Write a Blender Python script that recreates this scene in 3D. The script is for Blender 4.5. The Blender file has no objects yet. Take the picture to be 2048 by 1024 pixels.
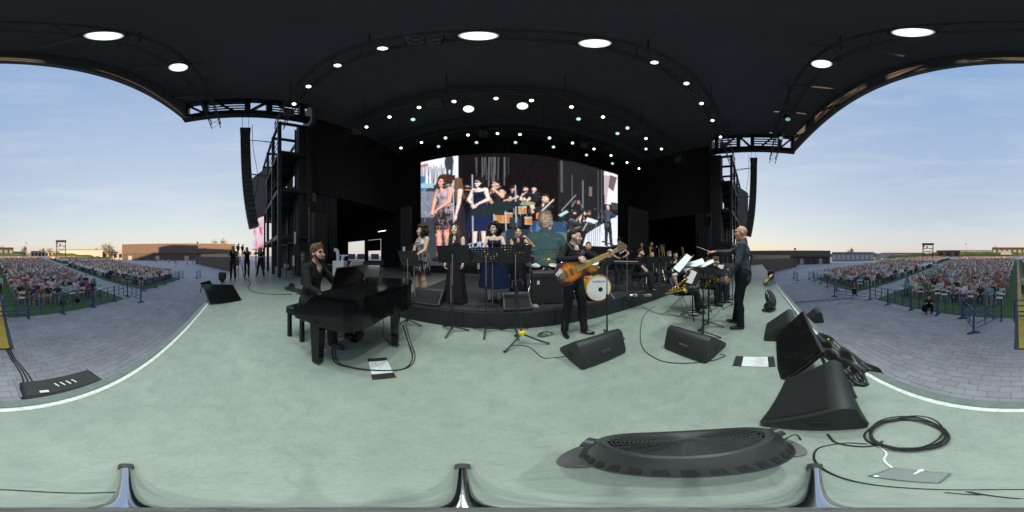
import bpy, bmesh, math, random, time
import numpy as np
from mathutils import Vector, Matrix, Euler
T0 = time.time()
R = math.radians
rng = random.Random(7)
nrng = np.random.default_rng(7)
S = bpy.context.scene
COL = S.collection

# ------------------------------------------------------------------ camera
EYE = 1.32          # camera height above the stage floor
YAW = 4.5           # degrees between the stage axis and the picture centre
GZ = -1.8           # plaza level, below the stage floor
cd = bpy.data.cameras.new('camera'); cam = bpy.data.objects.new('camera', cd); COL.objects.link(cam)
cam.location = (0, 0, EYE); cam.rotation_euler = (R(90), 0, R(-YAW))
cd.type = 'PANO'; cd.clip_start = 0.02; cd.clip_end = 5000
try: cd.panorama_type = 'EQUIRECTANGULAR'
except Exception: pass
try: cd.cycles.panorama_type = 'EQUIRECTANGULAR'
except Exception: pass
S.camera = cam
# ------------------------------------------------------------------ sky and sun
SUN_AZ, SUN_EL = 65.0, 4.5
W = bpy.data.worlds.new('World'); S.world = W; W.use_nodes = True
nt = W.node_tree; nt.nodes.clear()
wo = nt.nodes.new('ShaderNodeOutputWorld'); bg = nt.nodes.new('ShaderNodeBackground')
sky = nt.nodes.new('ShaderNodeTexSky'); sky.sky_type = 'NISHITA'; sky.sun_disc = False
sky.sun_elevation = R(SUN_EL); sky.sun_rotation = R(SUN_AZ)
sky.altitude = 50; sky.air_density = 1.4; sky.dust_density = .3; sky.ozone_density = 1.0
# thin cirrus, by direction
tc = nt.nodes.new('ShaderNodeTexCoord'); mp = nt.nodes.new('ShaderNodeMapping'); mp.inputs['Scale'].default_value = (1.2, 1.2, 7.0)
mp.inputs['Rotation'].default_value = (0.12, -0.1, 0.6)
nz = nt.nodes.new('ShaderNodeTexNoise'); nz.inputs['Scale'].default_value = 1.7; nz.inputs['Detail'].default_value = 6; nz.inputs['Distortion'].default_value = .6
rp = nt.nodes.new('ShaderNodeValToRGB'); rp.color_ramp.elements[0].position = .48; rp.color_ramp.elements[1].position = .78
rp.color_ramp.elements[1].color = (.22, .22, .22, 1)
mx = nt.nodes.new('ShaderNodeMixRGB'); mx.blend_type = 'MIX'; mx.inputs['Color2'].default_value = (1.36, 1.34, 1.33, 1)
hs = nt.nodes.new('ShaderNodeGamma'); hs.inputs['Gamma'].default_value = .251
nt.links.new(tc.outputs['Generated'], mp.inputs['Vector']); nt.links.new(mp.outputs[0], nz.inputs['Vector'])
nt.links.new(nz.outputs[0], rp.inputs[0]); nt.links.new(rp.outputs[0], mx.inputs['Fac'])
hv_ = nt.nodes.new('ShaderNodeHueSaturation'); hv_.inputs['Saturation'].default_value = 1.194; tn_ = nt.nodes.new('ShaderNodeVectorMath'); tn_.operation = 'MULTIPLY_ADD'; tn_.inputs[1].default_value = (.449, .566, .64); tn_.inputs[2].default_value = (.032, .02, .755); nt.links.new(sky.outputs[0], tn_.inputs[0]); nt.links.new(tn_.outputs[0], hv_.inputs['Color']); nt.links.new(hv_.outputs[0], hs.inputs['Color']); nt.links.new(hs.outputs[0], mx.inputs['Color1']); nt.links.new(mx.outputs[0], bg.inputs['Color'])
nt.links.new(bg.outputs[0], wo.inputs[0])
bg.inputs['Strength'].default_value = 0.15
sl = bpy.data.lights.new('sun', 'SUN'); sl.energy = 2.0; sl.angle = R(.6); sl.color = (1, .66, .36)
sun = bpy.data.objects.new('sun', sl); COL.objects.link(sun)
sdir = Vector((math.sin(R(SUN_AZ))*math.cos(R(SUN_EL)), math.cos(R(SUN_AZ))*math.cos(R(SUN_EL)), math.sin(R(SUN_EL))))
sun.rotation_euler = (-sdir).to_track_quat('-Z', 'Y').to_euler(); sun.location = sdir*300
vs = S.view_settings; vs.view_transform = 'Standard'; vs.look = 'None'; vs.gamma = 1; vs.use_curve_mapping = False; vs.exposure = 2.14
S.render.engine = 'CYCLES'
S.cycles.max_bounces = 5; S.cycles.diffuse_bounces = 3; S.cycles.glossy_bounces = 3; S.cycles.transmission_bounces = 3
S.cycles.sample_clamp_indirect = 6; S.cycles.caustics_reflective = False; S.cycles.caustics_refractive = False
S.cycles.use_denoising = True
LAMP_COL = (.90, 1.0, .93)
LAMP_W = 27       # watts of one stage spot

# ------------------------------------------------------------------ helpers
def at(x, y, z=0.0):
    """point of the plane at height z that the photograph shows at pixel x, y (2048 wide)"""
    a = R((x-1024)/2048*360+YAW); e = R((512-y)/1024*180); d = (z-EYE)/math.tan(e)
    return Vector((d*math.sin(a), d*math.cos(a), z))
def azd(x, d, z=0.0):
    a = R((x-1024)/2048*360+YAW)
    return Vector((d*math.sin(a), d*math.cos(a), z))
def zat(y, d):
    return EYE+d*math.tan(R((512-y)/1024*180))
def gz(x, y):
    """height of the sloping arena ground"""
    f = min(max((80-abs(x))/40, 0), 1); f = f*f*(3-2*f)
    return GZ+.035*min(max(-y-15, 0), 85)*f

MATS = {}
def mat(name, rgb, rough=.5, metal=0.0, var=0.0, scale=8.0, bump=0.0, bscale=None, spec=.5, emit=None, objcol=False, coat=0.0, alpha=1.0, coord='Object', sheen=0.0):
    if name in MATS: return MATS[name]
    m = bpy.data.materials.new(name); m.use_nodes = True; t = m.node_tree; b = t.nodes['Principled BSDF']
    b.inputs['Base Color'].default_value = (*rgb, 1); b.inputs['Roughness'].default_value = rough; b.inputs['Metallic'].default_value = metal
    b.inputs['Specular IOR Level'].default_value = spec; b.inputs['Coat Weight'].default_value = coat
    if sheen: b.inputs['Sheen Weight'].default_value = sheen
    m.diffuse_color = (*rgb, 1)
    if var or bump or objcol:
        co = t.nodes.new('ShaderNodeTexCoord')
        n = t.nodes.new('ShaderNodeTexNoise'); n.inputs['Scale'].default_value = scale; n.inputs['Detail'].default_value = 5; n.inputs['Roughness'].default_value = .62
        t.links.new(co.outputs[coord], n.inputs['Vector'])
        src = None
        if objcol:
            oi = t.nodes.new('ShaderNodeObjectInfo'); src = oi.outputs['Color']
        if var:
            ra = t.nodes.new('ShaderNodeMapRange'); ra.inputs[1].default_value = .25; ra.inputs[2].default_value = .75; ra.inputs[3].default_value = 1-var; ra.inputs[4].default_value = 1+var
            t.links.new(n.outputs[0], ra.inputs[0])
            mm = t.nodes.new('ShaderNodeVectorMath'); mm.operation = 'SCALE'
            if src is None: mm.inputs[0].default_value = rgb
            else: t.links.new(src, mm.inputs[0])
            t.links.new(ra.outputs[0], mm.inputs['Scale']); src = mm.outputs[0]
        if src is not None: t.links.new(src, b.inputs['Base Color'])
        if bump:
            n2 = n
            if bscale:
                n2 = t.nodes.new('ShaderNodeTexNoise'); n2.inputs['Scale'].default_value = bscale; n2.inputs['Detail'].default_value = 4
                t.links.new(co.outputs[coord], n2.inputs['Vector'])
            bp = t.nodes.new('ShaderNodeBump'); bp.inputs['Strength'].default_value = bump; bp.inputs['Distance'].default_value = .01
            t.links.new(n2.outputs[0], bp.inputs['Height']); t.links.new(bp.outputs[0], b.inputs['Normal'])
    if emit:
        b.inputs['Emission Color'].default_value = (*emit[0], 1); b.inputs['Emission Strength'].default_value = emit[1]
        m.cycles.emission_sampling = 'NONE'
    MATS[name] = m
    return m

class MB:
    """collects simple shapes into one mesh"""
    def __init__(s): s.v = []; s.f = []; s.m = []
    def add(s, vs, fs, mi=0, M=None):
        o = len(s.v)
        if M is not None: vs = [M @ Vector(p) for p in vs]
        s.v += [tuple(p) for p in vs]; s.f += [tuple(i+o for i in f) for f in fs]; s.m += [mi]*len(fs); return s
    def box(s, c, d, rot=None, mi=0, bev=0.0):
        x, y, z = d[0]/2, d[1]/2, d[2]/2
        M = Matrix.Translation(c)
        if rot is not None: M = M @ (Euler(rot).to_matrix().to_4x4() if not isinstance(rot, Matrix) else rot.to_4x4())
        if bev <= 0:
            vs = [(-x,-y,-z),(x,-y,-z),(x,y,-z),(-x,y,-z),(-x,-y,z),(x,-y,z),(x,y,z),(-x,y,z)]
            return s.add(vs, [(3,2,1,0),(4,5,6,7),(0,1,5,4),(1,2,6,5),(2,3,7,6),(3,0,4,7)], mi, M)
        b = min(bev, x*.9, y*.9, z*.9)
        rings = [(x-b, y-b, -z), (x, y, -z+b), (x, y, z-b), (x-b, y-b, z)]
        vs = []
        for (a, c2, zz) in rings:
            k = b*.7 if a == x else 0.0
            vs += [(-a, -c2+k, zz), (-a+k, -c2, zz), (a-k, -c2, zz), (a, -c2+k, zz), (a, c2-k, zz), (a-k, c2, zz), (-a+k, c2, zz), (-a, c2-k, zz)]
        fs = [tuple(range(7, -1, -1)), tuple(range(24, 32))]
        for r_ in range(3):
            for i in range(8):
                j = (i+1) % 8; fs.append((r_*8+i, r_*8+j, r_*8+8+j, r_*8+8+i))
        return s.add(vs, fs, mi, M)
    def bar(s, a, b, w, h=None, mi=0, roll=0.0):
        a, b = Vector(a), Vector(b); d = b-a; L = d.length
        if L < 1e-6: return s
        q = d.to_track_quat('Z', 'Y'); M = q.to_matrix() @ Matrix.Rotation(roll, 3, 'Z')
        return s.box((a+b)/2, (w, h or w, L), M, mi)
    def tube(s, pts, r, n=8, mi=0, cap=True, r2=None, closed=False):
        pts = [Vector(p) for p in pts]; o = len(s.v); N = len(pts)
        prev = None
        for i, p in enumerate(pts):
            if closed: t = pts[(i+1) % N]-pts[i-1]
            else: t = pts[min(i+1, N-1)]-pts[max(i-1, 0)]
            t = t.normalized() if t.length > 1e-9 else Vector((0,0,1))
            if prev is None: u = t.orthogonal().normalized()
            else:
                u = prev-t*prev.dot(t); u = u.normalized() if u.length > 1e-6 else t.orthogonal().normalized()
            prev = u; w = t.cross(u)
            rr = r if r2 is None else r+(r2-r)*i/max(N-1, 1)
            if callable(r): rr = r(i/max(N-1, 1))
            for k in range(n):
                a = 2*math.pi*k/n; q = p+(u*math.cos(a)+w*math.sin(a))*rr; s.v.append(tuple(q))
        for i in range(N if closed else N-1):
            i2 = (i+1) % N
            for k in range(n):
                k2 = (k+1) % n; s.f.append((o+i*n+k, o+i*n+k2, o+i2*n+k2, o+i2*n+k)); s.m.append(mi)
        if cap and not closed:
            s.f.append(tuple(o+k for k in range(n-1, -1, -1))); s.f.append(tuple(o+(N-1)*n+k for k in range(n))); s.m += [mi, mi]
        return s
    def lathe(s, prof, n=20, M=None, mi=0, cap=True):
        """prof: (radius, height) pairs about Z"""
        vs = []; fs = []
        for (r_, z) in prof:
            for k in range(n):
                a = 2*math.pi*k/n; vs.append((r_*math.cos(a), r_*math.sin(a), z))
        for i in range(len(prof)-1):
            for k in range(n):
                k2 = (k+1) % n; fs.append((i*n+k, i*n+k2, (i+1)*n+k2, (i+1)*n+k))
        if cap: fs.append(tuple(range(n-1, -1, -1))); fs.append(tuple((len(prof)-1)*n+k for k in range(n)))
        return s.add(vs, fs, mi, M)
    def prism(s, out, z0, z1, M=None, mi=0):
        n = len(out); vs = [(x, y, z0) for x, y in out]+[(x, y, z1) for x, y in out]
        fs = [tuple(range(n-1, -1, -1)), tuple(range(n, 2*n))]+[(i, (i+1) % n, n+(i+1) % n, n+i) for i in range(n)]
        return s.add(vs, fs, mi, M)
    def ball(s, c, r_, n=10, mi=0, M=None):
        rx = r_ if hasattr(r_, '__len__') else (r_, r_, r_); vs = []; fs = []; m = n//2+1
        for i in range(m+1):
            ph = math.pi*i/m
            for k in range(n):
                a = 2*math.pi*k/n; vs.append((c[0]+rx[0]*math.sin(ph)*math.cos(a), c[1]+rx[1]*math.sin(ph)*math.sin(a), c[2]-rx[2]*math.cos(ph)))
        for i in range(m):
            for k in range(n): fs.append((i*n+k, i*n+(k+1) % n, (i+1)*n+(k+1) % n, (i+1)*n+k))
        return s.add(vs, fs, mi, M)
    def quad(s, a, b, c, d, mi=0): return s.add([a, b, c, d], [(0, 1, 2, 3)], mi)
    def mesh(s, name, mats, smooth=False):
        me = bpy.data.meshes.new(name); me.from_pydata(s.v, [], s.f)
        for m in (mats if isinstance(mats, (list, tuple)) else [mats]): me.materials.append(m)
        if any(s.m): me.polygons.foreach_set('material_index', s.m)
        if smooth:
            me.polygons.foreach_set('use_smooth', [True]*len(me.polygons))
            try: me.set_sharp_from_angle(angle=R(38))
            except Exception: pass
        me.update(); return me
    def build(s, name, mats, parent=None, smooth=False):
        o = bpy.data.objects.new(name, s.mesh(name, mats, smooth)); COL.objects.link(o)
        if parent is not None: o.parent = parent
        return o
def tag(o, label=None, cat=None, group=None, kind=None):
    if label: o['label'] = label
    if cat: o['category'] = cat
    if group: o['group'] = group
    if kind: o['kind'] = kind
    return o
def empty(name, loc=(0,0,0), rz=0.0, label=None, cat=None, group=None):
    o = bpy.data.objects.new(name, None); COL.objects.link(o); o.location = loc; o.rotation_euler = (0, 0, rz); o.empty_display_size = .1
    return tag(o, label, cat, group)
def copy_tree(o, parent=None, memo=None):
    c = o.copy(); COL.objects.link(c)
    if parent is not None: c.parent = parent
    for ch in o.children: copy_tree(ch, c)
    return c
ORD = ['first','second','third','fourth','fifth','sixth','seventh','eighth','ninth','tenth','eleventh','twelfth','thirteenth','fourteenth','fifteenth','sixteenth','seventeenth','eighteenth','nineteenth','twentieth','twenty-first','twenty-second','twenty-third','twenty-fourth','twenty-fifth','twenty-sixth','twenty-seventh','twenty-eighth']
def catenary(a, b, sag, n=14):
    a, b = Vector(a), Vector(b)
    return [a.lerp(b, i/n)+Vector((0, 0, -sag*4*(i/n)*(1-i/n))) for i in range(n+1)]
def smoothpath(pts, sub=6):
    """Catmull-Rom through points"""
    P = [Vector(p) for p in pts]; P = [P[0]*2-P[1]]+P+[P[-1]*2-P[-2]]; out = []
    for i in range(1, len(P)-2):
        for k in range(sub):
            t = k/sub; a, b, c, d = P[i-1], P[i], P[i+1], P[i+2]
            out.append(.5*((2*b)+(c-a)*t+(2*a-5*b+4*c-d)*t*t+(3*b-a-3*c+d)*t*t*t))
    out.append(P[-2]); return out
# ------------------------------------------------------------------ materials
def floor_mat():
    m = bpy.data.materials.new('stage_floor_paint'); m.use_nodes = True; t = m.node_tree; b = t.nodes['Principled BSDF']
    co = t.nodes.new('ShaderNodeTexCoord')
    def noise(sc, det=6, dist=0.0, rough=.6):
        n = t.nodes.new('ShaderNodeTexNoise'); n.inputs['Scale'].default_value = sc; n.inputs['Detail'].default_value = det; n.inputs['Distortion'].default_value = dist; n.inputs['Roughness'].default_value = rough
        t.links.new(co.outputs['Object'], n.inputs['Vector']); return n
    def ramp(src, p0, c0, p1, c1):
        r_ = t.nodes.new('ShaderNodeValToRGB'); r_.color_ramp.elements[0].position = p0; r_.color_ramp.elements[0].color = (*c0, 1); r_.color_ramp.elements[1].position = p1; r_.color_ramp.elements[1].color = (*c1, 1)
        t.links.new(src, r_.inputs[0]); return r_
    def mul(a, b_, fac=1.0, mode='MULTIPLY'):
        x = t.nodes.new('ShaderNodeMixRGB'); x.blend_type = mode; x.inputs['Fac'].default_value = fac; t.links.new(a, x.inputs['Color1']); t.links.new(b_, x.inputs['Color2']); return x
    big = ramp(noise(.45, 5, .8).outputs[0], .3, (.228, .272, .232), .72, (.300, .342, .295))
    mid = ramp(noise(5.5, 10, .3, .72).outputs[0], .30, (.82, .83, .84), .68, (1.09, 1.085, 1.08))
    fine = ramp(noise(60, 6, 0, .8).outputs[0], .3, (.84, .84, .84), .7, (1.10, 1.10, 1.10))
    c = mul(big.outputs[0], mid.outputs[0]); c = mul(c.outputs[0], fine.outputs[0])
    # scuffs: stretched noise, and brown spill stains
    mp_ = t.nodes.new('ShaderNodeMapping'); mp_.inputs['Scale'].default_value = (1.2, 9, 1); mp_.inputs['Rotation'].default_value = (0, 0, .5); t.links.new(co.outputs['Object'], mp_.inputs[0])
    ns = t.nodes.new('ShaderNodeTexNoise'); ns.inputs['Scale'].default_value = 4.0; ns.inputs['Detail'].default_value = 9; ns.inputs['Roughness'].default_value = .7; t.links.new(mp_.outputs[0], ns.inputs['Vector'])
    sc = ramp(ns.outputs[0], .565, (1, 1, 1), .70, (.70, .72, .73)); c = mul(c.outputs[0], sc.outputs[0], .7)
    st = ramp(noise(1.9, 4, .3).outputs[0], .70, (1, 1, 1), .78, (.98, .90, .72)); c = mul(c.outputs[0], st.outputs[0])
    sp = ramp(noise(21, 2, .2).outputs[0], .735, (1, 1, 1), .76, (.55, .57, .57)); c = mul(c.outputs[0], sp.outputs[0], .6)
    t.links.new(c.outputs[0], b.inputs['Base Color'])
    rr = t.nodes.new('ShaderNodeMapRange'); rr.inputs[3].default_value = .34; rr.inputs[4].default_value = .6; t.links.new(ns.outputs[0], rr.inputs[0]); t.links.new(rr.outputs[0], b.inputs['Roughness'])
    bp = t.nodes.new('ShaderNodeBump'); bp.inputs['Strength'].default_value = .12; bp.inputs['Distance'].default_value = .004
    t.links.new(fine.outputs[0], bp.inputs['Height']); t.links.new(bp.outputs[0], b.inputs['Normal'])
    b.inputs['Specular IOR Level'].default_value = .35
    return m
M_FLOOR = floor_mat()
M_WHITE = mat('white_edge_paint', (.62, .64, .60), .5, var=.3, scale=22)
M_EDGE = mat('stage_edge_metal', (.16, .19, .18), .45, .3, var=.2, scale=9)
M_CLOTH = mat('black_stage_cloth', (.018, .018, .021), .9, var=.35, scale=3, bump=.3, bscale=14, sheen=.1)
M_ROOF = mat('roof_underside', (.15, .157, .172), .85, var=.10, scale=.6)
M_STEEL = mat('painted_dark_steel', (.030, .032, .036), .5, .1, var=.25, scale=4)
M_TRUSS = mat('truss_steel', (.06, .058, .056), .5, .5, var=.2, scale=5)
M_BLACK = mat('black_plastic', (.016, .017, .018), .42, var=.2, scale=20, bump=.25, bscale=180)
M_BLACKG = mat('black_gloss', (.005, .005, .006), .12, spec=.4)
M_RUBBER = mat('black_rubber', (.012, .012, .012), .7)
M_CHROME = mat('chrome', (.62, .63, .66), .16, 1.0)
M_SILVER = mat('brushed_silver', (.45, .45, .46), .35, 1.0)
M_GREYP = mat('grey_paint', (.20, .21, .22), .5, var=.1, scale=6)
M_PAPER = mat('paper_white', (.62, .64, .65), .8, var=.04, scale=5)
M_BRASS = mat('gold_lacquer_brass', (.72, .47, .13), .22, 1.0)
M_YELLOW = mat('yellow_plastic', (.80, .62, .02), .45)

def struct(o): o['kind'] = 'structure'; return o
# ------------------------------------------------------------------ stage floor, edge and body
ED = -.965
m = MB(); m.box((2.5, (15-1.05)/2, -.15), (49, 16.05, .3)); fl = struct(m.build('stage_floor', M_FLOOR))
m = MB(); m.box((2.5, ED+.021, .002), (49, .042, .006)); struct(m.build('white_edge_line', M_WHITE))
m = MB(); m.box((2.5, ED-.045, .004), (49, .09, .02), bev=.006); struct(m.build('stage_edge_trim', M_EDGE))
m = MB(); m.box((2.5, -1.03, -1.06), (49, .06, 1.5))
for x in range(-21, 27, 2): m.box((x, -1.07, -1.05), (.05, .05, 1.46))
struct(m.build('stage_front_skirt', M_CLOTH))
# ------------------------------------------------------------------ band riser
RZ = .34
rs = empty('band_riser', (0, 2.75, 0), 0, 'low black carpeted riser that the singers and drums stand on', 'riser')
m = MB(); m.box((2.6, 2.6, RZ/2-.004), (9.6, 5.2, RZ-.008)); m.build('riser_body', mat('riser_black', (.012, .013, .015), .6, var=.3, scale=6), rs)
m = MB(); m.box((2.6, 2.6, RZ-.002), (9.56, 5.16, .012)); m.build('carpet', mat('black_carpet', (.020, .021, .024), .95, var=.3, scale=30, bump=.5, bscale=160), rs)
for i in range(6):
    m = MB(); m.box((-2.2+.78+i*1.6, -.008, RZ/2), (1.58, .016, RZ-.03), bev=.004); m.build('skirt_panel', MATS['riser_black'], rs)
# ------------------------------------------------------------------ roof, fascia, walls
LX, RX, CX, RT = -9.4, 14.6, 2.6, 14.6
front = []
for i in range(25):
    u = i/24; x = LX+(RX-LX)*u; front.append((x, -3.55-1.05*(1-(2*u-1)**2)))
m = MB(); out = front+[(RX, 15.2), (LX, 15.2)]
m.prism(out, RT, RT+2.6); struct(m.build('roof', M_ROOF))
for x0, x1 in ((-11.0, LX-.01), (RX+.01, 16.2)): m = MB(); m.box(((x0+x1)/2, 9.7, RT+.3), (x1-x0, 11.0, .6)); struct(m.build('roof_side_strip', M_ROOF))
m = MB(); m.box((-10.2, 4.35, 13.6), (1.6, .25, 2.3)); struct(m.build('roof_end_panel', M_ROOF)); m = MB(); m.box((15.4, 4.1, 13.6), (1.6, .25, 2.3)); struct(m.build('roof_end_panel', M_ROOF))
m = MB()
for (a, b) in zip(front[:-1], front[1:]): m.bar((a[0], a[1], 13.5), (b[0], b[1], 13.5), .25, 2.3, roll=0)
m2 = MB()
for (a, b) in zip(front[:-1], front[1:]):
    d = Vector((b[0]-a[0], b[1]-a[1], 0)); nrm = Vector((-d.y, d.x, 0)).normalized()
    p = [Vector((a[0], a[1], 12.35)), Vector((b[0], b[1], 12.35)), Vector((b[0], b[1], 14.7)), Vector((a[0], a[1], 14.7))]
    q = [v+nrm*.22 for v in p]
    m2.add(p+q, [(0, 1, 2, 3), (7, 6, 5, 4), (0, 4, 5, 1), (3, 2, 6, 7)])
struct(m2.build('roof_front_fascia', M_ROOF))
# ribs under the roof
for i, y in enumerate((8.0, 11.6)):
    m = MB(); m.box((2.6, y, 14.15), (RX-LX-.4, .3, .9)); struct(m.build('roof_beam', M_ROOF))
for x0 in (-7.5, -4.2, -1.2, 2.6, 6.4, 9.5, 12.6):      # short fluorescent-like bracing bars near the front edge
    m = MB(); m.bar((x0, -3.4, 13.3), (x0+(.9 if x0 > 2 else -.9), -1.2, 14.2), .14); struct(m.build('roof_brace', mat('bare_galvanised_bar', (.16, .16, .15), .5, .4)))
def wallbox(name, c, d, mt=M_CLOTH): m = MB(); m.box(c, d); return struct(m.build(name, mt))
# left and right upper side panels, and the wing rooms behind them
wallbox('wall_panel_left', (-10.7, 9.9, 10.3), (.16, 10.6, 8.4)); wallbox('wall_panel_right', (15.9, 9.6, 10.1), (.16, 11.2, 8.8))
wallbox('wing_wall_left', (-22.4, 9.6, 3.6), (.2, 11, 7.2)); wallbox('wing_wall_right', (27.4, 9.6, 3.6), (.2, 11, 7.2))
wallbox('wing_roof_left', (-16.6, 9.6, 7.3), (11.7, 11, .2)); wallbox('wing_roof_right', (21.7, 9.6, 7.3), (11.5, 11, .2))
wallbox('wing_front_left', (-16.75, 4.45, 3.6), (11.4, .2, 7.2)); wallbox('wing_front_right', (21.8, 4.25, 3.6), (11.2, .2, 7.2))
# back wall with the two loading openings
def backwall(x0, x1, z0, z1): wallbox('wall_back', ((x0+x1)/2, 15.1, (z0+z1)/2), (x1-x0, .2, z1-z0))
backwall(-22.5, -20.2, 0, 14.6); backwall(-20.2, -13.3, 3.45, 14.6); backwall(-13.3, 22.2, 0, 14.6); backwall(22.2, 24.6, 3.35, 14.6); backwall(22.2, 24.6, 0, 1.95); backwall(24.6, 27.5, 0, 14.6)
wallbox('door_post_left', (-16.0, 15.1, 1.72), (.5, .26, 3.44), M_STEEL)
wallbox('door_shutter_left', (-14.6, 15.12, 2.7), (2.2, .1, 1.4), M_STEEL)
# unseen blocks added to keep the low sun off the arena
t = empty('backstage_shade_block', (9, 32, GZ), 0, 'unseen tall dark block added behind the stage to shade the arena', 'building'); m = MB(); m.box((0, 0, 8.3), (37, 31, 16.6)); m.build('wall', M_STEEL, t); m = MB(); m.box((0, 0, 16.8), (38, 32, .4)); m.build('roof', M_STEEL, t)
t = empty('side_shade_block', (117, 30, GZ), R(10), 'long dark block added beyond the conductor-side wing to stop the low sun', 'building'); m = MB(); m.box((0, 0, 9), (138, 16, 18)); m.build('wall', M_STEEL, t); m = MB(); m.box((0, 0, 18.2), (139, 17, .4)); m.build('roof', M_STEEL, t)
# hanging drapes
def drape(name, x0, y0, x1, y1, z0, z1, label, folds=9, amp=.07, mt=None):
    m = MB(); n = folds*6; a, b = Vector((x0, y0, 0)), Vector((x1, y1, 0)); d = (b-a); nr = Vector((-d.y, d.x, 0)).normalized()
    rr = random.Random(hash(name+str(x0)) & 255); ph = [rr.uniform(-.5, .5) for _ in range(folds+1)]
    vs = []
    for j, z in enumerate((z0, (z0+z1)/2, z1)):
        for i in range(n+1):
            u = i/n; k = math.sin(u*folds*2*math.pi+ph[int(u*folds)]*.8)*amp*(1.15-.3*j/2); p = a+d*u+nr*k; vs.append((p.x, p.y, z))
    fs = [(j*(n+1)+i, j*(n+1)+i+1, (j+1)*(n+1)+i+1, (j+1)*(n+1)+i) for j in range(2) for i in range(n)]
    m.add(vs, fs); o = m.build(name, mt or mat('drape_black_velour', (.035, .035, .04), .8, sheen=.3), smooth=True); tag(o, label, 'drape'); return o
drape('hanging_drape', -7.9, 11.4, -6.9, 11.6, 0, 5.6, 'narrow gathered black drape hanging beside the big screen, piano side', 6)
drape('hanging_drape', -10.9, 5.6, -10.8, 7.0, 1.2, 6.1, 'black gathered drape hanging behind the pianist, below the side panel', 5)
drape('hanging_drape', 10.6, 10.4, 13.2, 10.2, .0, 6.0, 'wide pleated grey-black drape behind the trombone players', 13, .09)
drape('hanging_drape', 15.7, 5.0, 15.6, 6.0, 1.2, 5.8, 'narrow black drape hanging beside the column on the conductor side', 5)
# ------------------------------------------------------------------ side frames of the roof: bottom beam, posts and open slats
def side_louver(x, label):
    t = empty('roof_side_frame', (x, 0, 12.3), 0, label, 'roof frame')
    m = MB(); m.box((0, .2, .25), (.5, 7.6, .5)); m.build('bottom_beam', M_STEEL, t)
    m = MB(); m.box((0, .2, 2.35), (.5, 7.6, .3)); m.build('top_beam', M_STEEL, t)
    for y in (-3.4, -2.2, .25, 1.5, 3.5):
        m = MB(); m.box((0, y, 1.35), (.42, .34, 1.72)); m.build('post', M_STEEL, t)
    for (a, b) in ((-2.0, .1), (1.7, 3.3)):
        for k in range(5):
            m = MB(); m.box((0, (a+b)/2, .68+k*.36), (.05, b-a, .16)); m.build('slat', M_STEEL, t)
        m = MB(); m.box((0, (a+b)/2-.1, 1.35), (.12, .16, 1.7), (R(35), 0, 0)); m.build('brace', M_STEEL, t)
    m = MB(); m.bar((0, .4, .55), (0, 1.4, 2.1), .2); m.build('brace', M_STEEL, t)
    m = MB(); m.bar((0, -2.3, .6), (0, -3.3, 2.1), .16); m.build('brace', M_STEEL, t)
side_louver(LX, 'dark steel roof frame with open slats above the line array on the piano side')
side_louver(RX, 'dark steel roof frame with open slats above the line array on the conductor side')
# corner struts
for sx, x in ((1, LX), (-1, RX)):
    t = empty('corner_strut', (x, -3.5, 12.4), 0, 'pair of thin dark struts at the roof corner on the %s side' % ('piano' if sx > 0 else 'conductor'), 'strut')
    m = MB(); m.bar((0, 0, 0), (sx*1.5, -.25, .9), .1); m.build('strut', M_STEEL, t)
    m = MB(); m.bar((0, .1, .3), (sx*1.2, -.15, 1.4), .09); m.build('strut', M_STEEL, t)
# ------------------------------------------------------------------ columns and the open steel towers outside them
def column(x, y, label):
    t = empty('roof_column', (x, y, 0), 0, label, 'column')
    m = MB(); m.box((0, 0, 6.15), (.10, .95, 12.3)); m.build('web', M_STEEL, t)
    for s_ in (-1, 1): m = MB(); m.box((s_*.36, 0, 6.15), (.1, 1.0, 12.3)); m.build('flange', M_STEEL, t)
    m = MB(); m.box((0, 0, .04), (1.1, 1.3, .08)); m.build('base_plate', M_STEEL, t)
    for k in range(3): m = MB(); m.box((0, 0, 3+k*3.2), (.62, .9, .08)); m.build('stiffener', M_STEEL, t)
column(-10.35, 4.0, 'tall dark steel roof column behind the pianist'); column(15.4, 3.7, 'tall dark steel roof column behind the conductor')
column(-11.3, 5.4, 'second dark steel column just behind the one near the pianist'); column(16.4, 5.2, 'second dark steel column just behind the one near the conductor')
wallbox('grey_cladding_left', (-10.72, 4.85, 8.7), (.1, .55, 6.6), M_GREYP); wallbox('grey_cladding_right', (15.88, 4.6, 8.7), (.1, .55, 6.6), M_GREYP)
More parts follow.
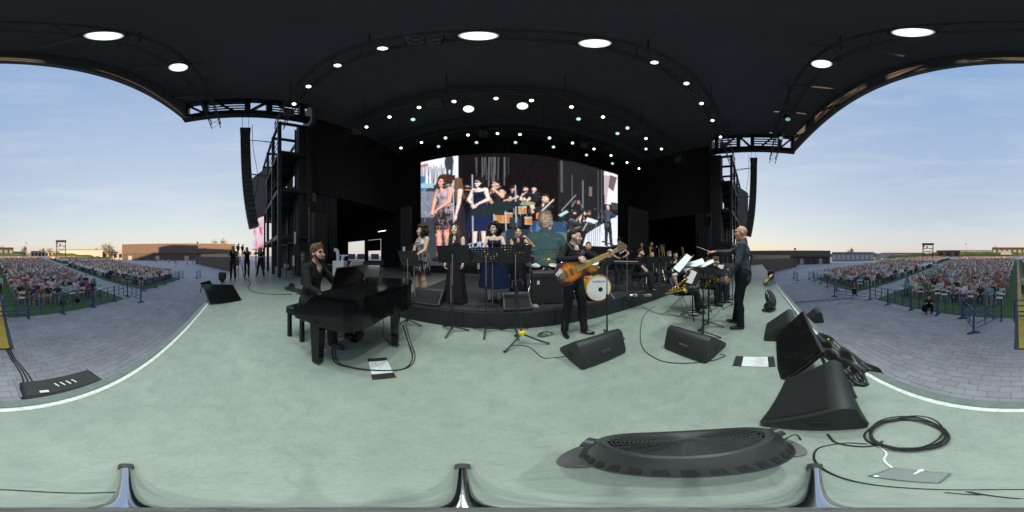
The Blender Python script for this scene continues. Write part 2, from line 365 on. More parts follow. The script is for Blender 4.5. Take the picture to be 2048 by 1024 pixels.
def tower(sx, x0, label):
    t = empty('steel_tower', (x0, 2.2, 0), 0, label, 'tower')
    X = [0, 2.1, 4.7, 7.6, 10.6]
    for x in X:
        for y in (0, 1.9):
            m = MB(); h = 12.05; m.box((sx*-x, y, h/2), (.22, .22, h)); m.build('post', M_STEEL, t)
    for z in (2.5, 5.65, 8.7, 11.9):
        for y in (0, 1.9): m = MB(); m.box((sx*-5.3, y, z), (10.6, .16, .28)); m.build('beam', M_STEEL, t)
        for x in X: m = MB(); m.box((sx*-x, .95, z+.02), (.16, 1.7, .24)); m.build('cross_beam', M_STEEL, t)
    for i in range(4):
        for z0, z1 in ((2.5, 5.65), (8.7, 11.9)):
            a, b = X[i], X[i+1]
            if i % 2: z0, z1 = z1, z0
            m = MB(); m.tube([(sx*-a, 1.9, z0), (sx*-b, 1.9, z1)], .035, 6); m.build('brace', M_STEEL, t)
    for z in (5.9, 8.95):       # rails and rope bundles on the decks
        m = MB()
        for zz in (.5, 1.0): m.tube([(0, -.05, z+zz), (sx*-10.6, -.05, z+zz)], .025, 6)
        m.build('hand_rail', M_STEEL, t)
    m = MB(); m.box((sx*-5.3, .95, 5.82), (10.4, 1.8, .05)); m.build('deck', M_STEEL, t)
    m = MB(); m.box((sx*-5.3, .95, 8.87), (10.4, 1.8, .05)); m.build('deck', M_STEEL, t)
    return t
tower(1, -9.75, 'open black steel tower frame behind the camera operators'); tower(-1, 14.95, 'open black steel tower frame behind the conductor')
for sx, x0, nm in ((1, -9.75, 'piano'), (-1, 14.95, 'conductor')):
    for k in range(3):
        wallbox('deck_curtain', (x0-sx*(1.1+k*2.6), 3.95, 7.1), (1.7, .06, 2.3), M_CLOTH)
# ------------------------------------------------------------------ side LED panel with dark cladding over it
def led_mat(name, strength, nodes):
    m = bpy.data.materials.new(name); m.use_nodes = True; t = m.node_tree; b = t.nodes['Principled BSDF']
    b.inputs['Base Color'].default_value = (.004, .004, .004, 1); b.inputs['Roughness'].default_value = .6; b.inputs['Specular IOR Level'].default_value = .1; b.inputs['Emission Strength'].default_value = strength
    m.cycles.emission_sampling = 'NONE'; nodes(t, b); MATS[name] = m; return m
def pinknodes(t, b):
    co = t.nodes.new('ShaderNodeTexCoord'); mp_ = t.nodes.new('ShaderNodeMapping'); mp_.inputs['Scale'].default_value = (1, 1, .6); mp_.inputs['Rotation'].default_value = (0, .5, 0)
    n = t.nodes.new('ShaderNodeTexNoise'); n.inputs['Scale'].default_value = 1.1; n.inputs['Detail'].default_value = 3
    r_ = t.nodes.new('ShaderNodeValToRGB'); e = r_.color_ramp.elements; e[0].position = .38; e[0].color = (.80, .16, .27, 1); e[1].position = .56; e[1].color = (.86, .84, .95, 1)
    x = e.new(.47); x.color = (.9, .55, .66, 1)
    t.links.new(co.outputs['Object'], mp_.inputs[0]); t.links.new(mp_.outputs[0], n.inputs[0]); t.links.new(n.outputs[0], r_.inputs[0]); t.links.new(r_.outputs[0], b.inputs['Emission Color'])
M_PINK = led_mat('side_screen_picture', .2, pinknodes)
def side_screen(sx, label):
    f = (lambda x: x) if sx > 0 else (lambda x: 5.1-x)
    a, b = Vector((f(-15.86), 2.0, 0)), Vector((f(-18.1), 1.0, 0)); d = (b-a); ang = math.atan2(d.y, d.x)
    t = empty('side_screen', ((a.x+b.x)/2, (a.y+b.y)/2, 2.05), ang, label, 'screen'); L = d.length
    m = MB(); m.box((0, .0, 1.65), (L, .03, 3.2)); m.build('picture', M_PINK, t)
    m = MB(); m.box((0, -.1*sx, 1.65), (L+.14, .16, 3.34)); m.build('housing', M_BLACK, t)
    m = MB(); m.box((0, .35 if sx < 0 else -.35, 6.1), (L+.9, .25, 5.6)); m.build('dark_cladding', mat('brown_grey_mesh_panel', (.06, .052, .052), .8, var=.15, scale=9), t)
    for k in range(4): m = MB(); m.box((-.9+k*.6, .3 if sx < 0 else -.3, -1.0), (.1, .1, 2.1)); m.build('leg', M_STEEL, t)
side_screen(1, 'small LED screen showing pink and white picture beside the tower behind the camera operators')
side_screen(-1, 'LED screen edge beside the tower behind the conductor')
# ------------------------------------------------------------------ line arrays
M_ARRAY = mat('line_array_paint', (.035, .037, .040), .55, var=.15, scale=5)
def line_array(x, sx, label):
    t = empty('line_array', (x, .15, EYE+11), 0, label, 'loudspeaker')
    p = Vector((0, 0, 0)); ang = 0.0; n = 24; hgt = .375
    prof = [(-.33, 0), (.33, -.03), (.33, -hgt+.05), (-.33, -hgt+.012)]
    m = MB(); n_ = 4
    vs = [(-.55, y, z) for y, z in prof]+[(.55, y, z) for y, z in prof]
    m.add(vs, [(0, 1, 2, 3), (7, 6, 5, 4), (0, 4, 5, 1), (1, 5, 6, 2), (2, 6, 7, 3), (3, 7, 4, 0)])
    m.box((0, -.338, -hgt/2), (.9, .02, hgt*.7)); me = m.mesh('cabinet', M_ARRAY)
    for k in range(n):
        o = bpy.data.objects.new('cabinet', me); COL.objects.link(o); o.parent = t; o.location = p; o.rotation_euler = (ang, 0, 0)
        p = p+Vector((0, math.sin(ang)*hgt, -math.cos(ang)*hgt)); ang += R(.15+1.5*(k/n)**2.2)
    m = MB(); m.box((0, 0, .12), (1.0, .75, .12)); m.build('flying_frame', M_STEEL, t)
    for y in (-.2, .25): m = MB(); m.tube([(0, y, .1), (0, y, 2.2)], .018, 5); m.build('chain', M_STEEL, t)
    for z in (-1.0, -4.6): m = MB(); m.tube([(0, .3, z), (sx*-.2, 2.0, z)], .03, 6); m.build('guy_bracket', M_STEEL, t); m = MB(); m.tube([(0, .3, z), (sx*.9, 2.0, z-.9)], .03, 6); m.build('guy_bracket', M_STEEL, t)
    m = MB(); m.tube(smoothpath([(0.1, .5, 1.0), (0.1, .55, -2), (0, .9, -5), (.1, .6, -7)]), .02, 5); m.build('cable', M_RUBBER, t)
line_array(-11.6, 1, 'long curved black line array hanging above the camera operators'); line_array(16.7, -1, 'long curved black line array hanging behind the conductor')
for sx, x, nm in ((1, -9.2, 'pianist'), (-1, 14.2, 'conductor')):
    # stacked side-fill ladder with pale rungs on a dark box
    t = empty('cable_ladder_tower', (x, 4.5, 0), 0, 'dark box tower with a pale zigzag ladder behind the '+nm, 'tower')
    m = MB(); m.box((0, 0, 2.0), (.9, .9, 4.0), bev=.02); m.build('housing', M_BLACK, t)
    for k in range(8): m = MB(); m.tube([(-sx*.0-.1*sx, -.49, 2.1+k*.3), (sx*.05-.1*sx, -.55, 2.22+k*.3), (sx*.05-.1*sx, -.55, 2.3+k*.3), (-.1*sx, -.49, 2.36+k*.3)], .03, 6); m.build('rung', M_GREYP, t)
# ------------------------------------------------------------------ lighting trusses and lamps
def truss(y, x0, x1, z, label, s=.5):
    t = empty('lighting_truss', (0, y, z), 0, label, 'truss')
    for dy in (-s/2, s/2):
        for dz in (0, s):
            m = MB(); m.tube([(x0, dy, dz), (x1, dy, dz)], .028, 6); m.build('chord', M_TRUSS, t)
    m = MB(); n = int((x1-x0)/s)
    for k in range(n):
        a, b = x0+k*s, x0+k*s+s
        if k % 2: a, b = b, a
        for dy in (-s/2, s/2): m.tube([(a, dy, 0), (b, dy, s)], .012, 4, cap=False)
        m.tube([(a, -s/2, 0), (b, s/2, 0)], .012, 4, cap=False); m.tube([(a, -s/2, s), (b, s/2, s)], .012, 4, cap=False)
    m.build('lattice', M_TRUSS, t)
    for k in range(5):
        x = x0+(x1-x0)*(k+.5)/5; m = MB(); m.tube([(x, 0, s), (x, 0, RT-z)], .02, 5); m.build('hoist_chain', M_STEEL, t)
    return t
ZL = 10.0; HL = ZL-EYE
truss(-1.5, -9, 14.2, ZL+.42, 'front lighting truss above the stage edge')
truss(2.0, -9, 14.2, ZL+.42, 'second lighting truss above the piano')
truss(6.1, -9, 14.2, ZL+.42, 'third lighting truss above the drums')
truss(9.4, -9, 14.2, ZL+.42, 'rear lighting truss in front of the big screen')
def lens_mat(name, col, core, edge, r_):
    """lit lens: hot lamp in the middle, its halo painted as weaker glow towards the rim"""
    m = bpy.data.materials.new(name); m.use_nodes = True; t = m.node_tree; b = t.nodes['Principled BSDF']; co = t.nodes.new('ShaderNodeTexCoord'); ln = t.nodes.new('ShaderNodeVectorMath'); ln.operation = 'LENGTH'
    mp_ = t.nodes.new('ShaderNodeMapping'); mp_.inputs['Scale'].default_value = (1/r_, 1/r_, 0); t.links.new(co.outputs['Object'], mp_.inputs[0]); t.links.new(mp_.outputs[0], ln.inputs[0])
    ra = t.nodes.new('ShaderNodeMapRange'); ra.interpolation_type = 'SMOOTHSTEP'; ra.inputs[1].default_value = .35; ra.inputs[2].default_value = 1.0; ra.inputs[3].default_value = core; ra.inputs[4].default_value = edge; t.links.new(ln.outputs['Value'], ra.inputs[0]); t.links.new(ra.outputs[0], b.inputs['Emission Strength'])  # emission fades outwards to stand for the halo round the lamp
    b.inputs['Emission Color'].default_value = (*col, 1); b.inputs['Base Color'].default_value = (.05, .05, .05, 1); m.cycles.emission_sampling = 'NONE'; MATS[name] = m; return m
M_L1 = lens_mat('lamp_lens_bright', (.90, 1, .95), 1.6, .03, .25); M_L2 = lens_mat('lamp_lens_white', (1, .98, .93), 3.0, .06, .095); M_L3 = lens_mat('lamp_lens_green', (.55, .95, .85), .35, .1, .12)
def lamp_meshes(r_, lm, bright):
    a = MB(); a.lathe([(r_*.55, r_*2.1), (r_*.95, r_*1.9), (r_*1.12, r_*.5), (r_*1.18, 0), (r_*1.02, -.005), (r_*1.0, .03)], 20, cap=False)
    b = MB(); b.lathe([(r_, .02), (r_*.7, -.02), (r_*.01, -.035)], 20, cap=False)
    c = MB(); c.box((-r_*1.35, 0, r_*1.4), (.03, .06, r_*2.2)); c.box((r_*1.35, 0, r_*1.4), (.03, .06, r_*2.2)); c.box((0, 0, r_*2.5), (r_*2.75, .06, .03))
    d = MB()
    n = 12 if bright else 7
    return a.mesh('housing', M_BLACK, True), b.mesh('lens', lm, True), c.mesh('yoke', M_STEEL)
L_BIG = lamp_meshes(.25, M_L1, 1); L_SM = lamp_meshes(.095, M_L2, 1); L_DIM = lamp_meshes(.12, M_L3, 0)
def lamp(pos, target, meshes, label, group, watts=0, cone=70, col=LAMP_COL):
    t = empty('stage_light', pos, 0, label, 'stage light', group)
    d = (Vector(target)-Vector(pos)).normalized(); t.rotation_mode = 'QUATERNION'; t.rotation_quaternion = (-d).to_track_quat('Z', 'Y')
    for nm, me in zip(('housing', 'lens', 'yoke'), meshes):
        o = bpy.data.objects.new(nm, me); COL.objects.link(o); o.parent = t
    if watts:
        l = bpy.data.lights.new('stage_spot', 'SPOT'); l.energy = watts*4; l.spot_size = R(cone); l.spot_blend = .7; l.shadow_soft_size = .14; l.color = col
        lo = bpy.data.objects.new('stage_spot', l); COL.objects.link(lo); lo.parent = t; lo.location = (0, 0, -.08)
    return t
def lampx(x, y): return at(x, y, ZL)
big = [((208, 72), 'front'), ((357, 135), 'front'), ((1643, 128), 'front'), ((1825, 65), 'front'), ((957, 72), 'second'), ((1190, 87), 'second'), ((937, 218), 'third'), ((1045, 212), 'third')]
bl = ['big glaring stage light on the front truss, inner one on the piano side', 'big glaring stage light on the front truss, outer one on the piano side', 'big glaring stage light on the front truss, outer one on the conductor side', 'big glaring stage light on the front truss, inner one on the conductor side',
      'big oval glaring stage light straight above, left one of the second truss pair', 'big oval glaring stage light straight above, right one of the second truss pair', 'greenish glaring stage light above the screen, left of two', 'greenish glaring stage light above the screen, right of two']
tg = [(-.6, 1.2, .6), (-2.0, 2.2, .6), (2.5, 1.4, .6), (1.2, 2.6, .6), (-.3, .3, .3), (1.2, .3, .3), (-1.4, .6, .9), (1.2, .6, .9)]
for (p, tr), lb, g in zip(big, bl, tg):
    q = lampx(*p); lamp(q, g, L_BIG, lb, 'big glaring stage lights', LAMP_W*{'front': 2.1, 'second': .45, 'third': .6}[tr], 74)
rows = [('second truss', [(588, 208), (617, 173), (675, 131), (765, 97), (1309, 125), (1373, 167), (1403, 207), (1425, 241), (1441, 274)]),
        ('third truss', [(733, 254), (779, 234), (838, 215), (908, 203), (992, 197), (1063, 201), (1143, 214), (1206, 234), (1255, 256), (1292, 277), (1323, 298)]),
        ('rear truss', [(802, 296), (843, 285), (891, 276), (936, 270), (995, 267), (1040, 269), (1099, 276), (1145, 286), (1188, 298), (1222, 311), (1254, 325), (1278, 337)])]
for rn, pts in rows:
    for i, p in enumerate(pts):
        q = lampx(*p); w = 0
        if rn == 'second truss' and i in (2, 3, 4, 5): w = LAMP_W*.30
        if rn == 'third truss' and i in (1, 4, 7, 9): w = LAMP_W*.22
        lamp(q, (q.x*.35+.4, min(q.y-3.2, .8), .8), L_SM, 'small white stage light, %s from the left on the %s' % (ORD[i], rn), 'small white stage lights', w, 80)
dim = [(826, 239), (1157, 238), (953, 285), (877, 293), (1031, 285), (1107, 294), (1173, 310), (1225, 327), (1235, 267), (1292, 298)]
for i, p in enumerate(sorted(dim)):
    q = lampx(*p); lamp(q, (q.x*.3, 0, 1.3), L_DIM, 'dim greenish stage lamp above the screen, %s from the left' % ORD[i], 'dim greenish stage lamps')
# unlit four-eye blinders
M_EYE = mat('blinder_reflector', (.42, .42, .44), .3, .8)
a = MB(); a.box((0, 0, .08), (.5, .5, .16), bev=.03); b = MB()
for sx in (-1, 1):
    for sy in (-1, 1): b.lathe([(.1, -.01), (.07, .02), (.02, .05)], 12, Matrix.Translation((sx*.125, sy*.125, 0)), cap=False)
A_, B_ = a.mesh('housing', M_BLACK), b.mesh('reflector', M_EYE)
for i, p in enumerate([(578, 226), (714, 263), (869, 207), (850, 80), (967, 267), (1168, 290), (1274, 265), (1355, 320), (1390, 187), (1447, 290)]):
    q = lampx(*p); t = empty('blinder_light', q, 0, 'unlit four-eye blinder lamp among the truss lights, %s counted from the left' % ORD[i], 'blinder', 'unlit four-eye blinders')
    d = (Vector((0, 0, 1.3))-q).normalized(); t.rotation_mode = 'QUATERNION'; t.rotation_quaternion = (-d).to_track_quat('Z', 'Y')
    for nm, me in (('housing', A_), ('reflector', B_)): o = bpy.data.objects.new(nm, me); COL.objects.link(o); o.parent = t
# moving heads on the conductor end of the front truss
for i, (x, yy) in enumerate(((7.6, -1.5), (9.6, -1.5))):
    t = empty('moving_head_light', (x, yy, ZL+.35), 0, ['moving-head lamp on the front truss over the conductor, nearer the stage', 'moving-head lamp on the front truss over the conductor, nearer the roof corner'][i], 'stage light')
    m = MB(); m.box((0, 0, -.08), (.36, .36, .16), bev=.03); m.build('base', M_BLACK, t)
    for s_ in (-1, 1): m = MB(); m.box((s_*.2, 0, -.32), (.05, .14, .4), bev=.01); m.build('arm', M_BLACK, t)
    m = MB(); m.lathe([(.11, .22), (.15, .1), (.15, -.2), (.12, -.24)], 16, Matrix.Translation((0, 0, -.45)) @ Matrix.Rotation(R(50), 4, 'Y')); m.build('head', M_BLACK, t, True)
    m = MB(); m.lathe([(.115, -.245), (.01, -.26)], 16, Matrix.Translation((0, 0, -.45)) @ Matrix.Rotation(R(50), 4, 'Y'), cap=False); m.build('lens', M_L3, t)
# ------------------------------------------------------------------ figures: one blended surface per body
class SDF:
    def __init__(s, vox): s.vox = vox; s.p = []
    def rc(s, a, ra, b, rb, m=0, k=.02):
        a = np.array(a, np.float32); b = np.array(b, np.float32); r_ = max(ra, rb)
        s.p.append((0, np.minimum(a, b)-r_, np.maximum(a, b)+r_, m, k, a, b, ra, rb)); return s
    def el(s, c, r_, m=0, k=.02, Rm=None):
        c = np.array(c, np.float32); r_ = np.array(r_, np.float32); Rm = np.eye(3, dtype=np.float32) if Rm is None else np.array(Rm, np.float32)
        e = np.sqrt(((Rm*r_[None, :])**2).sum(1)); s.p.append((1, c-e, c+e, m, k, c, r_, Rm, None)); return s
    def mesh(s, name, mats, noise=0.0, nfreq=40.0, scale=1.0):
        v = s.vox; lo = np.min([p[1] for p in s.p], 0)-3*v; hi = np.max([p[2] for p in s.p], 0)+3*v
        n = np.ceil((hi-lo)/v).astype(int)+1
        ax = [(lo[i]+np.arange(n[i])*v).astype(np.float32) for i in range(3)]
        D = np.full(n, 9, np.float32); Hd = np.full(n, 9, np.float32); Mt = np.zeros(n, np.int8)
        for p in s.p:
            mg = p[4]+2.5*v; i0 = np.maximum(np.floor((p[1]-mg-lo)/v).astype(int), 0); i1 = np.minimum(np.ceil((p[2]+mg-lo)/v).astype(int)+1, n)
            sl = tuple(slice(i0[i], i1[i]) for i in range(3))
            X = ax[0][sl[0]][:, None, None]; Y = ax[1][sl[1]][None, :, None]; Z = ax[2][sl[2]][None, None, :]
            if p[0] == 0:
                a, b, ra, rb = p[5:9]; d = b-a; L = float((d*d).sum())
                px, py, pz = X-a[0], Y-a[1], Z-a[2]
                t = np.clip((px*d[0]+py*d[1]+pz*d[2])/L, 0, 1) if L > 1e-9 else 0*(px+py+pz)
                q = np.sqrt((px-t*d[0])**2+(py-t*d[1])**2+(pz-t*d[2])**2)-(ra+(rb-ra)*t)
            else:
                c, r_, Rm = p[5:8]; px, py, pz = X-c[0], Y-c[1], Z-c[2]
                l = [Rm[0, i]*px+Rm[1, i]*py+Rm[2, i]*pz for i in range(3)]
                k0 = np.sqrt((l[0]/r_[0])**2+(l[1]/r_[1])**2+(l[2]/r_[2])**2); k1 = np.sqrt((l[0]/r_[0]**2)**2+(l[1]/r_[1]**2)**2+(l[2]/r_[2]**2)**2)+1e-6
                q = k0*(k0-1)/k1
            o = D[sl]; k = max(p[4], 1e-4); h = np.clip(.5+.5*(o-q)/k, 0, 1)
            D[sl] = o*(1-h)+q*h-k*h*(1-h)
            w = q < Hd[sl]; Hd[sl] = np.where(w, q, Hd[sl]); Mt[sl] = np.where(w, p[3], Mt[sl])
        if noise:
            X = ax[0][:, None, None]; Y = ax[1][None, :, None]; Z = ax[2][None, None, :]; f = nfreq
            D = D+noise*(np.sin(f*X+1.7*np.sin(f*.6*Z))*np.sin(f*1.1*Y+.8)+np.sin(f*.9*Z+2.1*np.sin(.7*f*X))*.6).astype(np.float32)
        ng = D < 0
        c8 = [ng[dx:n[0]-1+dx, dy:n[1]-1+dy, dz:n[2]-1+dz] for dx in (0, 1) for dy in (0, 1) for dz in (0, 1)]
        cnt = sum(c.astype(np.int8) for c in c8); act = (cnt > 0) & (cnt < 8)
        idx = np.argwhere(act); vid = np.full(act.shape, -1, np.int32); vid[act] = np.arange(len(idx))
        acc = np.zeros((len(idx), 3), np.float32); num = np.zeros(len(idx), np.float32)
        cor = [(dx, dy, dz) for dx in (0, 1) for dy in (0, 1) for dz in (0, 1)]
        dv = {c: D[idx[:, 0]+c[0], idx[:, 1]+c[1], idx[:, 2]+c[2]] for c in cor}
        for c in cor:
            for axis in range(3):
                if c[axis]: continue
                e = list(c); e[axis] = 1; e = tuple(e); a, b = dv[c], dv[e]; x = (a < 0) != (b < 0)
                t = np.where(x, a/(a-b+1e-12), 0); P = np.array(c, np.float32)[None, :].repeat(len(idx), 0); P[:, axis] += t
                acc += P*x[:, None]; num += x
        V = (lo+(idx+acc/num[:, None])*v)*scale
        faces = []; fm = []
        for axis in range(3):
            u, w = [(1, 2), (2, 0), (0, 1)][axis]
            sa = [slice(None)]*3; sb = [slice(None)]*3; sa[axis] = slice(0, n[axis]-1); sb[axis] = slice(1, n[axis])
            A, B = ng[tuple(sa)], ng[tuple(sb)]
            for flip, E_ in ((0, A & ~B), (1, ~A & B)):
                e = np.argwhere(E_); e = e[(e[:, u] > 0) & (e[:, w] > 0)]
                q = []
                for du, dw in ((0, 0), (-1, 0), (-1, -1), (0, -1)):
                    g = e.copy(); g[:, u] += du; g[:, w] += dw; q.append(vid[g[:, 0], g[:, 1], g[:, 2]])
                q = np.stack(q, 1)
                if flip: q = q[:, ::-1]
                ins = e.copy(); ins[:, axis] += flip; ok = (q >= 0).all(1)
                faces.append(q[ok]); fm.append(Mt[ins[:, 0], ins[:, 1], ins[:, 2]][ok])
        F = np.concatenate(faces); FM = np.concatenate(fm).astype(np.int32)
        me = bpy.data.meshes.new(name); me.vertices.add(len(V)); me.vertices.foreach_set('co', V.ravel().astype(np.float32))
        me.loops.add(F.size); me.loops.foreach_set('vertex_index', F.ravel().astype(np.int32))
        me.polygons.add(len(F)); me.polygons.foreach_set('loop_start', np.arange(0, F.size, 4, dtype=np.int32)); me.polygons.foreach_set('loop_total', np.full(len(F), 4, np.int32))
        for m_ in mats: me.materials.append(m_)
        me.polygons.foreach_set('material_index', FM); me.polygons.foreach_set('use_smooth', np.ones(len(F), bool)); me.update(calc_edges=True); me.validate()
        return me
def V3(*a): return Vector(a)
def ik(a, t, l1, l2, pole):
    a, t = Vector(a), Vector(t); d = t-a; L = min(max(d.length, .05), (l1+l2)*.998); u = d.normalized(); t = a+u*L
    x = (l1*l1-l2*l2+L*L)/(2*L); hgt = math.sqrt(max(l1*l1-x*x, 0)); p = Vector(pole)-u*Vector(pole).dot(u)
    p = p.normalized() if p.length > 1e-4 else u.orthogonal().normalized()
    return a+u*x+p*hgt, t
def skin_mat(name, rgb): return mat(name, rgb, .5, var=.08, scale=9, spec=.35)
SK1 = skin_mat('skin_fair', (.62, .40, .31)); SK2 = skin_mat('skin_warm', (.54, .325, .235)); SK3 = skin_mat('skin_tanned', (.42, .24, .165)); SK4 = skin_mat('skin_pale', (.70, .50, .42))
H_BR = mat('hair_brown', (.035, .018, .010), .5, var=.4, scale=30, bump=.9, bscale=110, spec=.15); H_DK = mat('hair_dark', (.010, .008, .007), .45, var=.4, scale=30, bump=.9, bscale=110, spec=.15)
H_LB = mat('hair_light_brown', (.11, .062, .030), .5, var=.4, scale=30, bump=.9, bscale=110, spec=.15); H_GR = mat('hair_grey', (.25, .24, .23), .55, var=.3, scale=30, bump=.9, bscale=110, spec=.15)
M_EYEB = mat('eye_dark', (.012, .009, .008), .25); M_LIP = mat('lip_rose', (.34, .11, .10), .45)
def fabric(name, rgb, rough=.85, var=.18): return mat(name, rgb, rough, var=var, scale=7, bump=.5, bscale=24, spec=.12)
F_BLK = fabric('black_shirt_fabric', (.014, .014, .016)); F_TRO = fabric('charcoal_trousers', (.022, .023, .026)); F_SHO = mat('black_leather', (.010, .010, .011), .3)

def person(label, pos, az, h=1.75, fem=False, pelvis=(0, 0, .95), lean=0, side=0, feet=None, toes=(0, 0), hands=None, elbow=None, head=(0, 0), sleeve='long', skin=SK1, top=F_BLK, bottom=F_TRO, shoe=F_SHO,
           hair='short', hairm=H_BR, beard=None, glasses=False, vox=.011, curl=(.7, .7), palm=None, legs='trousers', fat=1.0, jacket=False, group=None, name='person', neck_open=True, knees=None, handdir=None):
    s = SDF(vox); sc = h/1.75; P = V3(*pelvis)
    up = V3(math.sin(R(side)), math.sin(R(lean)), math.cos(R(lean))).normalized(); rt = V3(1, 0, 0); rt = (rt-up*rt.dot(up)).normalized(); fw = up.cross(rt); fw = -fw if fw.y < 0 else fw
    TR = np.array([[rt[i], fw[i], up[i]] for i in range(3)])
    w = .88 if fem else 1.0; TOP = 1; BOT = 2
    def L(x, y, z): return P+rt*x+fw*y+up*z
    bare = sleeve == 'bare'
    # trunk
    s.el(L(0, -.005, .0), (.165*w*fat+.006*fem, .118*fat, .125), BOT, .03, TR)
    s.el(L(0, 0, .16), ((.138 if not fem else .118)*fat, .098*fat, .15), TOP, .06, TR)
    s.el(L(0, .0, .335), (.168*w*fat, .112*fat, .165), TOP, .05, TR)
    if fem:
        for k in (-1, 1): s.el(L(k*.065, .085, .335), (.058, .055, .058), TOP, .03, TR)
    ch = 0 if bare else TOP
    s.rc(L(-.15*w, -.01, .455), .052*w, L(.15*w, -.01, .455), .052*w, ch, .05)
    if not bare:
        for k in (-1, 1): s.rc(L(k*.05, -.01, .50), .045, L(k*.16*w, -.012, .462), .052*w, ch, .03)
    if neck_open: s.el(L(0, .078, .455), (.034, .036, .065), 0, .012, TR)
    if bare: s.el(L(0, .03, .43), (.13*w, .085, .07), 0, .03, TR)
    # head
    yw, pt = R(head[0]), R(head[1])
    hf = V3(math.sin(yw)*math.cos(pt), math.cos(yw)*math.cos(pt), math.sin(pt)); hr = V3(math.cos(yw), -math.sin(yw), 0); hu = hr.cross(hf).normalized()
    HR = np.array([[hr[i], hf[i], hu[i]] for i in range(3)])
    N = L(0, -.005, .50); HC = L(0, .012, .655)+hf*.018
    def Hd(x, y, z): return HC+hr*x+hf*y+hu*z
    s.rc(L(0, -.012, .47), .056*w, Hd(0, -.025, -.05), .052*w, 0, .03)
    if not bare and not fem: s.rc(L(0, -.015, .505), .066, L(0, -.015, .525), .062, TOP, .012)
    s.el(Hd(0, -.012, .028), (.074, .093, .090), 0, .02, HR)
    s.el(Hd(0, .028, -.035), (.060, .062, .088), 0, .03, HR)
    s.el(Hd(0, .05, -.093), (.036, .034, .03), 0, .03, HR)
    for k in (-1, 1):
        s.el(Hd(k*.076, -.008, -.008), (.012, .022, .032), 0, .008, HR)
        s.el(Hd(k*.04, .062, -.035), (.024, .022, .024), 0, .02, HR)
        s.el(Hd(k*.031, .0785, .006), (.0145, .012, .0075), 4, .004, HR)
        s.rc(Hd(k*.016, .086, .022), .0055, Hd(k*.046, .077, .024), .0045, 6, .004)
    s.rc(Hd(0, .086, .010), .008, Hd(0, .105, -.032), .013, 0, .012)
    s.el(Hd(0, .083, -.064), (.023, .012, .009), 5, .006, HR)
    if beard:
        for k in (-1, 1): s.rc(Hd(k*.062, .02, -.03), .014, Hd(k*.03, .062, -.095), .022, 6, .012)
        s.el(Hd(0, .058, -.102), (.036, .034, .026), 6, .015, HR); s.rc(Hd(-.025, .087, -.05), .006, Hd(.025, .087, -.05), .006, 6, .006)
    # arms
    hands = hands or ((-.25, .06, .80), (.25, .06, .80)); elbow = elbow or ((-.3, -1, 0), (.3, -1, 0)); pal = palm or ((1, 0, 0), (-1, 0, 0)); hd_ = handdir or (None, None)
    W_ = []
    for i, k in ((0, -1), (1, 1)):
        sh = L(k*.185*w, -.01, .447); e, wr = ik(sh, hands[i], .285, .25, elbow[i]); ud = (wr-e).normalized()
        tk = .006 if sleeve == 'long' else 0; am = TOP if sleeve in ('long', 'short') else 0
        s.rc(sh, (.056 if not bare else .046)*(w if fem else 1), sh.lerp(e, .62 if sleeve == 'short' else 1.0), (.047 if not fem else .039)+tk, am, .03)
        if sleeve != 'long': s.rc(sh, .045*w, e, .037*w, 0, .012); s.rc(e, .038*w, e.lerp(wr, .35), .039*w, 0, .012); s.rc(e.lerp(wr, .35), .038*w, wr, .026*w, 0, .012)
        else: s.rc(e, .047, wr-ud*.02, .035, TOP, .02); s.rc(e.lerp(wr, .8), .026, wr, .026, 0, .008)
        W_.append(wr)
        hdv = Vector(hd_[i]).normalized() if hd_[i] else ud
        pn = Vector(pal[i]); pn = (pn-hdv*pn.dot(hdv)); pn = pn.normalized() if pn.length > 1e-4 else hdv.orthogonal(); ac = hdv.cross(pn)*1.0
        thumbside = ac if (ac.dot(V3(0, 0, 1))+ac.dot(V3(0, .6, 0))+ac.dot(V3(-k*.5, 0, 0))) > 0 else -ac
        HM = np.array([[ac[j], hdv[j], pn[j]] for j in range(3)])
        z_ = .92 if fem else 1.0
        s.el(wr+hdv*.052*z_, (.040*z_, .052*z_, .017), 0, .012, HM)
        cu = curl[i]
        for f in range(4):
            b = wr+hdv*(.088-.006*abs(f-1.3))*z_+thumbside*(.030-.0205*f)*z_
            d1 = (hdv*math.cos(cu*.8)+pn*math.sin(cu*.8)); d2 = (hdv*math.cos(cu*2.0)+pn*math.sin(cu*2.0)); l = [.040, .045, .042, .033][f]*z_
            s.rc(b, .0098, b+d1*l, .0092, 0, .005); s.rc(b+d1*l, .0092, b+d1*l+d2*l*.95, .0078, 0, .004)
        tb = wr+hdv*.03*z_+thumbside*.030*z_; td = (hdv*.72+thumbside*.5+pn*.35*min(cu+.3, 1)).normalized(); td2 = (hdv*.85+thumbside*.1+pn*.5*min(cu+.3, 1)).normalized()
        s.rc(tb, .0135, tb+td*.04*z_, .0115, 0, .008); s.rc(tb+td*.04*z_, .0112, tb+td*.04*z_+td2*.032*z_, .009, 0, .004)
    # legs
    feet = feet or ((-.105, .0, .085), (.105, .03, .085)); knees = knees or ((-.12, 1, .15), (.12, 1, .15))
    tr = legs == 'trousers'
    for i, k in ((0, -1), (1, 1)):
        hp = P+rt*(k*.088*w)-up*.02; kn, an = ik(hp, feet[i], .435, .415, knees[i]); lm = BOT if tr else 0; t_ = .012 if tr else 0
        s.rc(hp, (.088*fat)+t_*.4, kn, .056*(fat*.5+.5)+t_, BOT if tr else 0, .03)
        if not tr: s.el(hp, (.095, .1, .10), BOT, .03)
        mid = kn.lerp(an, .32)-V3(0, .014, 0) if P.z > .7 else kn.lerp(an, .32)
        s.rc(kn, .053+t_, mid, .052+t_, lm, .02); s.rc(mid, .051+t_, an+V3(0, 0, .015), .036+t_*2.0, lm, .02)
        ta = R(toes[i])+(k*.18); td = V3(math.sin(ta), math.cos(ta), 0); fz = an.z-.085
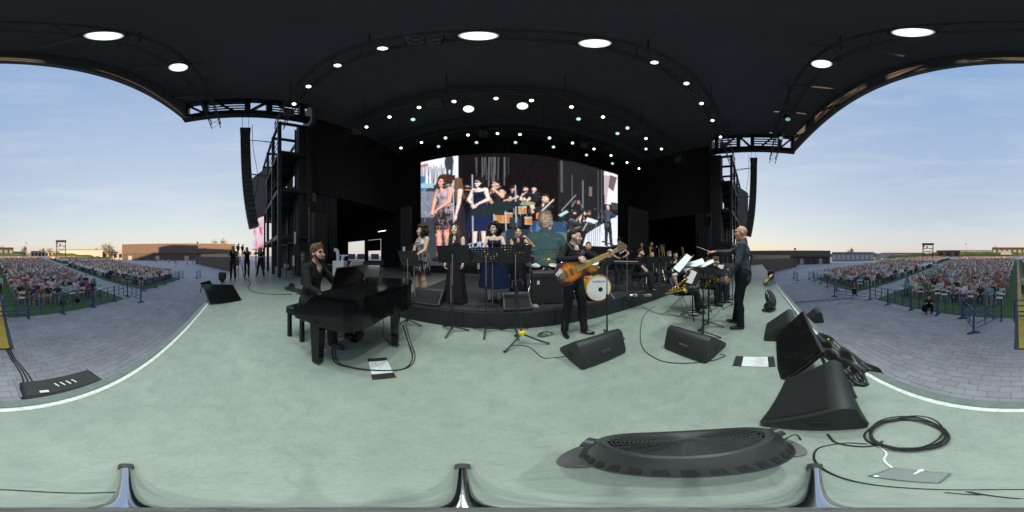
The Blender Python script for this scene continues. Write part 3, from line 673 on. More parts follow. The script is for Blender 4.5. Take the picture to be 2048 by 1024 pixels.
        sm = 3
        s.rc(V3(an.x, an.y, fz+.06)-td*.02, .036, V3(an.x, an.y, fz+.036)-td*.03, .034, sm, .01)
        s.rc(V3(an.x, an.y, fz+.042)-td*.02, .036, V3(an.x, an.y, fz+.026)+td*.15, .024, sm, .015)
        for q in (-.014, .018): s.rc(V3(an.x, an.y, fz+.03)+td*.03+V3(td.y, -td.x, 0)*q, .026, V3(an.x, an.y, fz+.022)+td*.145+V3(td.y, -td.x, 0)*q*.8, .019, sm, .012)
    if jacket:
        s.rc(L(0, -.005, .12), .125, L(0, -.005, -.10), .135, TOP, .05); s.el(L(0, -.005, -.06), (.178, .128, .12), TOP, .03, TR)
    me = s.mesh('person', [skin, top, bottom, shoe, M_EYEB, M_LIP, beard or hairm], noise=.0013, nfreq=46, scale=sc)
    o = bpy.data.objects.new(name, me); COL.objects.link(o); o.location = pos; o.rotation_euler = (0, 0, -R(az)); tag(o, label, 'person', group)
    # hair
    hv = max(vox, .0105); hs_ = SDF(hv); r2 = random.Random(hash(label) & 1023 if False else sum(map(ord, label)))
    if hair in ('short', 'tousled', 'thin'):
        g = {'short': .004, 'tousled': .015, 'thin': .001}[hair]
        hs_.el(Hd(0, -.022, .045), (.074+g, .088+g, .082+g), 0, .01, HR); hs_.el(Hd(0, -.06, -.005), (.066+g*.6, .05+g*.6, .07), 0, .02, HR)
        if hair != 'thin': hs_.el(Hd(0, .040, .098), (.056, .040, .022+g*.6), 0, .02, HR)
        if hair == 'tousled':
            for _ in range(34):
                a = r2.uniform(0, 2*math.pi); q = Hd(math.cos(a)*.07*r2.uniform(.3, 1), math.sin(a)*.075-.015, .105+r2.uniform(-.03, .02)); hs_.rc(q, .016, q+hu*.02+hr*r2.uniform(-.025, .025)+hf*r2.uniform(-.02, .03), .009, 0, .012)
    if hair == 'curly':
        for _ in range(210):
            a = r2.uniform(0, 2*math.pi); zz = r2.uniform(-.17, .125); rr = .098*math.sqrt(max(1-((zz-.0)/.16)**2, .15))+.022*r2.random()+(.03 if zz < -.02 else 0)
            x, y = math.cos(a)*rr, math.sin(a)*rr-.03
            if y > .035 and zz < .062: continue
            if y > .075 and zz < .085: continue
            hs_.el(Hd(x, y, zz+.02), [r2.uniform(.018, .032)]*3, 0, .012)
        hs_.el(Hd(0, -.035, .04), (.094, .098, .088), 0, .02, HR)
    if hair == 'long':
        hs_.el(Hd(0, -.022, .040), (.088, .098, .086), 0, .01, HR)
        for k in (-1, 1):
            for j in range(5):
                b = Hd(k*(.062+.006*j), -.05+.022*j, .03); e = L(k*(.10+.012*j), .02+.022*j-.04, .30-.02*j)+rt*r2.uniform(-.02, .02); mm = Hd(k*(.088), -.045+.018*j, -.12); hs_.rc(b, .026, mm, .030, 0, .02); hs_.rc(mm, .030, e, .014, 0, .02)
        for j in range(4): hs_.rc(Hd(-.06+.04*j, -.08, 0), .03, L(-.09+.06*j, -.11, .28), .022, 0, .02)
    if hair == 'bun':
        hs_.el(Hd(0, -.020, .040), (.080, .096, .084), 0, .01, HR); hs_.el(Hd(0, -.125, .035), (.034, .034, .034), 0, .015, HR); hs_.el(Hd(0, -.06, -.02), (.066, .045, .06), 0, .02, HR)
    if hair != 'bald' and hs_.p:
        # keep hair off the face: clip by only using prims behind it
        hm = hs_.mesh('hair', [hairm], noise=.003 if hair in ('curly', 'tousled', 'long') else .0016, nfreq=75, scale=sc); ho = bpy.data.objects.new('hair', hm); COL.objects.link(ho); ho.parent = o
    if glasses:
        g = MB()
        for k in (-1, 1):
            c = Hd(k*.033, .099, .006)
            g.tube([c+hr*.022*math.cos(t*math.pi/6)+hu*.016*math.sin(t*math.pi/6) for t in range(12)], .0028, 5, closed=True)
            g.tube([Hd(k*.055, .097, .01), Hd(k*.078, .06, .01), Hd(k*.081, -.01, .005)], .0025, 5)
        g.tube([Hd(-.012, .1, .01), Hd(.012, .1, .01)], .0025, 5)
        g.v = [tuple(Vector(v)*sc) for v in g.v]; g.build('glasses', M_BLACKG, o)
    o['_rt'] = 0; del o['_rt']
    F = dict(o=o, sc=sc, L=lambda x, y, z: L(x, y, z)*sc, H=lambda x, y, z: Hd(x, y, z)*sc, W=[v*sc for v in W_])
    return F
def to_world(F, v): return F['o'].matrix_basis @ Vector(v)
def skirt(F, prof, m, name='dress', pleats=18, amp=.0, c=(0, 0), n=96, rx=1.0, ry=.85, seed=1):
    """pleated skirt of revolution: prof of (radius, z) in body metres, top to bottom"""
    r2 = random.Random(seed); ph = [r2.uniform(0, 6.28) for _ in range(4)]
    vs = []; sc = F['sc']; z0, z1 = prof[0][1], prof[-1][1]
    for (r_, z) in prof:
        u = (z0-z)/(z0-z1)
        for k in range(n):
            a = 2*math.pi*k/n; f = 1+amp*u*(math.sin(pleats*a+ph[0])+.6*math.sin(pleats*.63*a+ph[1]+u*2))/max(r_, .05)
            vs.append(((c[0]+r_*f*rx*math.cos(a))*sc, (c[1]+r_*f*ry*math.sin(a))*sc, z*sc))
    fs = [(i*n+k, i*n+(k+1) % n, (i+1)*n+(k+1) % n, (i+1)*n+k) for i in range(len(prof)-1) for k in range(n)]
    mb = MB(); mb.add(vs, fs); return mb.build(name, m, F['o'], True)
# ------------------------------------------------------------------ things on the stage
def rot_az(az): return -R(az)
M_GRILL = mat('speaker_grille', (.014, .015, .016), .7, var=.25, scale=160, bump=1.0, bscale=300, spec=.3)
M_CAB = mat('speaker_cabinet_paint', (.020, .022, .023), .5, var=.12, scale=12, bump=.35, bscale=260)
def wedge(pos, az, label, w=.62, cable=None, handle=True, s=1.0):
    t = empty('wedge_monitor', pos, rot_az(az), label, 'loudspeaker', 'wedge monitors')
    prof = [(.245, .0), (.26, .02), (.262, .055), (-.085, .325), (-.115, .345), (-.15, .352), (-.18, .34), (-.205, .31), (-.262, .05), (-.255, .015), (-.235, .0)]
    n = len(prof); vs = []; W2 = w/2
    for x, k in ((-W2, .955), (-W2+.02, 1), (W2-.02, 1), (W2, .955)): vs += [(x, (y-.0)*k, .175+(z-.175)*k if k < 1 else z) for y, z in prof]
    fs = [(j*n+i, j*n+(i+1) % n, (j+1)*n+(i+1) % n, (j+1)*n+i) for j in range(3) for i in range(n)]+[tuple(range(n-1, -1, -1)), tuple(range(3*n, 4*n))]
    m = MB(); m.add([(x*s, y*s, z*s) for x, y, z in vs], fs); m.build('cabinet', M_CAB, t, True)
    ang = math.atan2(.27, -.347); c = Vector((0, .0885, .190)); nr = Vector((0, .27, .347)).normalized()
    Rm = Matrix((Vector((1, 0, 0)), Vector((0, -.347, .27)).normalized()*-1, nr)).transposed()
    m = MB(); m.box((c+nr*.004)*s, ((w-.07)*s, .40*s, .012*s), Rm, bev=.004); m.build('grille', M_GRILL, t)
    for k in (-1, 1):
        m = MB(); m.lathe([(.062*s, 0), (.058*s, .006*s), (.045*s, .004*s)], 18, Matrix.Translation((k*W2*s*1.0, -.02*s, .13*s)) @ Matrix.Rotation(k*R(90), 4, 'Y') @ Matrix.Scale(.6, 4, (1, 0, 0))); m.build('socket_plate', M_RUBBER, t)
    m = MB(); m.box((0, -.245*s, .17*s), (.13*s, .02*s, .05*s), (R(-12), 0, 0), bev=.008); m.build('emblem', mat('emblem_dark', (.034, .036, .038), .4), t)
    return t
wedge((1.05, 1.63, 0), -3, 'black wedge monitor lying at the bassist\'s feet, its back to us'); wedge((1.93, .74, 0), 104, 'black wedge monitor in front of the two conductor stands, cable in its end')
wedge((.95, -.37, 0), 23, 'big black wedge monitor with mesh grille next to the fan', .62, s=.98)
wedge((2.55, -.42, 0), 8, 'black wedge monitor behind the tilted television, below the conductor', .6)
wedge((-1.42, 3.0, RZ), 178, 'black wedge monitor on the riser edge below the singer in the fringed dress', .78, s=.84)
wedge((.32, 2.98, RZ), 178, 'grey-lit wedge monitor on the riser edge below the singer with raised arm', .62, s=.82)
wedge((3.9, -1.45, -.42), 10, 'black wedge monitor on the ledge just outside the white stage edge', .5, s=.9)
# ------------------------------------------------------------------ floor televisions
M_SCR = mat('television_glass_off', (.008, .009, .009), .12, coat=.3)
def floor_tv(a, b, ta, tb, label, body=.05):
    a, b, ta, tb = map(Vector, (a, b, ta, tb)); t = empty('floor_television', (a+b)/2, 0, label, 'television', 'tilted televisions facing the band'); o = (a+b)/2
    x = (b-a).normalized(); y = ((ta+tb)/2-(a+b)/2); hh = y.length; y = y.normalized(); z = x.cross(y); x = y.cross(z).normalized(); Wd = (b-a).length; Rm = Matrix((x, y, z)).transposed(); c = y*hh/2
    if z.z < 0: z = -z; Rm = Matrix((-x, y, z)).transposed()
    m = MB(); m.box(c-z*.03, (Wd, hh, .05), Rm, bev=.008); m.build('housing', M_BLACK, t)
    m = MB(); m.box(c-z*.001, (Wd-.03, hh-.03, .012), Rm); m.build('screen', M_SCR, t)
    for k in (-.3, .3):
        p = c+x*k*Wd+y*hh*.42-z*.05; m = MB(); m.bar(p, (p.x-z.x*.12, p.y-z.y*.12, 0.01), .03); m.build('prop', M_STEEL, t)
    return t
floor_tv((1.37, -.24, .02), (2.32, -.24, .02), (1.27, -.62, .46), (2.22, -.60, .46), 'large black television tilted back beside the big wedge monitor')
floor_tv((-4.05, -.80, .02), (-4.78, -.05, .02), (-4.5, -1.12, .45), (-5.35, -.38, .45), 'black television tilted back on the floor in front of the camera operators')
floor_tv((7.0, -.35, .02), (8.0, -.40, .02), (7.1, -.75, .46), (8.1, -.8, .46), 'black television tilted back at the far end of the stage edge, behind the conductor')
floor_tv((-6.6, -1.05, -.15), (-5.9, -1.25, -.15), (-6.7, -1.4, .3), (-6.0, -1.6, .3), 'black flat box leaning outside the white edge near the camera operators')
# small black lamp box further along the edge
t = empty('edge_lamp', (-8.2, -1.05, 0), 0, 'black box lamp on a short bracket at the stage edge by the camera operators', 'stage light')
m = MB(); m.box((0, 0, .30), (.42, .36, .42), bev=.06); m.build('head', M_BLACK, t); m = MB(); m.box((0, 0, .05), (.2, .2, .1)); m.build('base', M_BLACK, t)
t = empty('edge_lamp', (9.3, -.9, 0), 0, 'black box lamp at the far stage edge beyond the last television', 'stage light')
m = MB(); m.box((0, 0, .28), (.4, .36, .4), bev=.06); m.build('head', M_BLACK, t); m = MB(); m.box((0, 0, .05), (.2, .2, .1)); m.build('base', M_BLACK, t)
# plastic-wrapped moving head, and cloth heaped at the edge
def crumple(name, pos, out, hgt, label, cat, mt, seed, rz=0, nx=34, ny=22, fr=17):
    rr = np.random.default_rng(seed); ph = rr.uniform(0, 6.28, 12); m = MB(); vs = []; fs = []
    for j in range(ny+1):
        for i in range(nx+1):
            u, v = i/nx*2-1, j/ny*2-1; r_ = 1-max(abs(u), abs(v))**2.2
            f = .5+.25*math.sin(fr*u*.5+ph[0]+3*v)+.25*math.sin(fr*.45*v+ph[1]-2.5*u+math.sin(6*u+ph[3]))
            x = u*out[0]*(1+.12*math.sin(3*v+ph[2])); y = v*out[1]*(1+.14*math.sin(2.5*u+ph[4])); vs.append((x, y, .006+hgt*max(r_, 0)**.5*(.35+.65*f)))
    fs = [(j*(nx+1)+i, j*(nx+1)+i+1, (j+1)*(nx+1)+i+1, (j+1)*(nx+1)+i) for j in range(ny) for i in range(nx)]
    m.add(vs, fs); o = m.build(name, mt, None, True); o.location = pos; o.rotation_euler = (0, 0, rz); tag(o, label, cat); return o
M_VINYL = mat('black_vinyl_cloth', (.016, .017, .018), .35, var=.2, scale=10, bump=.3, bscale=30)
crumple('black_cloth', (1.72, -.90, .0), (.62, .14), .17, 'crumpled black cloth heaped along the white edge behind the television', 'cloth', M_VINYL, 3, R(4))
crumple('black_cloth', (1.22, -.80, .0), (.20, .10), .09, 'loose end of black cloth spilling onto the floor beside the big wedge monitor', 'cloth', M_VINYL, 5, R(-12))
m = MB(); m.box((1.92, -.965, .11), (.10, .05, .012), (.2, .1, .4)); tag(m.build('yellow_tag', M_YELLOW), 'small bright yellow tag sticking out of the crumpled black cloth', 'tag')
t = empty('wrapped_lamp', (3.75, -.36, 0), R(-35), 'moving lamp wrapped in shiny black plastic standing beside the conductor\'s wedge', 'stage light')
s_ = SDF(.014); s_.el((0, 0, .30), (.17, .09, .24), 0, .02, np.array(Euler((R(-22), 0, 0)).to_matrix())); s_.el((0, .05, .12), (.15, .11, .10), 0, .05)
o = bpy.data.objects.new('plastic_wrap', s_.mesh('plastic_wrap', [mat('shiny_black_plastic_wrap', (.02, .022, .022), .22, bump=.8, bscale=22)], noise=.006, nfreq=38)); COL.objects.link(o); o.parent = t
m = MB(); m.box((0, .05, .03), (.26, .24, .06), bev=.01); m.build('base', M_BLACK, t)
# ------------------------------------------------------------------ floor fan
t = empty('floor_fan', (.40, .165, 0), 0, 'big round black floor fan tilted upwards at our feet', 'fan')
fa = Vector((math.cos(R(44))*.84, math.cos(R(44))*.54, math.sin(R(44)))).normalized(); FZ = .275; q = fa.to_track_quat('Z', 'X').to_matrix().to_4x4(); FM_ = Matrix.Translation((0, 0, FZ)) @ q @ Matrix.Scale(.9, 4)
M_FAN = mat('fan_black_plastic', (.034, .036, .039), .36, var=.1, scale=12)
m = MB(); m.lathe([(.255, -.10), (.283, -.09), (.290, -.03), (.295, .02), (.292, .05), (.280, .062), (.262, .058), (.250, .045), (.250, -.06)], 56, FM_, cap=False); m.build('housing', M_FAN, t, True)
m = MB(); m.lathe([(.255, -.10), (.20, -.125), (.06, -.14), (.005, -.14)], 40, FM_, cap=False); m.build('back_cover', M_FAN, t, True)
for k in range(40):
    a = 2*math.pi*k/40
    m = MB(); m.box((.2845*math.cos(a), .2845*math.sin(a), -.045), (.010, .026, .058), (0, 0, a)); m.v = [tuple(FM_ @ Vector(v)) for v in m.v]; m.build('side_vent', M_RUBBER, t)
gr = MB()
for r_ in [.055+.0135*i for i in range(15)]: gr.tube([FM_ @ Vector((r_*math.cos(a*math.pi/24), r_*math.sin(a*math.pi/24), .052+.012*(1-(r_/.25)**2))) for a in range(48)], .0024, 4, closed=True)
for k in range(24):
    a = 2*math.pi*k/24; gr.tube([FM_ @ Vector((r_*math.cos(a+.5*(r_-.05)), r_*math.sin(a+.5*(r_-.05)), .050+.012*(1-(r_/.25)**2))) for r_ in (.05, .12, .18, .255)], .003, 4)
gr.build('front_grille', M_FAN, t)
m = MB(); m.lathe([(.055, .045), (.055, .066), (.04, .074), (.005, .076)], 24, FM_, cap=False); m.build('hub_cap', M_FAN, t, True)
for k in range(3):
    bl_ = MB(); vs = []
    for i in range(7):
        r_ = .05+.19*i/6
        for j in range(6): a = 2*math.pi*k/3+R(95)*j/5*(.7+.3*i/6); vs.append(FM_ @ Vector((r_*math.cos(a), r_*math.sin(a), -.03+.06*j/5)))
    bl_.add(vs, [(i*6+j, i*6+j+1, i*6+6+j+1, i*6+6+j) for i in range(6) for j in range(5)]); bl_.build('blade', mat('fan_blade', (.05, .052, .055), .3), t, True)
ax_ = fa.cross(Vector((0, 0, 1))).normalized()
for k in (-1, 1):
    c = Vector((0, 0, FZ))+ax_*k*.275
    m = MB(); m.lathe([(.035, -.02), (.035, .02)], 16, Matrix.Translation(c) @ ax_.to_track_quat('Z', 'Y').to_matrix().to_4x4()); m.build('pivot_knob', M_FAN, t)
    m = MB(); m.bar(c, c+Vector((ax_.x*k*.02, ax_.y*k*.02, -FZ+.015)), .05, .02); m.build('bracket', M_FAN, t)
    m = MB(); f0 = Vector((c.x, c.y, 0)); perp = Vector((fa.x, fa.y, 0)).normalized()
    out = []
    for i in range(20): a = 2*math.pi*i/20; e = 1 if math.cos(a) > 0 else .8; v = f0+ax_*k*.01+ax_*math.cos(a)*.055*1.3*(1)+perp*math.sin(a)*.12; out.append((v.x, v.y))
    if k < 0: pass
    m.prism(out if True else out, .0, .022); m.build('foot', M_FAN, t)
m = MB(); m.tube(smoothpath([Vector((0, 0, .06))+ax_*.28, Vector((0, 0, .12))+ax_*.36, Vector((0, 0, .02))+ax_*.4, Vector((0, 0, .012))+ax_*.34-fa*.1]), .004, 6); m.build('power_cord', M_RUBBER, t)
# ------------------------------------------------------------------ cables on the floor
def cable(name, pts, label, r_=.006, mt=M_RUBBER, cat='cable', group='cables on the stage floor'):
    m = MB(); m.tube(smoothpath(pts, 7), r_, 6); o = m.build(name, mt, None, True); return tag(o, label, cat, group)
def fl_(x, y, z=.007): p = at(x, y, z); return (p.x, p.y, z)
coil = []
c0 = at(1815, 868, .01)
for i in range(75):
    a = i*.42; r_ = .155+.012*math.sin(i*.9)+.006*(i/75); coil.append((c0.x+r_*math.cos(a)+.012*math.sin(i*.31), c0.y+r_*math.sin(a)+.01*math.cos(i*.23), .008+.0011*i*.5+.004*math.sin(i*1.7)))
m = MB(); m.tube(smoothpath(coil, 3), .0055, 6); tag(m.build('cable_coil', M_RUBBER, None, True), 'coil of black cable lying beside the big wedge monitor', 'cable')
cable('cable', [fl_(1655, 868), fl_(1672, 885), fl_(1720, 893), fl_(1752, 890), fl_(1765, 882)], 'black cable running from the big wedge monitor into the coil')
cable('cable', [fl_(1735, 888), fl_(1690, 886), fl_(1640, 895), fl_(1628, 915), fl_(1650, 940), fl_(1720, 965), fl_(1850, 978), fl_(2040, 979), fl_(2200, 986), fl_(2290, 984)], 'thin black cable looping past the tripod foot and the grey tablet', .004)
cable('cable', [fl_(1742, 868), fl_(1750, 885), fl_(1772, 905), fl_(1768, 920), fl_(1788, 938)], 'white cable from the coil to the grey tablet', .0045, mat('white_plastic', (.75, .76, .76), .4))
cable('cable', [fl_(1890, 985), fl_(1960, 990), fl_(1935, 983), fl_(2045, 998)], 'short kinked black cable behind the grey tablet', .003)
cable('cable', [fl_(1140, 712, .1), fl_(1110, 715), fl_(1085, 715), fl_(1060, 695), fl_(1035, 690), fl_(1020, 692)], 'black cable from the bassist\'s wedge to the yellow-collared tripod')
cable('cable', [fl_(1440, 708, .06), fl_(1450, 712), fl_(1420, 722), fl_(1350, 726), fl_(1310, 716), fl_(1283, 690), fl_(1282, 650), fl_(1290, 628), fl_(1310, 612)], 'long black cable curving from the conductor-side wedge to the riser')
cable('cable', [fl_(1283, 612), fl_(1310, 625), fl_(1350, 632), fl_(1390, 633), fl_(1420, 622), fl_(1450, 607)], 'black cable along the floor in front of the saxophone player')
cable('cable', [fl_(1330, 625), fl_(1400, 640), fl_(1430, 632), fl_(1440, 620)], 'thin black cable under the conductor stands', .004)
pk = [fl_(690, 640, .3), fl_(672, 665, .12), fl_(665, 690), fl_(668, 722), fl_(700, 735), fl_(770, 742), fl_(812, 735), fl_(825, 712), fl_(815, 680, .1), fl_(806, 650, .5)]
cable('cable', pk, 'thick black cable looping out under the piano and round the papers', .008); cable('cable', [(p[0]+.02, p[1]+.025, p[2]+.005) for p in pk], 'second black cable beside the thick loop under the piano', .006)
cable('cable', [fl_(760, 620, .4), fl_(768, 650, .1), fl_(765, 668), fl_(780, 685), fl_(800, 690)], 'thin black cable hanging behind the piano leg', .005)
for i, (x, y, r0) in enumerate(((1092, 668, .10), (1085, 671, .07))):
    c0 = at(x, y, .01); pts = [(c0.x+r0*(1+.25*math.sin(k*.7))*math.cos(k*.5), c0.y+r0*.8*math.sin(k*.5+.3*math.sin(k*.21)), .006+.001*k*.4) for k in range(34)]
    m = MB(); m.tube(smoothpath(pts, 3), .0035, 5); tag(m.build('cable_coil', M_RUBBER, None, True), ['loose tangle of thin cable beside the bassist\'s shoes', 'small tangle of thin cable left of the bassist\'s shoes'][i], 'cable')
cable('cable', [fl_(1128, 560, .5), (1.0, 2.35, .35), (.98, 2.32, .02), (1.02, 2.22, .008), (.93, 2.2, .008)], 'bass guitar lead hanging to the floor by the bassist', .004)
cable('cable', [fl_(1165, 640), fl_(1185, 637), fl_(1200, 632), fl_(1215, 628), fl_(1235, 622)], 'black cable at the riser foot behind the bassist', .006)
cable('cable', [(-9.6, .1, .01), (-8, .35, .01), (-6.5, .2, .01), (-5.6, .6, .01), (-5.2, 1.6, .01)], 'black cable across the floor by the camera operators', .012)
cable('cable', [(3.6, -.88, .008), (3.0, -.80, .008), (2.5, -.72, .008), (2.9, -.86, .008), (4.4, -.9, .008), (6.5, -.88, .008)], 'black cable along the white edge behind the wrapped lamp', .006)
# grey tablet, papers, tape
t = empty('grey_tablet', at(1822, 952, 0), R(190), 'flat grey tablet lying on the floor with a white plug', 'tablet')
m = MB(); m.box((0, 0, .012), (.13, .09, .014), bev=.004); m.build('body', mat('grey_plastic', (.15, .175, .165), .5), t); m = MB(); m.box((-.05, -.038, .0205), (.008, .006, .003)); m.build('indicator', mat('blue_led', (.1, .3, .8), .3, emit=((.2, .5, 1), 1)), t)
m = MB(); m.lathe([(.009, 0), (.007, .05)], 10, Matrix.Translation((.0, .055, .012)) @ Matrix.Rotation(R(90), 4, 'X')); m.build('plug', MATS['white_plastic'], t)
def paper_on_floor(c, rz, label, w=.297, h=.21):
    t = empty('set_list', (c[0], c[1], 0), rz, label, 'paper')
    m = MB(); m.box((0, 0, .006), (w, h, .004)); m.build('sheet', M_PAPER, t)
    m = MB(); m.box((w/2+.035, .0, .007), (.09, h*1.05, .006)); m.build('tape', M_RUBBER, t); m = MB(); m.box((-w/2-.02, 0, .007), (.07, h*1.05, .006)); m.build('tape', M_RUBBER, t)
    m = MB(); r2 = random.Random(4)
    for k in range(8): m.box((-.05+r2.uniform(-.02, .03), -h*.36+k*h*.1, .0085), (.12+r2.uniform(-.05, .05), .006, .001))
    m.build('printed_line', mat('print_grey', (.3, .31, .33), .8), t)
paper_on_floor(at(1511, 724), R(88), 'white set list taped flat to the floor near the television'); paper_on_floor(at(760, 735), R(-38), 'white set list taped to the floor under the piano cable', .28, .2)
paper_on_floor((3.35, 1.35), R(20), 'white sheet on the floor under the saxophone player\'s chair', .25, .18)
# ------------------------------------------------------------------ camera stand (its legs show at our feet)
t = empty('camera_stand', (0, 0, 0), 0, 'chrome three-legged camera stand at the very bottom of the picture', 'stand')
for px in (252, 925, 1630):
    a = R((px-1024)/2048*360+YAW); d = Vector((math.sin(a), math.cos(a), 0)); f = d*.37
    m = MB(); m.tube([f*.98+Vector((0, 0, .03)), f*.6+Vector((0, 0, .075)), d*.03+Vector((0, 0, .13))], .0135, 14, r2=.0085); m.build('leg', M_CHROME, t, True)
    m = MB(); m.tube([f*.95+Vector((0, 0, .036)), f*1.05+Vector((0, 0, .014))], .0185, 12); m.build('rubber_foot', mat('grey_rubber', (.07, .07, .06), .7), t, True)
m = MB(); m.lathe([(.018, .10), (.022, .11), (.022, .15), (.016, .165), (.012, .18), (.012, .75), (.009, .76), (.009, 1.0)], 20); m.build('pole', M_BLACK, t, True)
# ------------------------------------------------------------------ grand piano
PE = Vector((-.43, .90, 0)).normalized(); PD = Vector((.90, .43, 0)).normalized()   # along the keys, towards the tail
t = empty('grand_piano', (-1.80, 1.36, 0), math.atan2(PE.y, PE.x), 'glossy black baby grand piano with closed lid', 'piano')
# local x along the keys (towards upstage), local y = -depth
def pout(g=0.0):
    pts = [(-.745, 0), (-.745, -.30), (-.735, -.40), (-.69, -.50), (-.60, -.58), (-.47, -.63), (-.33, -.67), (-.2, -.72), (-.08, -.80), (.03, -.90), (.16, -.98), (.32, -1.02), (.47, -1.01), (.60, -.96), (.69, -.87), (.735, -.74), (.745, -.60), (.745, 0)]
    return [(x*(1+g), y*.80*(1+g)-(-.4)*(-g)) for x, y in pts]
m = MB(); m.prism(pout()[::-1], .58, .905); m.build('rim', M_BLACKG, t)
m = MB(); m.prism(pout(.012)[::-1], .913, .938); m.build('lid', M_BLACKG, t)
m = MB(); m.box((0, .14, .625), (1.49, .29, .07), bev=.01); m.build('key_bed', M_BLACKG, t)
for k in (-1, 1):
    m = MB(); vs = [(0, .905), (.05, .88), (.13, .79), (.17, .765), (.30, .755), (.305, .64), (0, .58)]
    x = k*.72; m.add([(x-.026, y, z) for y, z in vs]+[(x+.026, y, z) for y, z in vs], [tuple(range(7)), tuple(range(13, 6, -1))]+[(i, i+7, (i+1) % 7+7, (i+1) % 7) for i in range(7)]); m.build('cheek', M_BLACKG, t)
m = MB(); m.box((0, .285, .68), (1.38, .03, .05), bev=.005); m.build('key_slip', M_BLACKG, t)
M_IV = mat('white_key', (.75, .74, .70), .25)
kw = 1.225/52; me = MB(); me.box((0, 0, 0), (kw*.93, .15, .02), bev=.002); kme = me.mesh('white_key', M_IV)
for k in range(52): o = bpy.data.objects.new('white_key', kme); COL.objects.link(o); o.parent = t; o.location = (-.6125+kw*(k+.5), .19, .71)
me = MB(); me.box((0, 0, 0), (.011, .095, .014), bev=.002); bme = me.mesh('black_key', M_BLACKG)
for k in range(51):
    if k % 7 in (1, 4): continue
    o = bpy.data.objects.new('black_key', bme); COL.objects.link(o); o.parent = t; o.location = (-.6125+kw*(k+1), .165, .727)
m = MB(); m.box((0, .06, .80), (1.38, .03, .19), (R(-14), 0, 0), bev=.01); m.build('fallboard', M_BLACKG, t)
m = MB(); m.box((.02, -.05, 1.06), (.95, .02, .27), (R(16), 0, 0), bev=.006); m.build('music_desk', M_BLACKG, t)
m = MB(); m.box((.16, -.028, 1.10), (.44, .004, .31), (R(16), 0, 0)); m.build('sheet_music', M_PAPER, t)
for (x, y) in ((-.66, .02), (.66, .02), (.10, -.63)):
    m = MB()
    for sx in (0,):
        m.add([(x-.06, y-.06, .6), (x+.06, y-.06, .6), (x+.06, y+.06, .6), (x-.06, y+.06, .6), (x-.042, y-.042, .03), (x+.042, y-.042, .03), (x+.042, y+.042, .03), (x-.042, y+.042, .03)], [(0, 1, 2, 3), (7, 6, 5, 4), (0, 4, 5, 1), (1, 5, 6, 2), (2, 6, 7, 3), (3, 7, 4, 0)])
    m.box((x, y, .63), (.17, .17, .05)); lg = m.build('leg', M_BLACKG, t); f = MB(); f.lathe([(.028, 0), (.032, .03)], 12, Matrix.Translation((x, y, 0))); f.build('caster', M_SILVER, lg)
m = MB(); m.box((0, -.12, .33), (.05, .04, .54)); m.box((.14, -.12, .33), (.05, .04, .54)); m.box((.07, -.10, .09), (.26, .10, .10), bev=.02); ly = m.build('pedal_lyre', M_BLACKG, t)
for k in range(3): m = MB(); m.box((.01+k*.06, -.02, .06), (.022, .12, .012), bev=.004); m.build('pedal', M_BRASS, ly)
def bench(pos, rz):
    t = empty('piano_bench', pos, rz, 'black piano bench under the pianist', 'bench')
    m = MB(); m.box((0, 0, .50), (.70, .34, .05), bev=.02); m.build('cushion', M_VINYL, t); m = MB(); m.box((0, 0, .44), (.68, .33, .07)); m.build('apron', M_BLACKG, t)
    for sx in (-1, 1):
        for sy in (-1, 1): m = MB(); m.box((sx*.30, sy*.13, .195), (.05, .05, .43)); m.build('leg', M_BLACKG, t)
bench((-2.38, 1.02, .02), math.atan2(PE.y, PE.x))
# ------------------------------------------------------------------ stands
def tripod_base(t, r_=.26, z=.05, mt=M_BLACK, ph=0.0, thick=.014):
    for k in range(3):
        a = ph+k*2*math.pi/3; m = MB(); m.tube([(0, 0, z+.09), (r_*.5*math.cos(a), r_*.5*math.sin(a), z+.05), (r_*math.cos(a), r_*math.sin(a), thick)], thick, 6); m.build('leg', mt, t)
def music_stand(pos, az, zc, label, w=.52, h=.34, tilt=20, perf=False, sheets=0, chrome=True, mt=M_BLACK, ph=.5):
    """az: where the reading side faces"""
    t = empty('music_stand', pos, rot_az(az), label, 'music stand', 'black music stands')
    tripod_base(t, .27, .02, M_BLACK, ph)
    m = MB(); m.tube([(0, 0, .06), (0, 0, .62*zc)], .013, 8); m.build('lower_tube', M_BLACK, t); m = MB(); m.tube([(0, 0, .6*zc), (0, 0, zc)], .009, 8); m.build('upper_tube', M_SILVER if chrome else M_BLACK, t)
    m = MB(); m.lathe([(.018, -.03), (.018, .03)], 10, Matrix.Translation((0, 0, .61*zc))); m.build('collar', M_BLACK, t)
    Rm = Euler((R(tilt), 0, 0)).to_matrix(); c = Vector((0, .02, zc))
    m = MB()
    def slab(cx, cz, dx, dz, dy=.006): p = c+Rm @ Vector((cx, 0, cz)); m.box(p, (dx, dy, dz), Rm)
    if not perf: slab(0, 0, w, h)
    else:
        nx, nz_ = 10, 6; hole = .012; sx = w/nx; sz = h/nz_
        for i in range(nx+1): slab(-w/2+i*sx, 0, sx-hole, h, .006)
        for j in range(nz_+1): slab(0, -h/2+j*sz, w, sz-hole, .0052)
    m.build('desk', mt, t)
    m = MB(); m.box(c+Rm @ Vector((0, .03, -h/2)), (w, .06, .008), Rm); m.build('shelf', mt, t)
    for k in range(sheets):
        m = MB(); m.box(c+Rm @ Vector(((k-.5*(sheets-1))*.2, .008+.003*k, .01)), (.205, .003, .29), Rm); m.build('sheet_music', M_PAPER, t)
    return t
music_stand(azd(815, 2.95), 20, 1.276, 'black music stand with holes in front of the singer in the fringed dress', .5, .26, perf=True)
music_stand(azd(905, 2.62), 5, 1.352, 'wide plain black music stand in front of the singer in the long black gown', .56, .29, tilt=14)
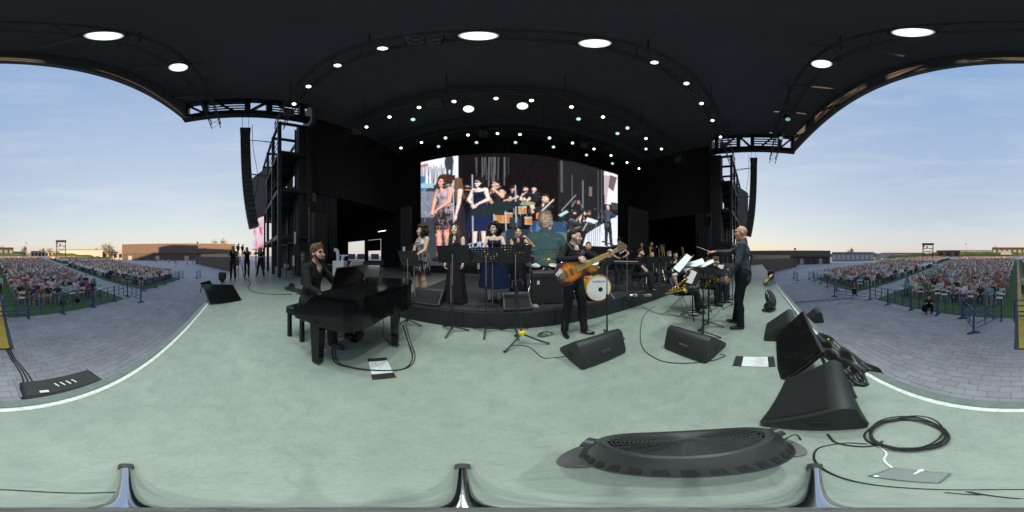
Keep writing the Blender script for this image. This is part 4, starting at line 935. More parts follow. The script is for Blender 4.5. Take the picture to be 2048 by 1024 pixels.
music_stand(azd(972, 2.6), 0, 1.335, 'perforated black music stand in front of the singer in the navy dress', .5, .23, perf=True, tilt=14)
music_stand(azd(1031, 2.58), -5, 1.352, 'perforated black music stand beside the yellow-collared tripod', .48, .27, perf=True, tilt=14)
music_stand(azd(1214, 2.42), 325, 1.17, 'black music stand with sheets in front of the bassist', .5, .33, tilt=40, sheets=2)
music_stand((2.30, .76, 0), 112, 1.10, 'conductor\'s black music stand, the nearer one with big white sheets', .5, .34, tilt=68, sheets=0, chrome=False)
music_stand((2.72, .80, 0), 112, 1.10, 'conductor\'s black music stand, the farther one under the white sheets', .5, .34, tilt=66, chrome=False)
for i, (x, d, z, fa_) in enumerate(((1385, 3.35, .88, 300), (1418, 3.9, .92, 300), (1440, 4.25, .95, 300), (1456, 5.0, .95, 290))):
    music_stand(azd(x, d), fa_, z, 'black music stand of the saxophones, %s from the riser' % ORD[i], .48, .33, tilt=30, sheets=(1, 0, 1, 0)[i], chrome=False)
for i, (x, d, z) in enumerate(((1290, 4.55, 1.13), (1307, 4.6, 1.13), (1332, 5.0, 1.15))):
    p = azd(x, d); music_stand((p.x, p.y, RZ if d < 6 else 0), 20, z-RZ, 'black music stand in front of the trombones, %s from the drums' % ORD[i], .42, .34, tilt=14)
# conductor's score: big loose curved sheets
def curved_sheet(pos, w, h, bend, rz, tilt, label):
    m = MB(); n = 14; vs = []
    for j in range(2):
        for i in range(n+1): u = i/n-.5; vs.append((u*w, (j-.5)*h, bend*(math.cos(u*4.2)-.5)+.03*math.sin(u*9+j)))
    m.add(vs, [(i, i+1, n+2+i, n+1+i) for i in range(n)]); o = m.build('score_sheet', M_PAPER, None, True); o.location = pos; o.rotation_euler = (R(tilt), 0, rz); tag(o, label, 'paper'); return o
curved_sheet((2.38, .95, 1.19), .46, .34, .05, R(25), -18, 'large white score sheet drooping over the conductor\'s nearer stand'); curved_sheet((2.62, .83, 1.17), .44, .32, .03, R(18), -22, 'large white score sheet lying on the conductor\'s farther stand')
curved_sheet((2.25, 1.08, 1.22), .26, .34, .02, R(60), -40, 'white score sheet standing up at the edge of the conductor\'s scores')
def mic_stand(pos, zt, label, az=180, lean=0.0, boom=None, base='tripod', mic=True, chrome=True):
    t = empty('microphone_stand', pos, rot_az(az), label, 'microphone stand', 'microphone stands')
    if base == 'tripod': tripod_base(t, .30, .02, M_BLACK, 1.0, .010)
    else: m = MB(); m.lathe([(.13, 0), (.13, .015), (.03, .03)], 20); m.build('round_base', M_BLACK, t, True)
    top = Vector((0, lean, zt)); m = MB(); m.tube([(0, 0, .05), top*.55], .011, 8); m.build('lower_tube', M_BLACK if not chrome else M_SILVER, t); m = MB(); m.tube([top*.5, top], .008, 8); m.build('upper_tube', M_SILVER if chrome else M_BLACK, t)
    tip = top; dv = Vector((0, .6, .35)).normalized()
    if boom:
        tip = top+Vector(boom); m = MB(); m.tube([top-Vector(boom)*.3, tip], .008, 8); m.build('boom', M_BLACK, t); dv = Vector(boom).normalized()
    if mic:
        m = MB(); m.tube([tip-dv*.02, tip+dv*.13], .013, 10, r2=.017); mc = m.build('microphone', M_BLACK, t, True); m = MB(); m.ball(tip+dv*.15, .026, 12); m.build('grille_head', M_SILVER, mc, True)
    return t
def onr(x, d): p = azd(x, d); return (p.x, p.y, RZ)
mic_stand(onr(830, 3.32), 1.20, 'silver microphone stand of the singer in the fringed dress', 25, -.04)
mic_stand(onr(902, 3.0), 1.16, 'microphone stand of the singer in the long black gown', 5, 0, chrome=True)
mic_stand(onr(985, 2.95), 1.20, 'microphone stand of the singer in the navy dress', 0, 0)
mic_stand(onr(1060, 3.3), 1.13, 'silver microphone stand held by the singer with raised arm', -20, 0)
mic_stand(onr(1254, 3.75), 1.12, 'tall microphone stand with long boom over the drums', 300, 0, (0, .42, .14), chrome=True)
mic_stand(onr(1318, 5.2), 1.2, 'microphone stand by the trombone players', 20, 0)
mic_stand(azd(1465, 4.0), .92, 'short microphone stand in front of the saxophones', 280, 0, (0, .2, .05), chrome=False)
t = empty('guitar_stand', at(1043, 690), R(20), 'black tripod stand with bright yellow collar on the floor', 'stand')
for a, l_ in ((200, .30), (330, .36), (80, .30)):
    m = MB(); e = Vector((l_*math.cos(R(a)), l_*math.sin(R(a)), .018)); m.tube([(0, 0, .20), e], .013, 8); lg = m.build('leg', M_BLACK, t); m = MB(); m.ball(e, .02, 8); m.build('rubber_foot', M_RUBBER, lg)
m = MB(); m.lathe([(.03, .18), (.042, .19), (.042, .235), (.03, .245)], 6); m.box((.04, 0, .212), (.06, .03, .03)); m.build('collar', M_YELLOW, t)
m = MB(); m.tube([(0, 0, .2), (-.05, .05, .95)], .013, 8); m.build('pole', M_BLACK, t); m = MB(); m.tube([(-.14, .0, .90), (-.12, .03, .99), (-.05, .05, .98), (.02, .07, .99), (.05, .03, .93)], .012, 6); m.build('neck_yoke', M_RUBBER, t)
# ------------------------------------------------------------------ bass amplifier
t = empty('bass_amplifier', (.93, 3.05, RZ), R(-8), 'tall black bass amplifier cabinet on the riser behind the bassist', 'amplifier')
m = MB(); m.box((0, .22, .34), (.60, .44, .66), bev=.015); m.build('cabinet', M_CAB, t); m = MB(); m.box((0, -.004, .28), (.55, .012, .50)); m.build('grille', mat('amp_cloth', (.012, .011, .013), .9, bump=.5, bscale=200), t)
m = MB(); m.box((0, -.006, .60), (.55, .014, .09), bev=.003); m.build('control_panel', mat('amp_panel', (.03, .03, .032), .35), t)
for k in range(6): m = MB(); m.lathe([(.011, 0), (.009, .015)], 10, Matrix.Translation((-.2+k*.05, -.013, .60)) @ Matrix.Rotation(R(90), 4, 'X')); m.build('knob', M_BLACK, t)
m = MB(); m.box((-.18, -.014, .46), (.05, .006, .075)); m.build('badge', mat('badge_silver', (.5, .5, .52), .4), t)
for k in (-1, 1): m = MB(); m.box((k*.24, .22, .685), (.03, .12, .02)); m.build('handle', M_RUBBER, t)
for i, (dx, dy) in enumerate(((.66, 2.92), (.56, 3.1))):
    m = MB(); m.box((dx, dy, RZ+.03), (.10, .14, .05), (0, 0, .3*i), bev=.01); tag(m.build('effect_pedal', [M_GREYP, MATS['white_plastic']][i]), ['small grey effect pedal on the riser beside the bass amplifier', 'small white power block on the riser beside the bass amplifier'][i], 'pedal')
# ------------------------------------------------------------------ drums
M_SHELL = mat('amber_maple_lacquer', (.62, .27, .03), .22, coat=.7, var=.2, scale=4)
M_HEAD = mat('white_drum_head', (.74, .74, .72), .55, var=.04, scale=5); M_CYM = mat('cymbal_bronze', (.55, .42, .20), .3, 1.0, var=.2, scale=6); M_DSH = mat('black_drum_lacquer', (.012, .012, .014), .15, coat=.6)
def drum(name, c, r_, dep, axis, label, shell=M_SHELL, lugs=8, front=M_HEAD, cat='drum', stand=None, hoop=M_SILVER):
    q = Vector(axis).normalized().to_track_quat('Z', 'Y').to_matrix().to_4x4(); t = empty(name, c, 0, label, cat)
    m = MB(); m.lathe([(r_, -dep/2), (r_, dep/2)], 36, q, cap=False); m.build('shell', shell, t, True)
    for k in (-1, 1):
        m = MB(); m.lathe([(r_*.99, k*dep/2-.005), (r_*.985, k*dep/2+.004)][::k] if False else [(r_*.995, k*(dep/2+.004)), (.002, k*(dep/2+.004))], 36, q, cap=False); m.build('drum_head', front, t)
        m = MB(); m.tube([q @ Vector((r_*1.012*math.cos(a*math.pi/20), r_*1.012*math.sin(a*math.pi/20), k*(dep/2))) for a in range(40)], r_*.035+.004, 6, closed=True); m.build('hoop', hoop, t, True)
    for j in range(lugs):
        a = 2*math.pi*j/lugs; m = MB(); m.tube([q @ Vector((r_*1.03*math.cos(a), r_*1.03*math.sin(a), z)) for z in (-dep*.46, dep*.46)], .006, 5); m.box(q @ Vector((r_*1.02*math.cos(a), r_*1.02*math.sin(a), 0)), (.02, .02, .04), q.to_3x3()); m.build('lug', M_SILVER, t)
    if stand == 'legs':
        for j in range(3): a = j*2.1+.4; m = MB(); m.tube([(r_*1.05*math.cos(a), r_*1.05*math.sin(a), dep*.2), (r_*1.1*math.cos(a), r_*1.1*math.sin(a), RZ-c[2])], .007, 6); m.build('leg', M_SILVER, t)
    if stand == 'pole':
        m = MB(); m.tube([(0, 0, -dep/2), (0, 0, RZ-c[2]+.2)], .012, 6); m.build('stand_tube', M_SILVER, t)
        for j in range(3): a = j*2.1+.4; m = MB(); m.tube([(0, 0, RZ-c[2]+.25), (.22*math.cos(a), .22*math.sin(a), RZ-c[2]+.01)], .008, 6); m.build('leg', M_SILVER, t)
    return t, q
bc = Vector((2.05, 3.05, RZ+.285)); bax = (math.sin(R(196)), math.cos(R(196)), 0)
bd, bq = drum('bass_drum', bc, .275, .42, bax, 'amber bass drum with white front head behind the bassist\'s stand', hoop=M_SHELL)
fc = bpy.data.curves.new('logo', 'FONT'); fc.body = 'YAMAHA'; fc.size = .075; fc.align_x = 'CENTER'; fo = bpy.data.objects.new('logo_src', fc); COL.objects.link(fo)
bpy.context.view_layer.update(); fm = bpy.data.meshes.new_from_object(fo.evaluated_get(bpy.context.evaluated_depsgraph_get())); bpy.data.objects.remove(fo)
fm.materials.append(M_RUBBER); lo_ = bpy.data.objects.new('lettering', fm); COL.objects.link(lo_); lo_.parent = bd
bx_ = Vector((-bax[1], bax[0], 0)); lo_.matrix_local = Matrix((( bx_.x, 0, bax[0], bax[0]*.2165), (bx_.y, 0, bax[1], bax[1]*.2165), (0, 1, 0, .12), (0, 0, 0, 1)))
m = MB(); m.lathe([(.052, .2165), (.04, .2175), (.002, .2175)], 20, bq @ Matrix.Translation((0, -.0, 0)), cap=False); o = m.build('port_ring', M_RUBBER, bd); o.location = bx_*.04+Vector((0, 0, -.03))
for k in (-1, 1): m = MB(); p = bx_*k*.26; m.tube([p*.95+Vector((0, 0, -.08))+Vector(bax)*.1, p*1.45+Vector(bax)*.22+Vector((0, 0, -.275))], .009, 6); m.build('spur', M_SILVER, bd)
drum('rack_tom', (1.82, 3.42, RZ+.70), .15, .22, (.1, -.35, 1), 'amber rack tom above the bass drum', stand='pole'); drum('rack_tom', (2.2, 3.45, RZ+.70), .165, .24, (-.1, -.35, 1), 'second amber rack tom above the bass drum, nearer the conductor', stand='pole')
drum('floor_tom', (1.60, 3.35, RZ+.38), .20, .36, (0, 0, 1), 'amber floor tom half hidden behind the bassist', stand='legs'); drum('snare_drum', (2.5, 3.62, RZ+.60), .175, .14, (0, -.1, 1), 'silver snare drum in front of the drummer', shell=M_SILVER, stand='pole')
def cymbal(p, zt, r_, label, tilt=(0, 0), name='cymbal_stand'):
    t = empty(name, p, 0, label, 'cymbal'); m = MB(); m.tube([(0, 0, .1), (0, 0, zt)], .010, 6); m.build('tube', M_SILVER, t)
    for j in range(3): a = j*2.1; m = MB(); m.tube([(0, 0, .35), (.26*math.cos(a), .26*math.sin(a), .01)], .009, 6); m.build('leg', M_SILVER, t)
    q = Matrix.Translation((0, 0, zt)) @ Euler((R(tilt[0]), R(tilt[1]), 0)).to_matrix().to_4x4(); m = MB(); m.lathe([(.003, .03), (.03, .026), (.045, .012), (r_*.6, .004), (r_, -.008)], 32, q, cap=False); m.build('cymbal', M_CYM, t, True)
cymbal((1.55, 3.75, RZ), 1.02, .21, 'bronze cymbal on a stand left of the drummer', (12, 6)); cymbal((2.55, 3.3, RZ), 1.0, .20, 'bronze cymbal on a stand behind the bassist\'s music stand', (10, -10)); cymbal((2.75, 3.75, RZ), .86, .17, 'hi-hat cymbals beside the snare drum', name='hi_hat_stand'); cymbal((2.25, 4.2, RZ), 1.05, .24, 'large ride cymbal beside the drummer', (14, 10))
# darker percussion set behind the singer with raised arm
drum('percussion_drum', azd(1090, 4.35, RZ+.42), .2, .3, (.2, -.9, .35), 'black drum in the percussion set above the amplifier', shell=M_DSH, front=M_DSH, stand='pole'); drum('percussion_drum', azd(1070, 4.5, RZ+.62), .14, .2, (0, -.3, 1), 'small black tom of the percussion set behind the raised-arm singer', shell=M_DSH, front=M_HEAD, stand='pole'); drum('percussion_drum', azd(1106, 4.7, RZ+.62), .15, .2, (0, -.3, 1), 'small black tom of the percussion set nearer the bassist', shell=M_DSH, front=M_HEAD, stand='pole')
p = azd(1062, 4.2); cymbal((p.x, p.y, RZ), 1.0, .2, 'cymbal of the percussion set next to the raised-arm singer', (8, 12)); p = azd(1098, 4.15); cymbal((p.x, p.y, RZ), .9, .18, 'cymbal of the percussion set above the amplifier', (14, -8)); p = azd(1120, 4.6); cymbal((p.x, p.y, RZ), 1.1, .2, 'high cymbal of the percussion set behind the bassist\'s shoulder', (14, 4))
p = azd(1176, 4.15); t = empty('drum_stool', (2.38, 3.92, RZ), 0, 'black round stool under the drummer', 'stool'); m = MB(); m.lathe([(.15, .42), (.17, .44), (.17, .48), (.15, .5)], 20); m.build('seat', M_VINYL, t, True); m = MB(); m.tube([(0, 0, .1), (0, 0, .43)], .02, 8); m.build('post', M_SILVER, t); tripod_base(t, .22, .1, M_SILVER)
# keyboard on an X stand, pedal board
p = azd(1250, 4.35); t = empty('keyboard_stand', (p.x, p.y, RZ), R(-60), 'electric keyboard on a silver X-shaped stand beside the drums', 'keyboard')
m = MB(); m.box((0, 0, .80), (.78, .28, .08), bev=.01); m.build('keyboard', M_BLACK, t); m = MB(); m.box((0, -.05, .841), (.7, .10, .008)); m.build('keys', M_IV, t)
for k in (-1, 1):
    for y in (-.1, .1): m = MB(); m.bar((k*.30, y+.02*k, .02), (-k*.30, y+.02*k, .76), .018); m.build('leg', M_STEEL, t)
for i in range(5):
    p = azd(1262+i*9, 3.85); m = MB(); m.box((p.x, p.y, RZ+.035), (.09, .12, .055), (0, 0, -.6+.1*i), bev=.01); tag(m.build('effect_pedal', [M_SILVER, M_GREYP, M_BLACK, M_SILVER, M_GREYP][i]), 'effect pedal on the riser edge, %s from the drums' % ORD[i], 'pedal', 'row of effect pedals')
# ------------------------------------------------------------------ side-stage clutter behind the pianist
t = empty('equipment_case', azd(680, 7.6), R(35), 'tall white box with bent air ducts behind the pianist', 'box'); m = MB(); m.box((0, 0, .55), (.55, .5, 1.1), bev=.02); m.build('box', mat('white_case', (.55, .56, .57), .5, var=.06, scale=4), t)
m = MB(); m.tube(smoothpath([(-.1, 0, 1.1), (-.1, 0, 1.35), (-.14, 0, 1.55), (-.28, .02, 1.62)]), .085, 12); m.build('duct', mat('duct_grey', (.5, .51, .52), .5, bump=.6, bscale=25), t, True); m = MB(); m.tube(smoothpath([(.12, 0, 1.1), (.14, 0, 1.25), (.24, 0, 1.36)]), .07, 12); m.build('duct', MATS['duct_grey'], t, True)
t = empty('fire_extinguisher', azd(676, 6.7), 0, 'red fire extinguisher on the floor behind the piano', 'fire extinguisher'); M_RED = mat('red_paint', (.32, .02, .03), .35); m = MB(); m.lathe([(.085, 0), (.09, .03), (.09, .42), (.06, .5), (.03, .53)], 18); m.build('cylinder', M_RED, t, True); m = MB(); m.box((0, 0, .56), (.05, .14, .05)); m.build('valve', M_RUBBER, t); m = MB(); m.tube(smoothpath([(.02, 0, .56), (.12, 0, .5), (.11, 0, .2)]), .012, 6); m.build('hose', M_RUBBER, t)
t = empty('fire_extinguisher', azd(702, 7.2), 0, 'second red extinguisher deeper in the wing behind the piano', 'fire extinguisher'); m = MB(); m.lathe([(.085, 0), (.09, .03), (.09, .42), (.06, .5), (.03, .53)], 18); m.build('cylinder', M_RED, t, True); m = MB(); m.box((0, 0, .56), (.05, .14, .05)); m.build('valve', M_RUBBER, t)
# mixing desk with lamps, silhouetted in the loading door
t = empty('mixing_desk', azd(728, 9.0), R(42), 'side-stage mixing desk silhouetted against the open loading door', 'mixing desk')
m = MB(); m.box((0, 0, .95), (2.2, .8, .14), (R(8), 0, 0), bev=.03); m.build('console', M_BLACK, t)
for k in (-.9, .9): m = MB(); m.box((k, 0, .45), (.08, .6, .9)); m.build('leg', M_BLACK, t)
for k in (-.75, -.2, .6): m = MB(); m.box((k, .32, 1.28), (.44, .05, .32), (R(-12), 0, 0), bev=.01); m.build('monitor', M_BLACK, t)
for k in (-.45, .3): m = MB(); m.tube(smoothpath([(k, .3, 1.0), (k, .32, 1.3), (k+.08, .2, 1.42)]), .012, 6); m.build('gooseneck_lamp', M_BLACK, t)
m = MB(); m.tube([(-1.6, .6, 1.35), (-.5, .6, 1.35)], .02, 6); m.build('blue_light_strip', mat('blue_strip', (.1, .2, .6), .3, emit=((.15, .35, 1), .3)), t)
t = empty('rack_case', azd(712, 8.2), R(35), 'black equipment rack beside the mixing desk', 'rack'); m = MB(); m.box((0, 0, .5), (.7, .7, 1.0), bev=.03); m.build('case', M_BLACK, t)
for k in range(4): m = MB(); m.box((0, -.355, .25+k*.2), (.55, .012, .12)); m.build('unit', M_GREYP, t)
t = empty('loudspeaker_stack', azd(838, 10.5), 0, 'black side-fill loudspeaker beneath the screen edge', 'loudspeaker'); m = MB(); m.box((0, 0, .6), (.8, .7, 1.2), bev=.02); m.build('cabinet', M_CAB, t); m = MB(); m.box((0, -.36, .6), (.7, .012, 1.1)); m.build('grille', M_GRILL, t)
for i, (x, d, z0, z1) in enumerate(((808, 7.5, 1.45, 1.75), (958, 9.5, 1.5, 1.9), (957, 9.5, .55, .9), (590, 9.3, 2.0, 2.7), (587, 9.2, .75, 1.35))):
    t = empty('white_light_panel', azd(x, d, z0), R(-YAW-(x-1024)/2048*360), 'narrow upright pale light panel, %s from the left' % ['third', 'fourth', 'fifth', 'second', 'first'][i], 'light panel', 'narrow pale light panels')
    m = MB(); m.box((0, 0, (z1-z0)/2), (.12, .05, z1-z0), bev=.01); m.build('panel', mat('pale_panel', (.55, .56, .55), .5), t); m = MB(); m.box((0, .04, -z0/2), (.03, .03, z0)); m.build('post', M_STEEL, t)
t = empty('fluorescent_tube', azd(764, 13.0, zat(463, 13.0)), R(20), 'small lit fluorescent tube in the dark wing left of the screen', 'lamp'); m = MB(); m.tube([(-.32, 0, 0), (.32, 0, .06)], .025, 8); m.build('tube', mat('tube_glow', (.8, .8, .8), .4, emit=((1, .98, .92), .8)), t)
m = MB(); m.box((0, .03, .06), (.7, .04, .05), (0, -R(5), 0)); m.build('fitting', M_STEEL, t)
t = empty('par_lamp', azd(573, 9.2), 0, 'small round floor lamp at the foot of the steel tower', 'stage light'); m = MB(); m.lathe([(.13, -.1), (.15, .0), (.15, .12)], 18, Matrix.Translation((0, 0, .75)) @ Matrix.Rotation(R(80), 4, 'X')); m.build('head', M_SILVER, t, True); m = MB(); m.tube([(0, 0, 0), (0, 0, .7)], .02, 6); m.build('post', M_STEEL, t)
for i, (x, d, w_, h_) in enumerate(((580, 6.4, .5, .12), (596, 6.0, .55, .1), (607, 5.6, .4, .08), (583, 6.9, .25, .2))):
    p = azd(x, d); crumple('cable_heap', (p.x, p.y, 0), (w_/2, .2), h_, 'low heap of black cables and boxes behind the pianist, %s of four' % ORD[i], 'cable', M_RUBBER, 11+i, .4*i, 20, 14, 40)
for i, x in enumerate((610, 617)):
    t = empty('road_case', azd(x, 7.4+i*.25), R(20), ['upright dark road case with metal clips behind the pianist', 'second upright road case just beside the clipped one'][i], 'case'); m = MB(); m.box((0, 0, .75), (.28, .3, 1.5), bev=.02); m.build('case', M_BLACK, t)
    for k in range(2): m = MB(); m.box((0, -.155, 1.2+.15*k), (.08, .02, .06)); m.build('clip', M_SILVER, t)
# cloth-covered case lying outside the stage edge, with rods
t = empty('covered_case', (-.68, -1.38, -.33), R(-3), 'black cloth-covered case with silver rods outside the white stage edge', 'case')
m = MB(); m.box((0, 0, .0), (.76, .30, .26), bev=.03); m.build('case', mat('tarpaulin', (.022, .023, .023), .7, var=.2, scale=6, bump=.5, bscale=9), t)
for x in (-.40, .40): m = MB(); m.tube([(x, .12, .10), (x+.02, -.19, .12)], .014, 8); m.build('rod', M_SILVER, t); 
for k in range(4): m = MB(); m.box((-.12+k*.06, .02, .137), (.012, .07, .010), (0, 0, .3)); m.build('white_strap', MATS['white_plastic'], t)
m = MB(); m.box((.2, .09, .133), (.08, .035, .008), (0, 0, -.1)); m.build('paper_tag', M_PAPER, t)
# ------------------------------------------------------------------ musicians
def lc(pos, az, h, wp):
    v = Vector(wp)-Vector(pos); a = R(az); s_ = 1.75/h
    return tuple(Vector((v.x*math.cos(a)-v.y*math.sin(a), v.x*math.sin(a)+v.y*math.cos(a), v.z))*s_)
FEED = {}
SEATF = ((-.13, .42, .085), (.13, .42, .085))
F_JK = mat('dark_patterned_jacket', (.042, .049, .064), .7, var=.8, scale=26, bump=.3, bscale=24, spec=.2)
F_SILV = mat('silver_sequin', (.30, .32, .33), .4, .2, var=.4, scale=40); F_NAVY = fabric('navy_satin', (.007, .010, .030), .5); F_GOWN = fabric('black_gown', (.016, .012, .018), .75)
F_TULLE = mat('navy_tulle', (.007, .012, .040), .85, var=.25, scale=16, spec=.15)
# pianist
p, az = (-2.31, 1.03, 0), 62
FEED['pianist'] = person('bearded pianist in dark jacket and glasses seated at the piano', p, az, 1.95, pelvis=(0, -.02, .575), lean=9, feet=((-.14, .50, .085), (.14, .42, .085)), hands=((-.22, .38, .705), (.20, .39, .705)), elbow=((-1, -.4, -.5), (1, -.4, -.5)), palm=((0, 0, -1), (0, 0, -1)), curl=(.35, .35),
      head=(14, 6), top=fabric('charcoal_blazer', (.012, .014, .0145)), hair='tousled', hairm=H_LB, beard=H_BR, glasses=True, vox=.010, jacket=True, handdir=((.1, 1, -.1), (-.1, 1, -.1)), skin=SK2, shoe=mat('dark_canvas_shoe', (.03, .03, .035), .8))
# singers
p, az = onr(845, 3.62), 203
F = person('singer with big curly hair in silver fringed top and short black skirt', p, az, 1.68, True, hands=((-.10, .30, 1.02), (.06, .30, 1.0)), elbow=((-.7, -.5, -.4), (.7, -.5, -.4)), head=(16, 4), sleeve='strap', top=F_SILV, bottom=F_BLK, legs='bare', hair='curly', hairm=H_BR, skin=SK2, vox=.011, curl=(.9, .9), palm=((0, 0, -1), (0, 0, -1)))
FEED['s1'] = F
skirt(F, [(.125, 1.06), (.165, .96), (.185, .88), (.19, .78), (.195, .68)], F_BLK, 'skirt', 14, .004)
fr = MB(); r2 = random.Random(3)
for k in range(110):
    a = 2*math.pi*k/110; r_ = .150; z0 = r2.choice((1.12, 1.0, .95)); l_ = r2.uniform(.16, .30); q = [F['sc']*Vector((math.cos(a)*(r_+.02)*1.0, math.sin(a)*(r_+.015)*.85, z0)), F['sc']*Vector((math.cos(a)*(r_+.045), math.sin(a)*(r_+.045)*.85, z0-l_))]; fr.bar(q[0], q[1], .008, .003)
fr.build('silver_fringe', F_SILV, F['o'])
fr = MB()
for k in range(90):
    a = 2*math.pi*k/90; z0 = .69; l_ = r2.uniform(.08, .15); q = [F['sc']*Vector((math.cos(a)*.193, math.sin(a)*.193*.85, z0)), F['sc']*Vector((math.cos(a)*.197, math.sin(a)*.197*.85, z0-l_))]; fr.bar(q[0], q[1], .007, .003)
fr.build('hem_fringe', F_BLK, F['o'])
p, az = onr(911, 3.38), 184
F = person('singer with long wavy hair in a floor-length black gown', p, az, 1.66, True, hands=((-.20, .10, .80), (.22, .08, .80)), head=(0, 6), sleeve='strap', top=F_GOWN, bottom=F_GOWN, legs='bare', hair='long', hairm=H_LB, skin=SK4, vox=.011)
FEED['s2'] = F; skirt(F, [(.118, 1.08), (.165, .97), (.185, .86), (.20, .6), (.235, .25), (.27, .03)], F_GOWN, 'gown_skirt', 13, .014)
p, az = onr(989, 3.36), 184
F = person('singer with dark curly hair in strapless navy tulle dress', p, az, 1.68, True, hands=((-.07, .22, 1.04), (.09, .21, 1.02)), elbow=((-1, -.5, -.3), (1, -.5, -.3)), head=(22, 5), sleeve='bare', top=F_NAVY, bottom=F_NAVY, legs='bare', hair='curly', hairm=H_DK, skin=SK4, vox=.011, glasses=True, palm=((0, 0, -1), (0, 0, -1)))
FEED['s3'] = F; skirt(F, [(.122, 1.07), (.19, .96), (.25, .80), (.30, .58), (.335, .40), (.34, .36)], F_TULLE, 'tulle_skirt', 23, .013, ry=.95)
p, az = onr(1037, 3.78), 192
F = person('singer with tied-back dark hair in black dress, one arm raised to the microphone', p, az, 1.66, True, hands=((-.22, .24, 1.43), (-.06, .24, 1.10)), elbow=((-1, .1, -.9), (.9, -.4, -.5)), head=(-8, 4), sleeve='strap', top=F_GOWN, bottom=F_GOWN, legs='bare', hair='bun', hairm=H_DK, skin=SK2, vox=.012, curl=(1.1, .7))
FEED['s4'] = F; skirt(F, [(.118, 1.08), (.165, .97), (.182, .86), (.19, .6), (.20, .35), (.21, .16)], F_GOWN, 'dress_skirt', 11, .008)
# bassist and bass
bc_ = Vector((.96, 1.99, 1.12)); be_ = Vector((1.76, 1.90, 1.45)); bxv = (be_-bc_).normalized(); bn = Vector((.12, -1, .12)); bn = (bn-bxv*bn.dot(bxv)).normalized(); byv = bn.cross(bxv)
BM = Matrix.Translation(bc_) @ Matrix((bxv, byv, bn)).transposed().to_4x4()
p, az, h = (1.13, 2.30, 0), 166, 1.77
rh = BM @ Vector((.13, .125, .045)); lh = BM @ Vector((.60, -.045, .0))
FEED['bassist'] = person('bassist in black shirt standing with a six-string sunburst bass', p, az, h, hands=(lc(p, az, h, lh), lc(p, az, h, rh)), elbow=((-.8, -.2, -1), (1, -.3, -.35)), palm=((.4, .2, 1), (0, -1, -.1)), handdir=((-.35, .25, .8), (-.9, .35, -.35)), curl=(1.2, .55),
      head=(-34, -6), feet=((-.13, .10, .085), (.14, -.05, .085)), toes=(-18, 10), sleeve='long', hair='short', hairm=H_BR, skin=SK1, vox=.0095, shoe=mat('polished_black_shoe', (.008, .008, .009), .15), beard=mat('stubble', (.30, .18, .13), .6))
t = empty('bass_guitar', BM.translation, 0, 'sunburst six-string electric bass with yellow fretboard held by the bassist', 'guitar'); t.matrix_basis = BM
def burst():
    m = bpy.data.materials.new('sunburst_lacquer'); m.use_nodes = True; tt = m.node_tree; b = tt.nodes['Principled BSDF']; co = tt.nodes.new('ShaderNodeTexCoord'); mp_ = tt.nodes.new('ShaderNodeMapping'); mp_.inputs['Scale'].default_value = (4.0, 5.6, 0); mp_.inputs['Location'].default_value = (.1, 0, 0)
    g = tt.nodes.new('ShaderNodeTexGradient'); g.gradient_type = 'SPHERICAL'; r_ = tt.nodes.new('ShaderNodeValToRGB'); e = r_.color_ramp.elements
    e[0].position = .0; e[0].color = (.045, .012, .03, 1); e[1].position = .62; e[1].color = (.80, .33, .03, 1); q = e.new(.22); q.color = (.14, .03, .05, 1); q = e.new(.40); q.color = (.62, .17, .02, 1)
    w = tt.nodes.new('ShaderNodeTexWave'); w.inputs['Scale'].default_value = 6; w.inputs['Distortion'].default_value = 4; x = tt.nodes.new('ShaderNodeMixRGB'); x.blend_type = 'MULTIPLY'; x.inputs['Fac'].default_value = .25
    tt.links.new(co.outputs['Object'], mp_.inputs[0]); tt.links.new(mp_.outputs[0], g.inputs[0]); tt.links.new(g.outputs[0], r_.inputs[0]); tt.links.new(co.outputs['Object'], w.inputs[0]); tt.links.new(r_.outputs[0], x.inputs['Color1']); tt.links.new(w.outputs[0], x.inputs['Color2']); tt.links.new(x.outputs[0], b.inputs['Base Color'])
    b.inputs['Roughness'].default_value = .18; b.inputs['Coat Weight'].default_value = .6; m.diffuse_color = (.6, .25, .04, 1); return m
outl = [(-.245, 0), (-.232, .08), (-.185, .145), (-.11, .172), (-.02, .155), (.06, .128), (.14, .150), (.235, .192), (.275, .185), (.262, .155), (.205, .105), (.175, .052), (.175, -.05), (.205, -.095), (.245, -.150), (.215, -.172), (.12, -.142), (.03, -.135), (-.06, -.165), (-.15, -.160), (-.215, -.10)]
sm_ = [(v.x, v.y) for v in smoothpath([(x, y, 0) for x, y in outl]+[(-.245, 0, 0)], 3)][:-1]
m = MB(); n = len(sm_); ins = [(x*.955, y*.945) for x, y in sm_]
m.add([(x, y, -.034) for x, y in ins]+[(x, y, -.024) for x, y in sm_]+[(x, y, .004) for x, y in sm_]+[(x, y, .014) for x, y in ins], [tuple(range(n))[::-1], tuple(range(3*n, 4*n))]+[(j*n+i, j*n+(i+1) % n, (j+1)*n+(i+1) % n, (j+1)*n+i) for j in range(3) for i in range(n)]); m.build('body', burst(), t, True)
M_FB = mat('maple_fretboard', (.62, .42, .07), .4, var=.1, scale=9)
m = MB(); m.add([(.06, -.040, .013), (.06, .040, .013), (.78, .029, .020), (.78, -.029, .020), (.06, -.040, .024), (.06, .040, .024), (.78, .029, .031), (.78, -.029, .031)], [(3, 2, 1, 0), (4, 5, 6, 7), (0, 1, 5, 4), (1, 2, 6, 5), (2, 3, 7, 6), (3, 0, 4, 7)]); m.build('fretboard', M_FB, t)
m = MB(); m.tube([(.17, 0, -.002), (.78, 0, .012)], .028, 10, r2=.020); m.build('neck', mat('maple_neck', (.42, .24, .09), .4), t, True)
fr = MB()
for k in range(21): x = .78-.70*(1-.5**(k/12)); fr.box((x, 0, .0275-.001*(k/21)), (.003, .06, .006))
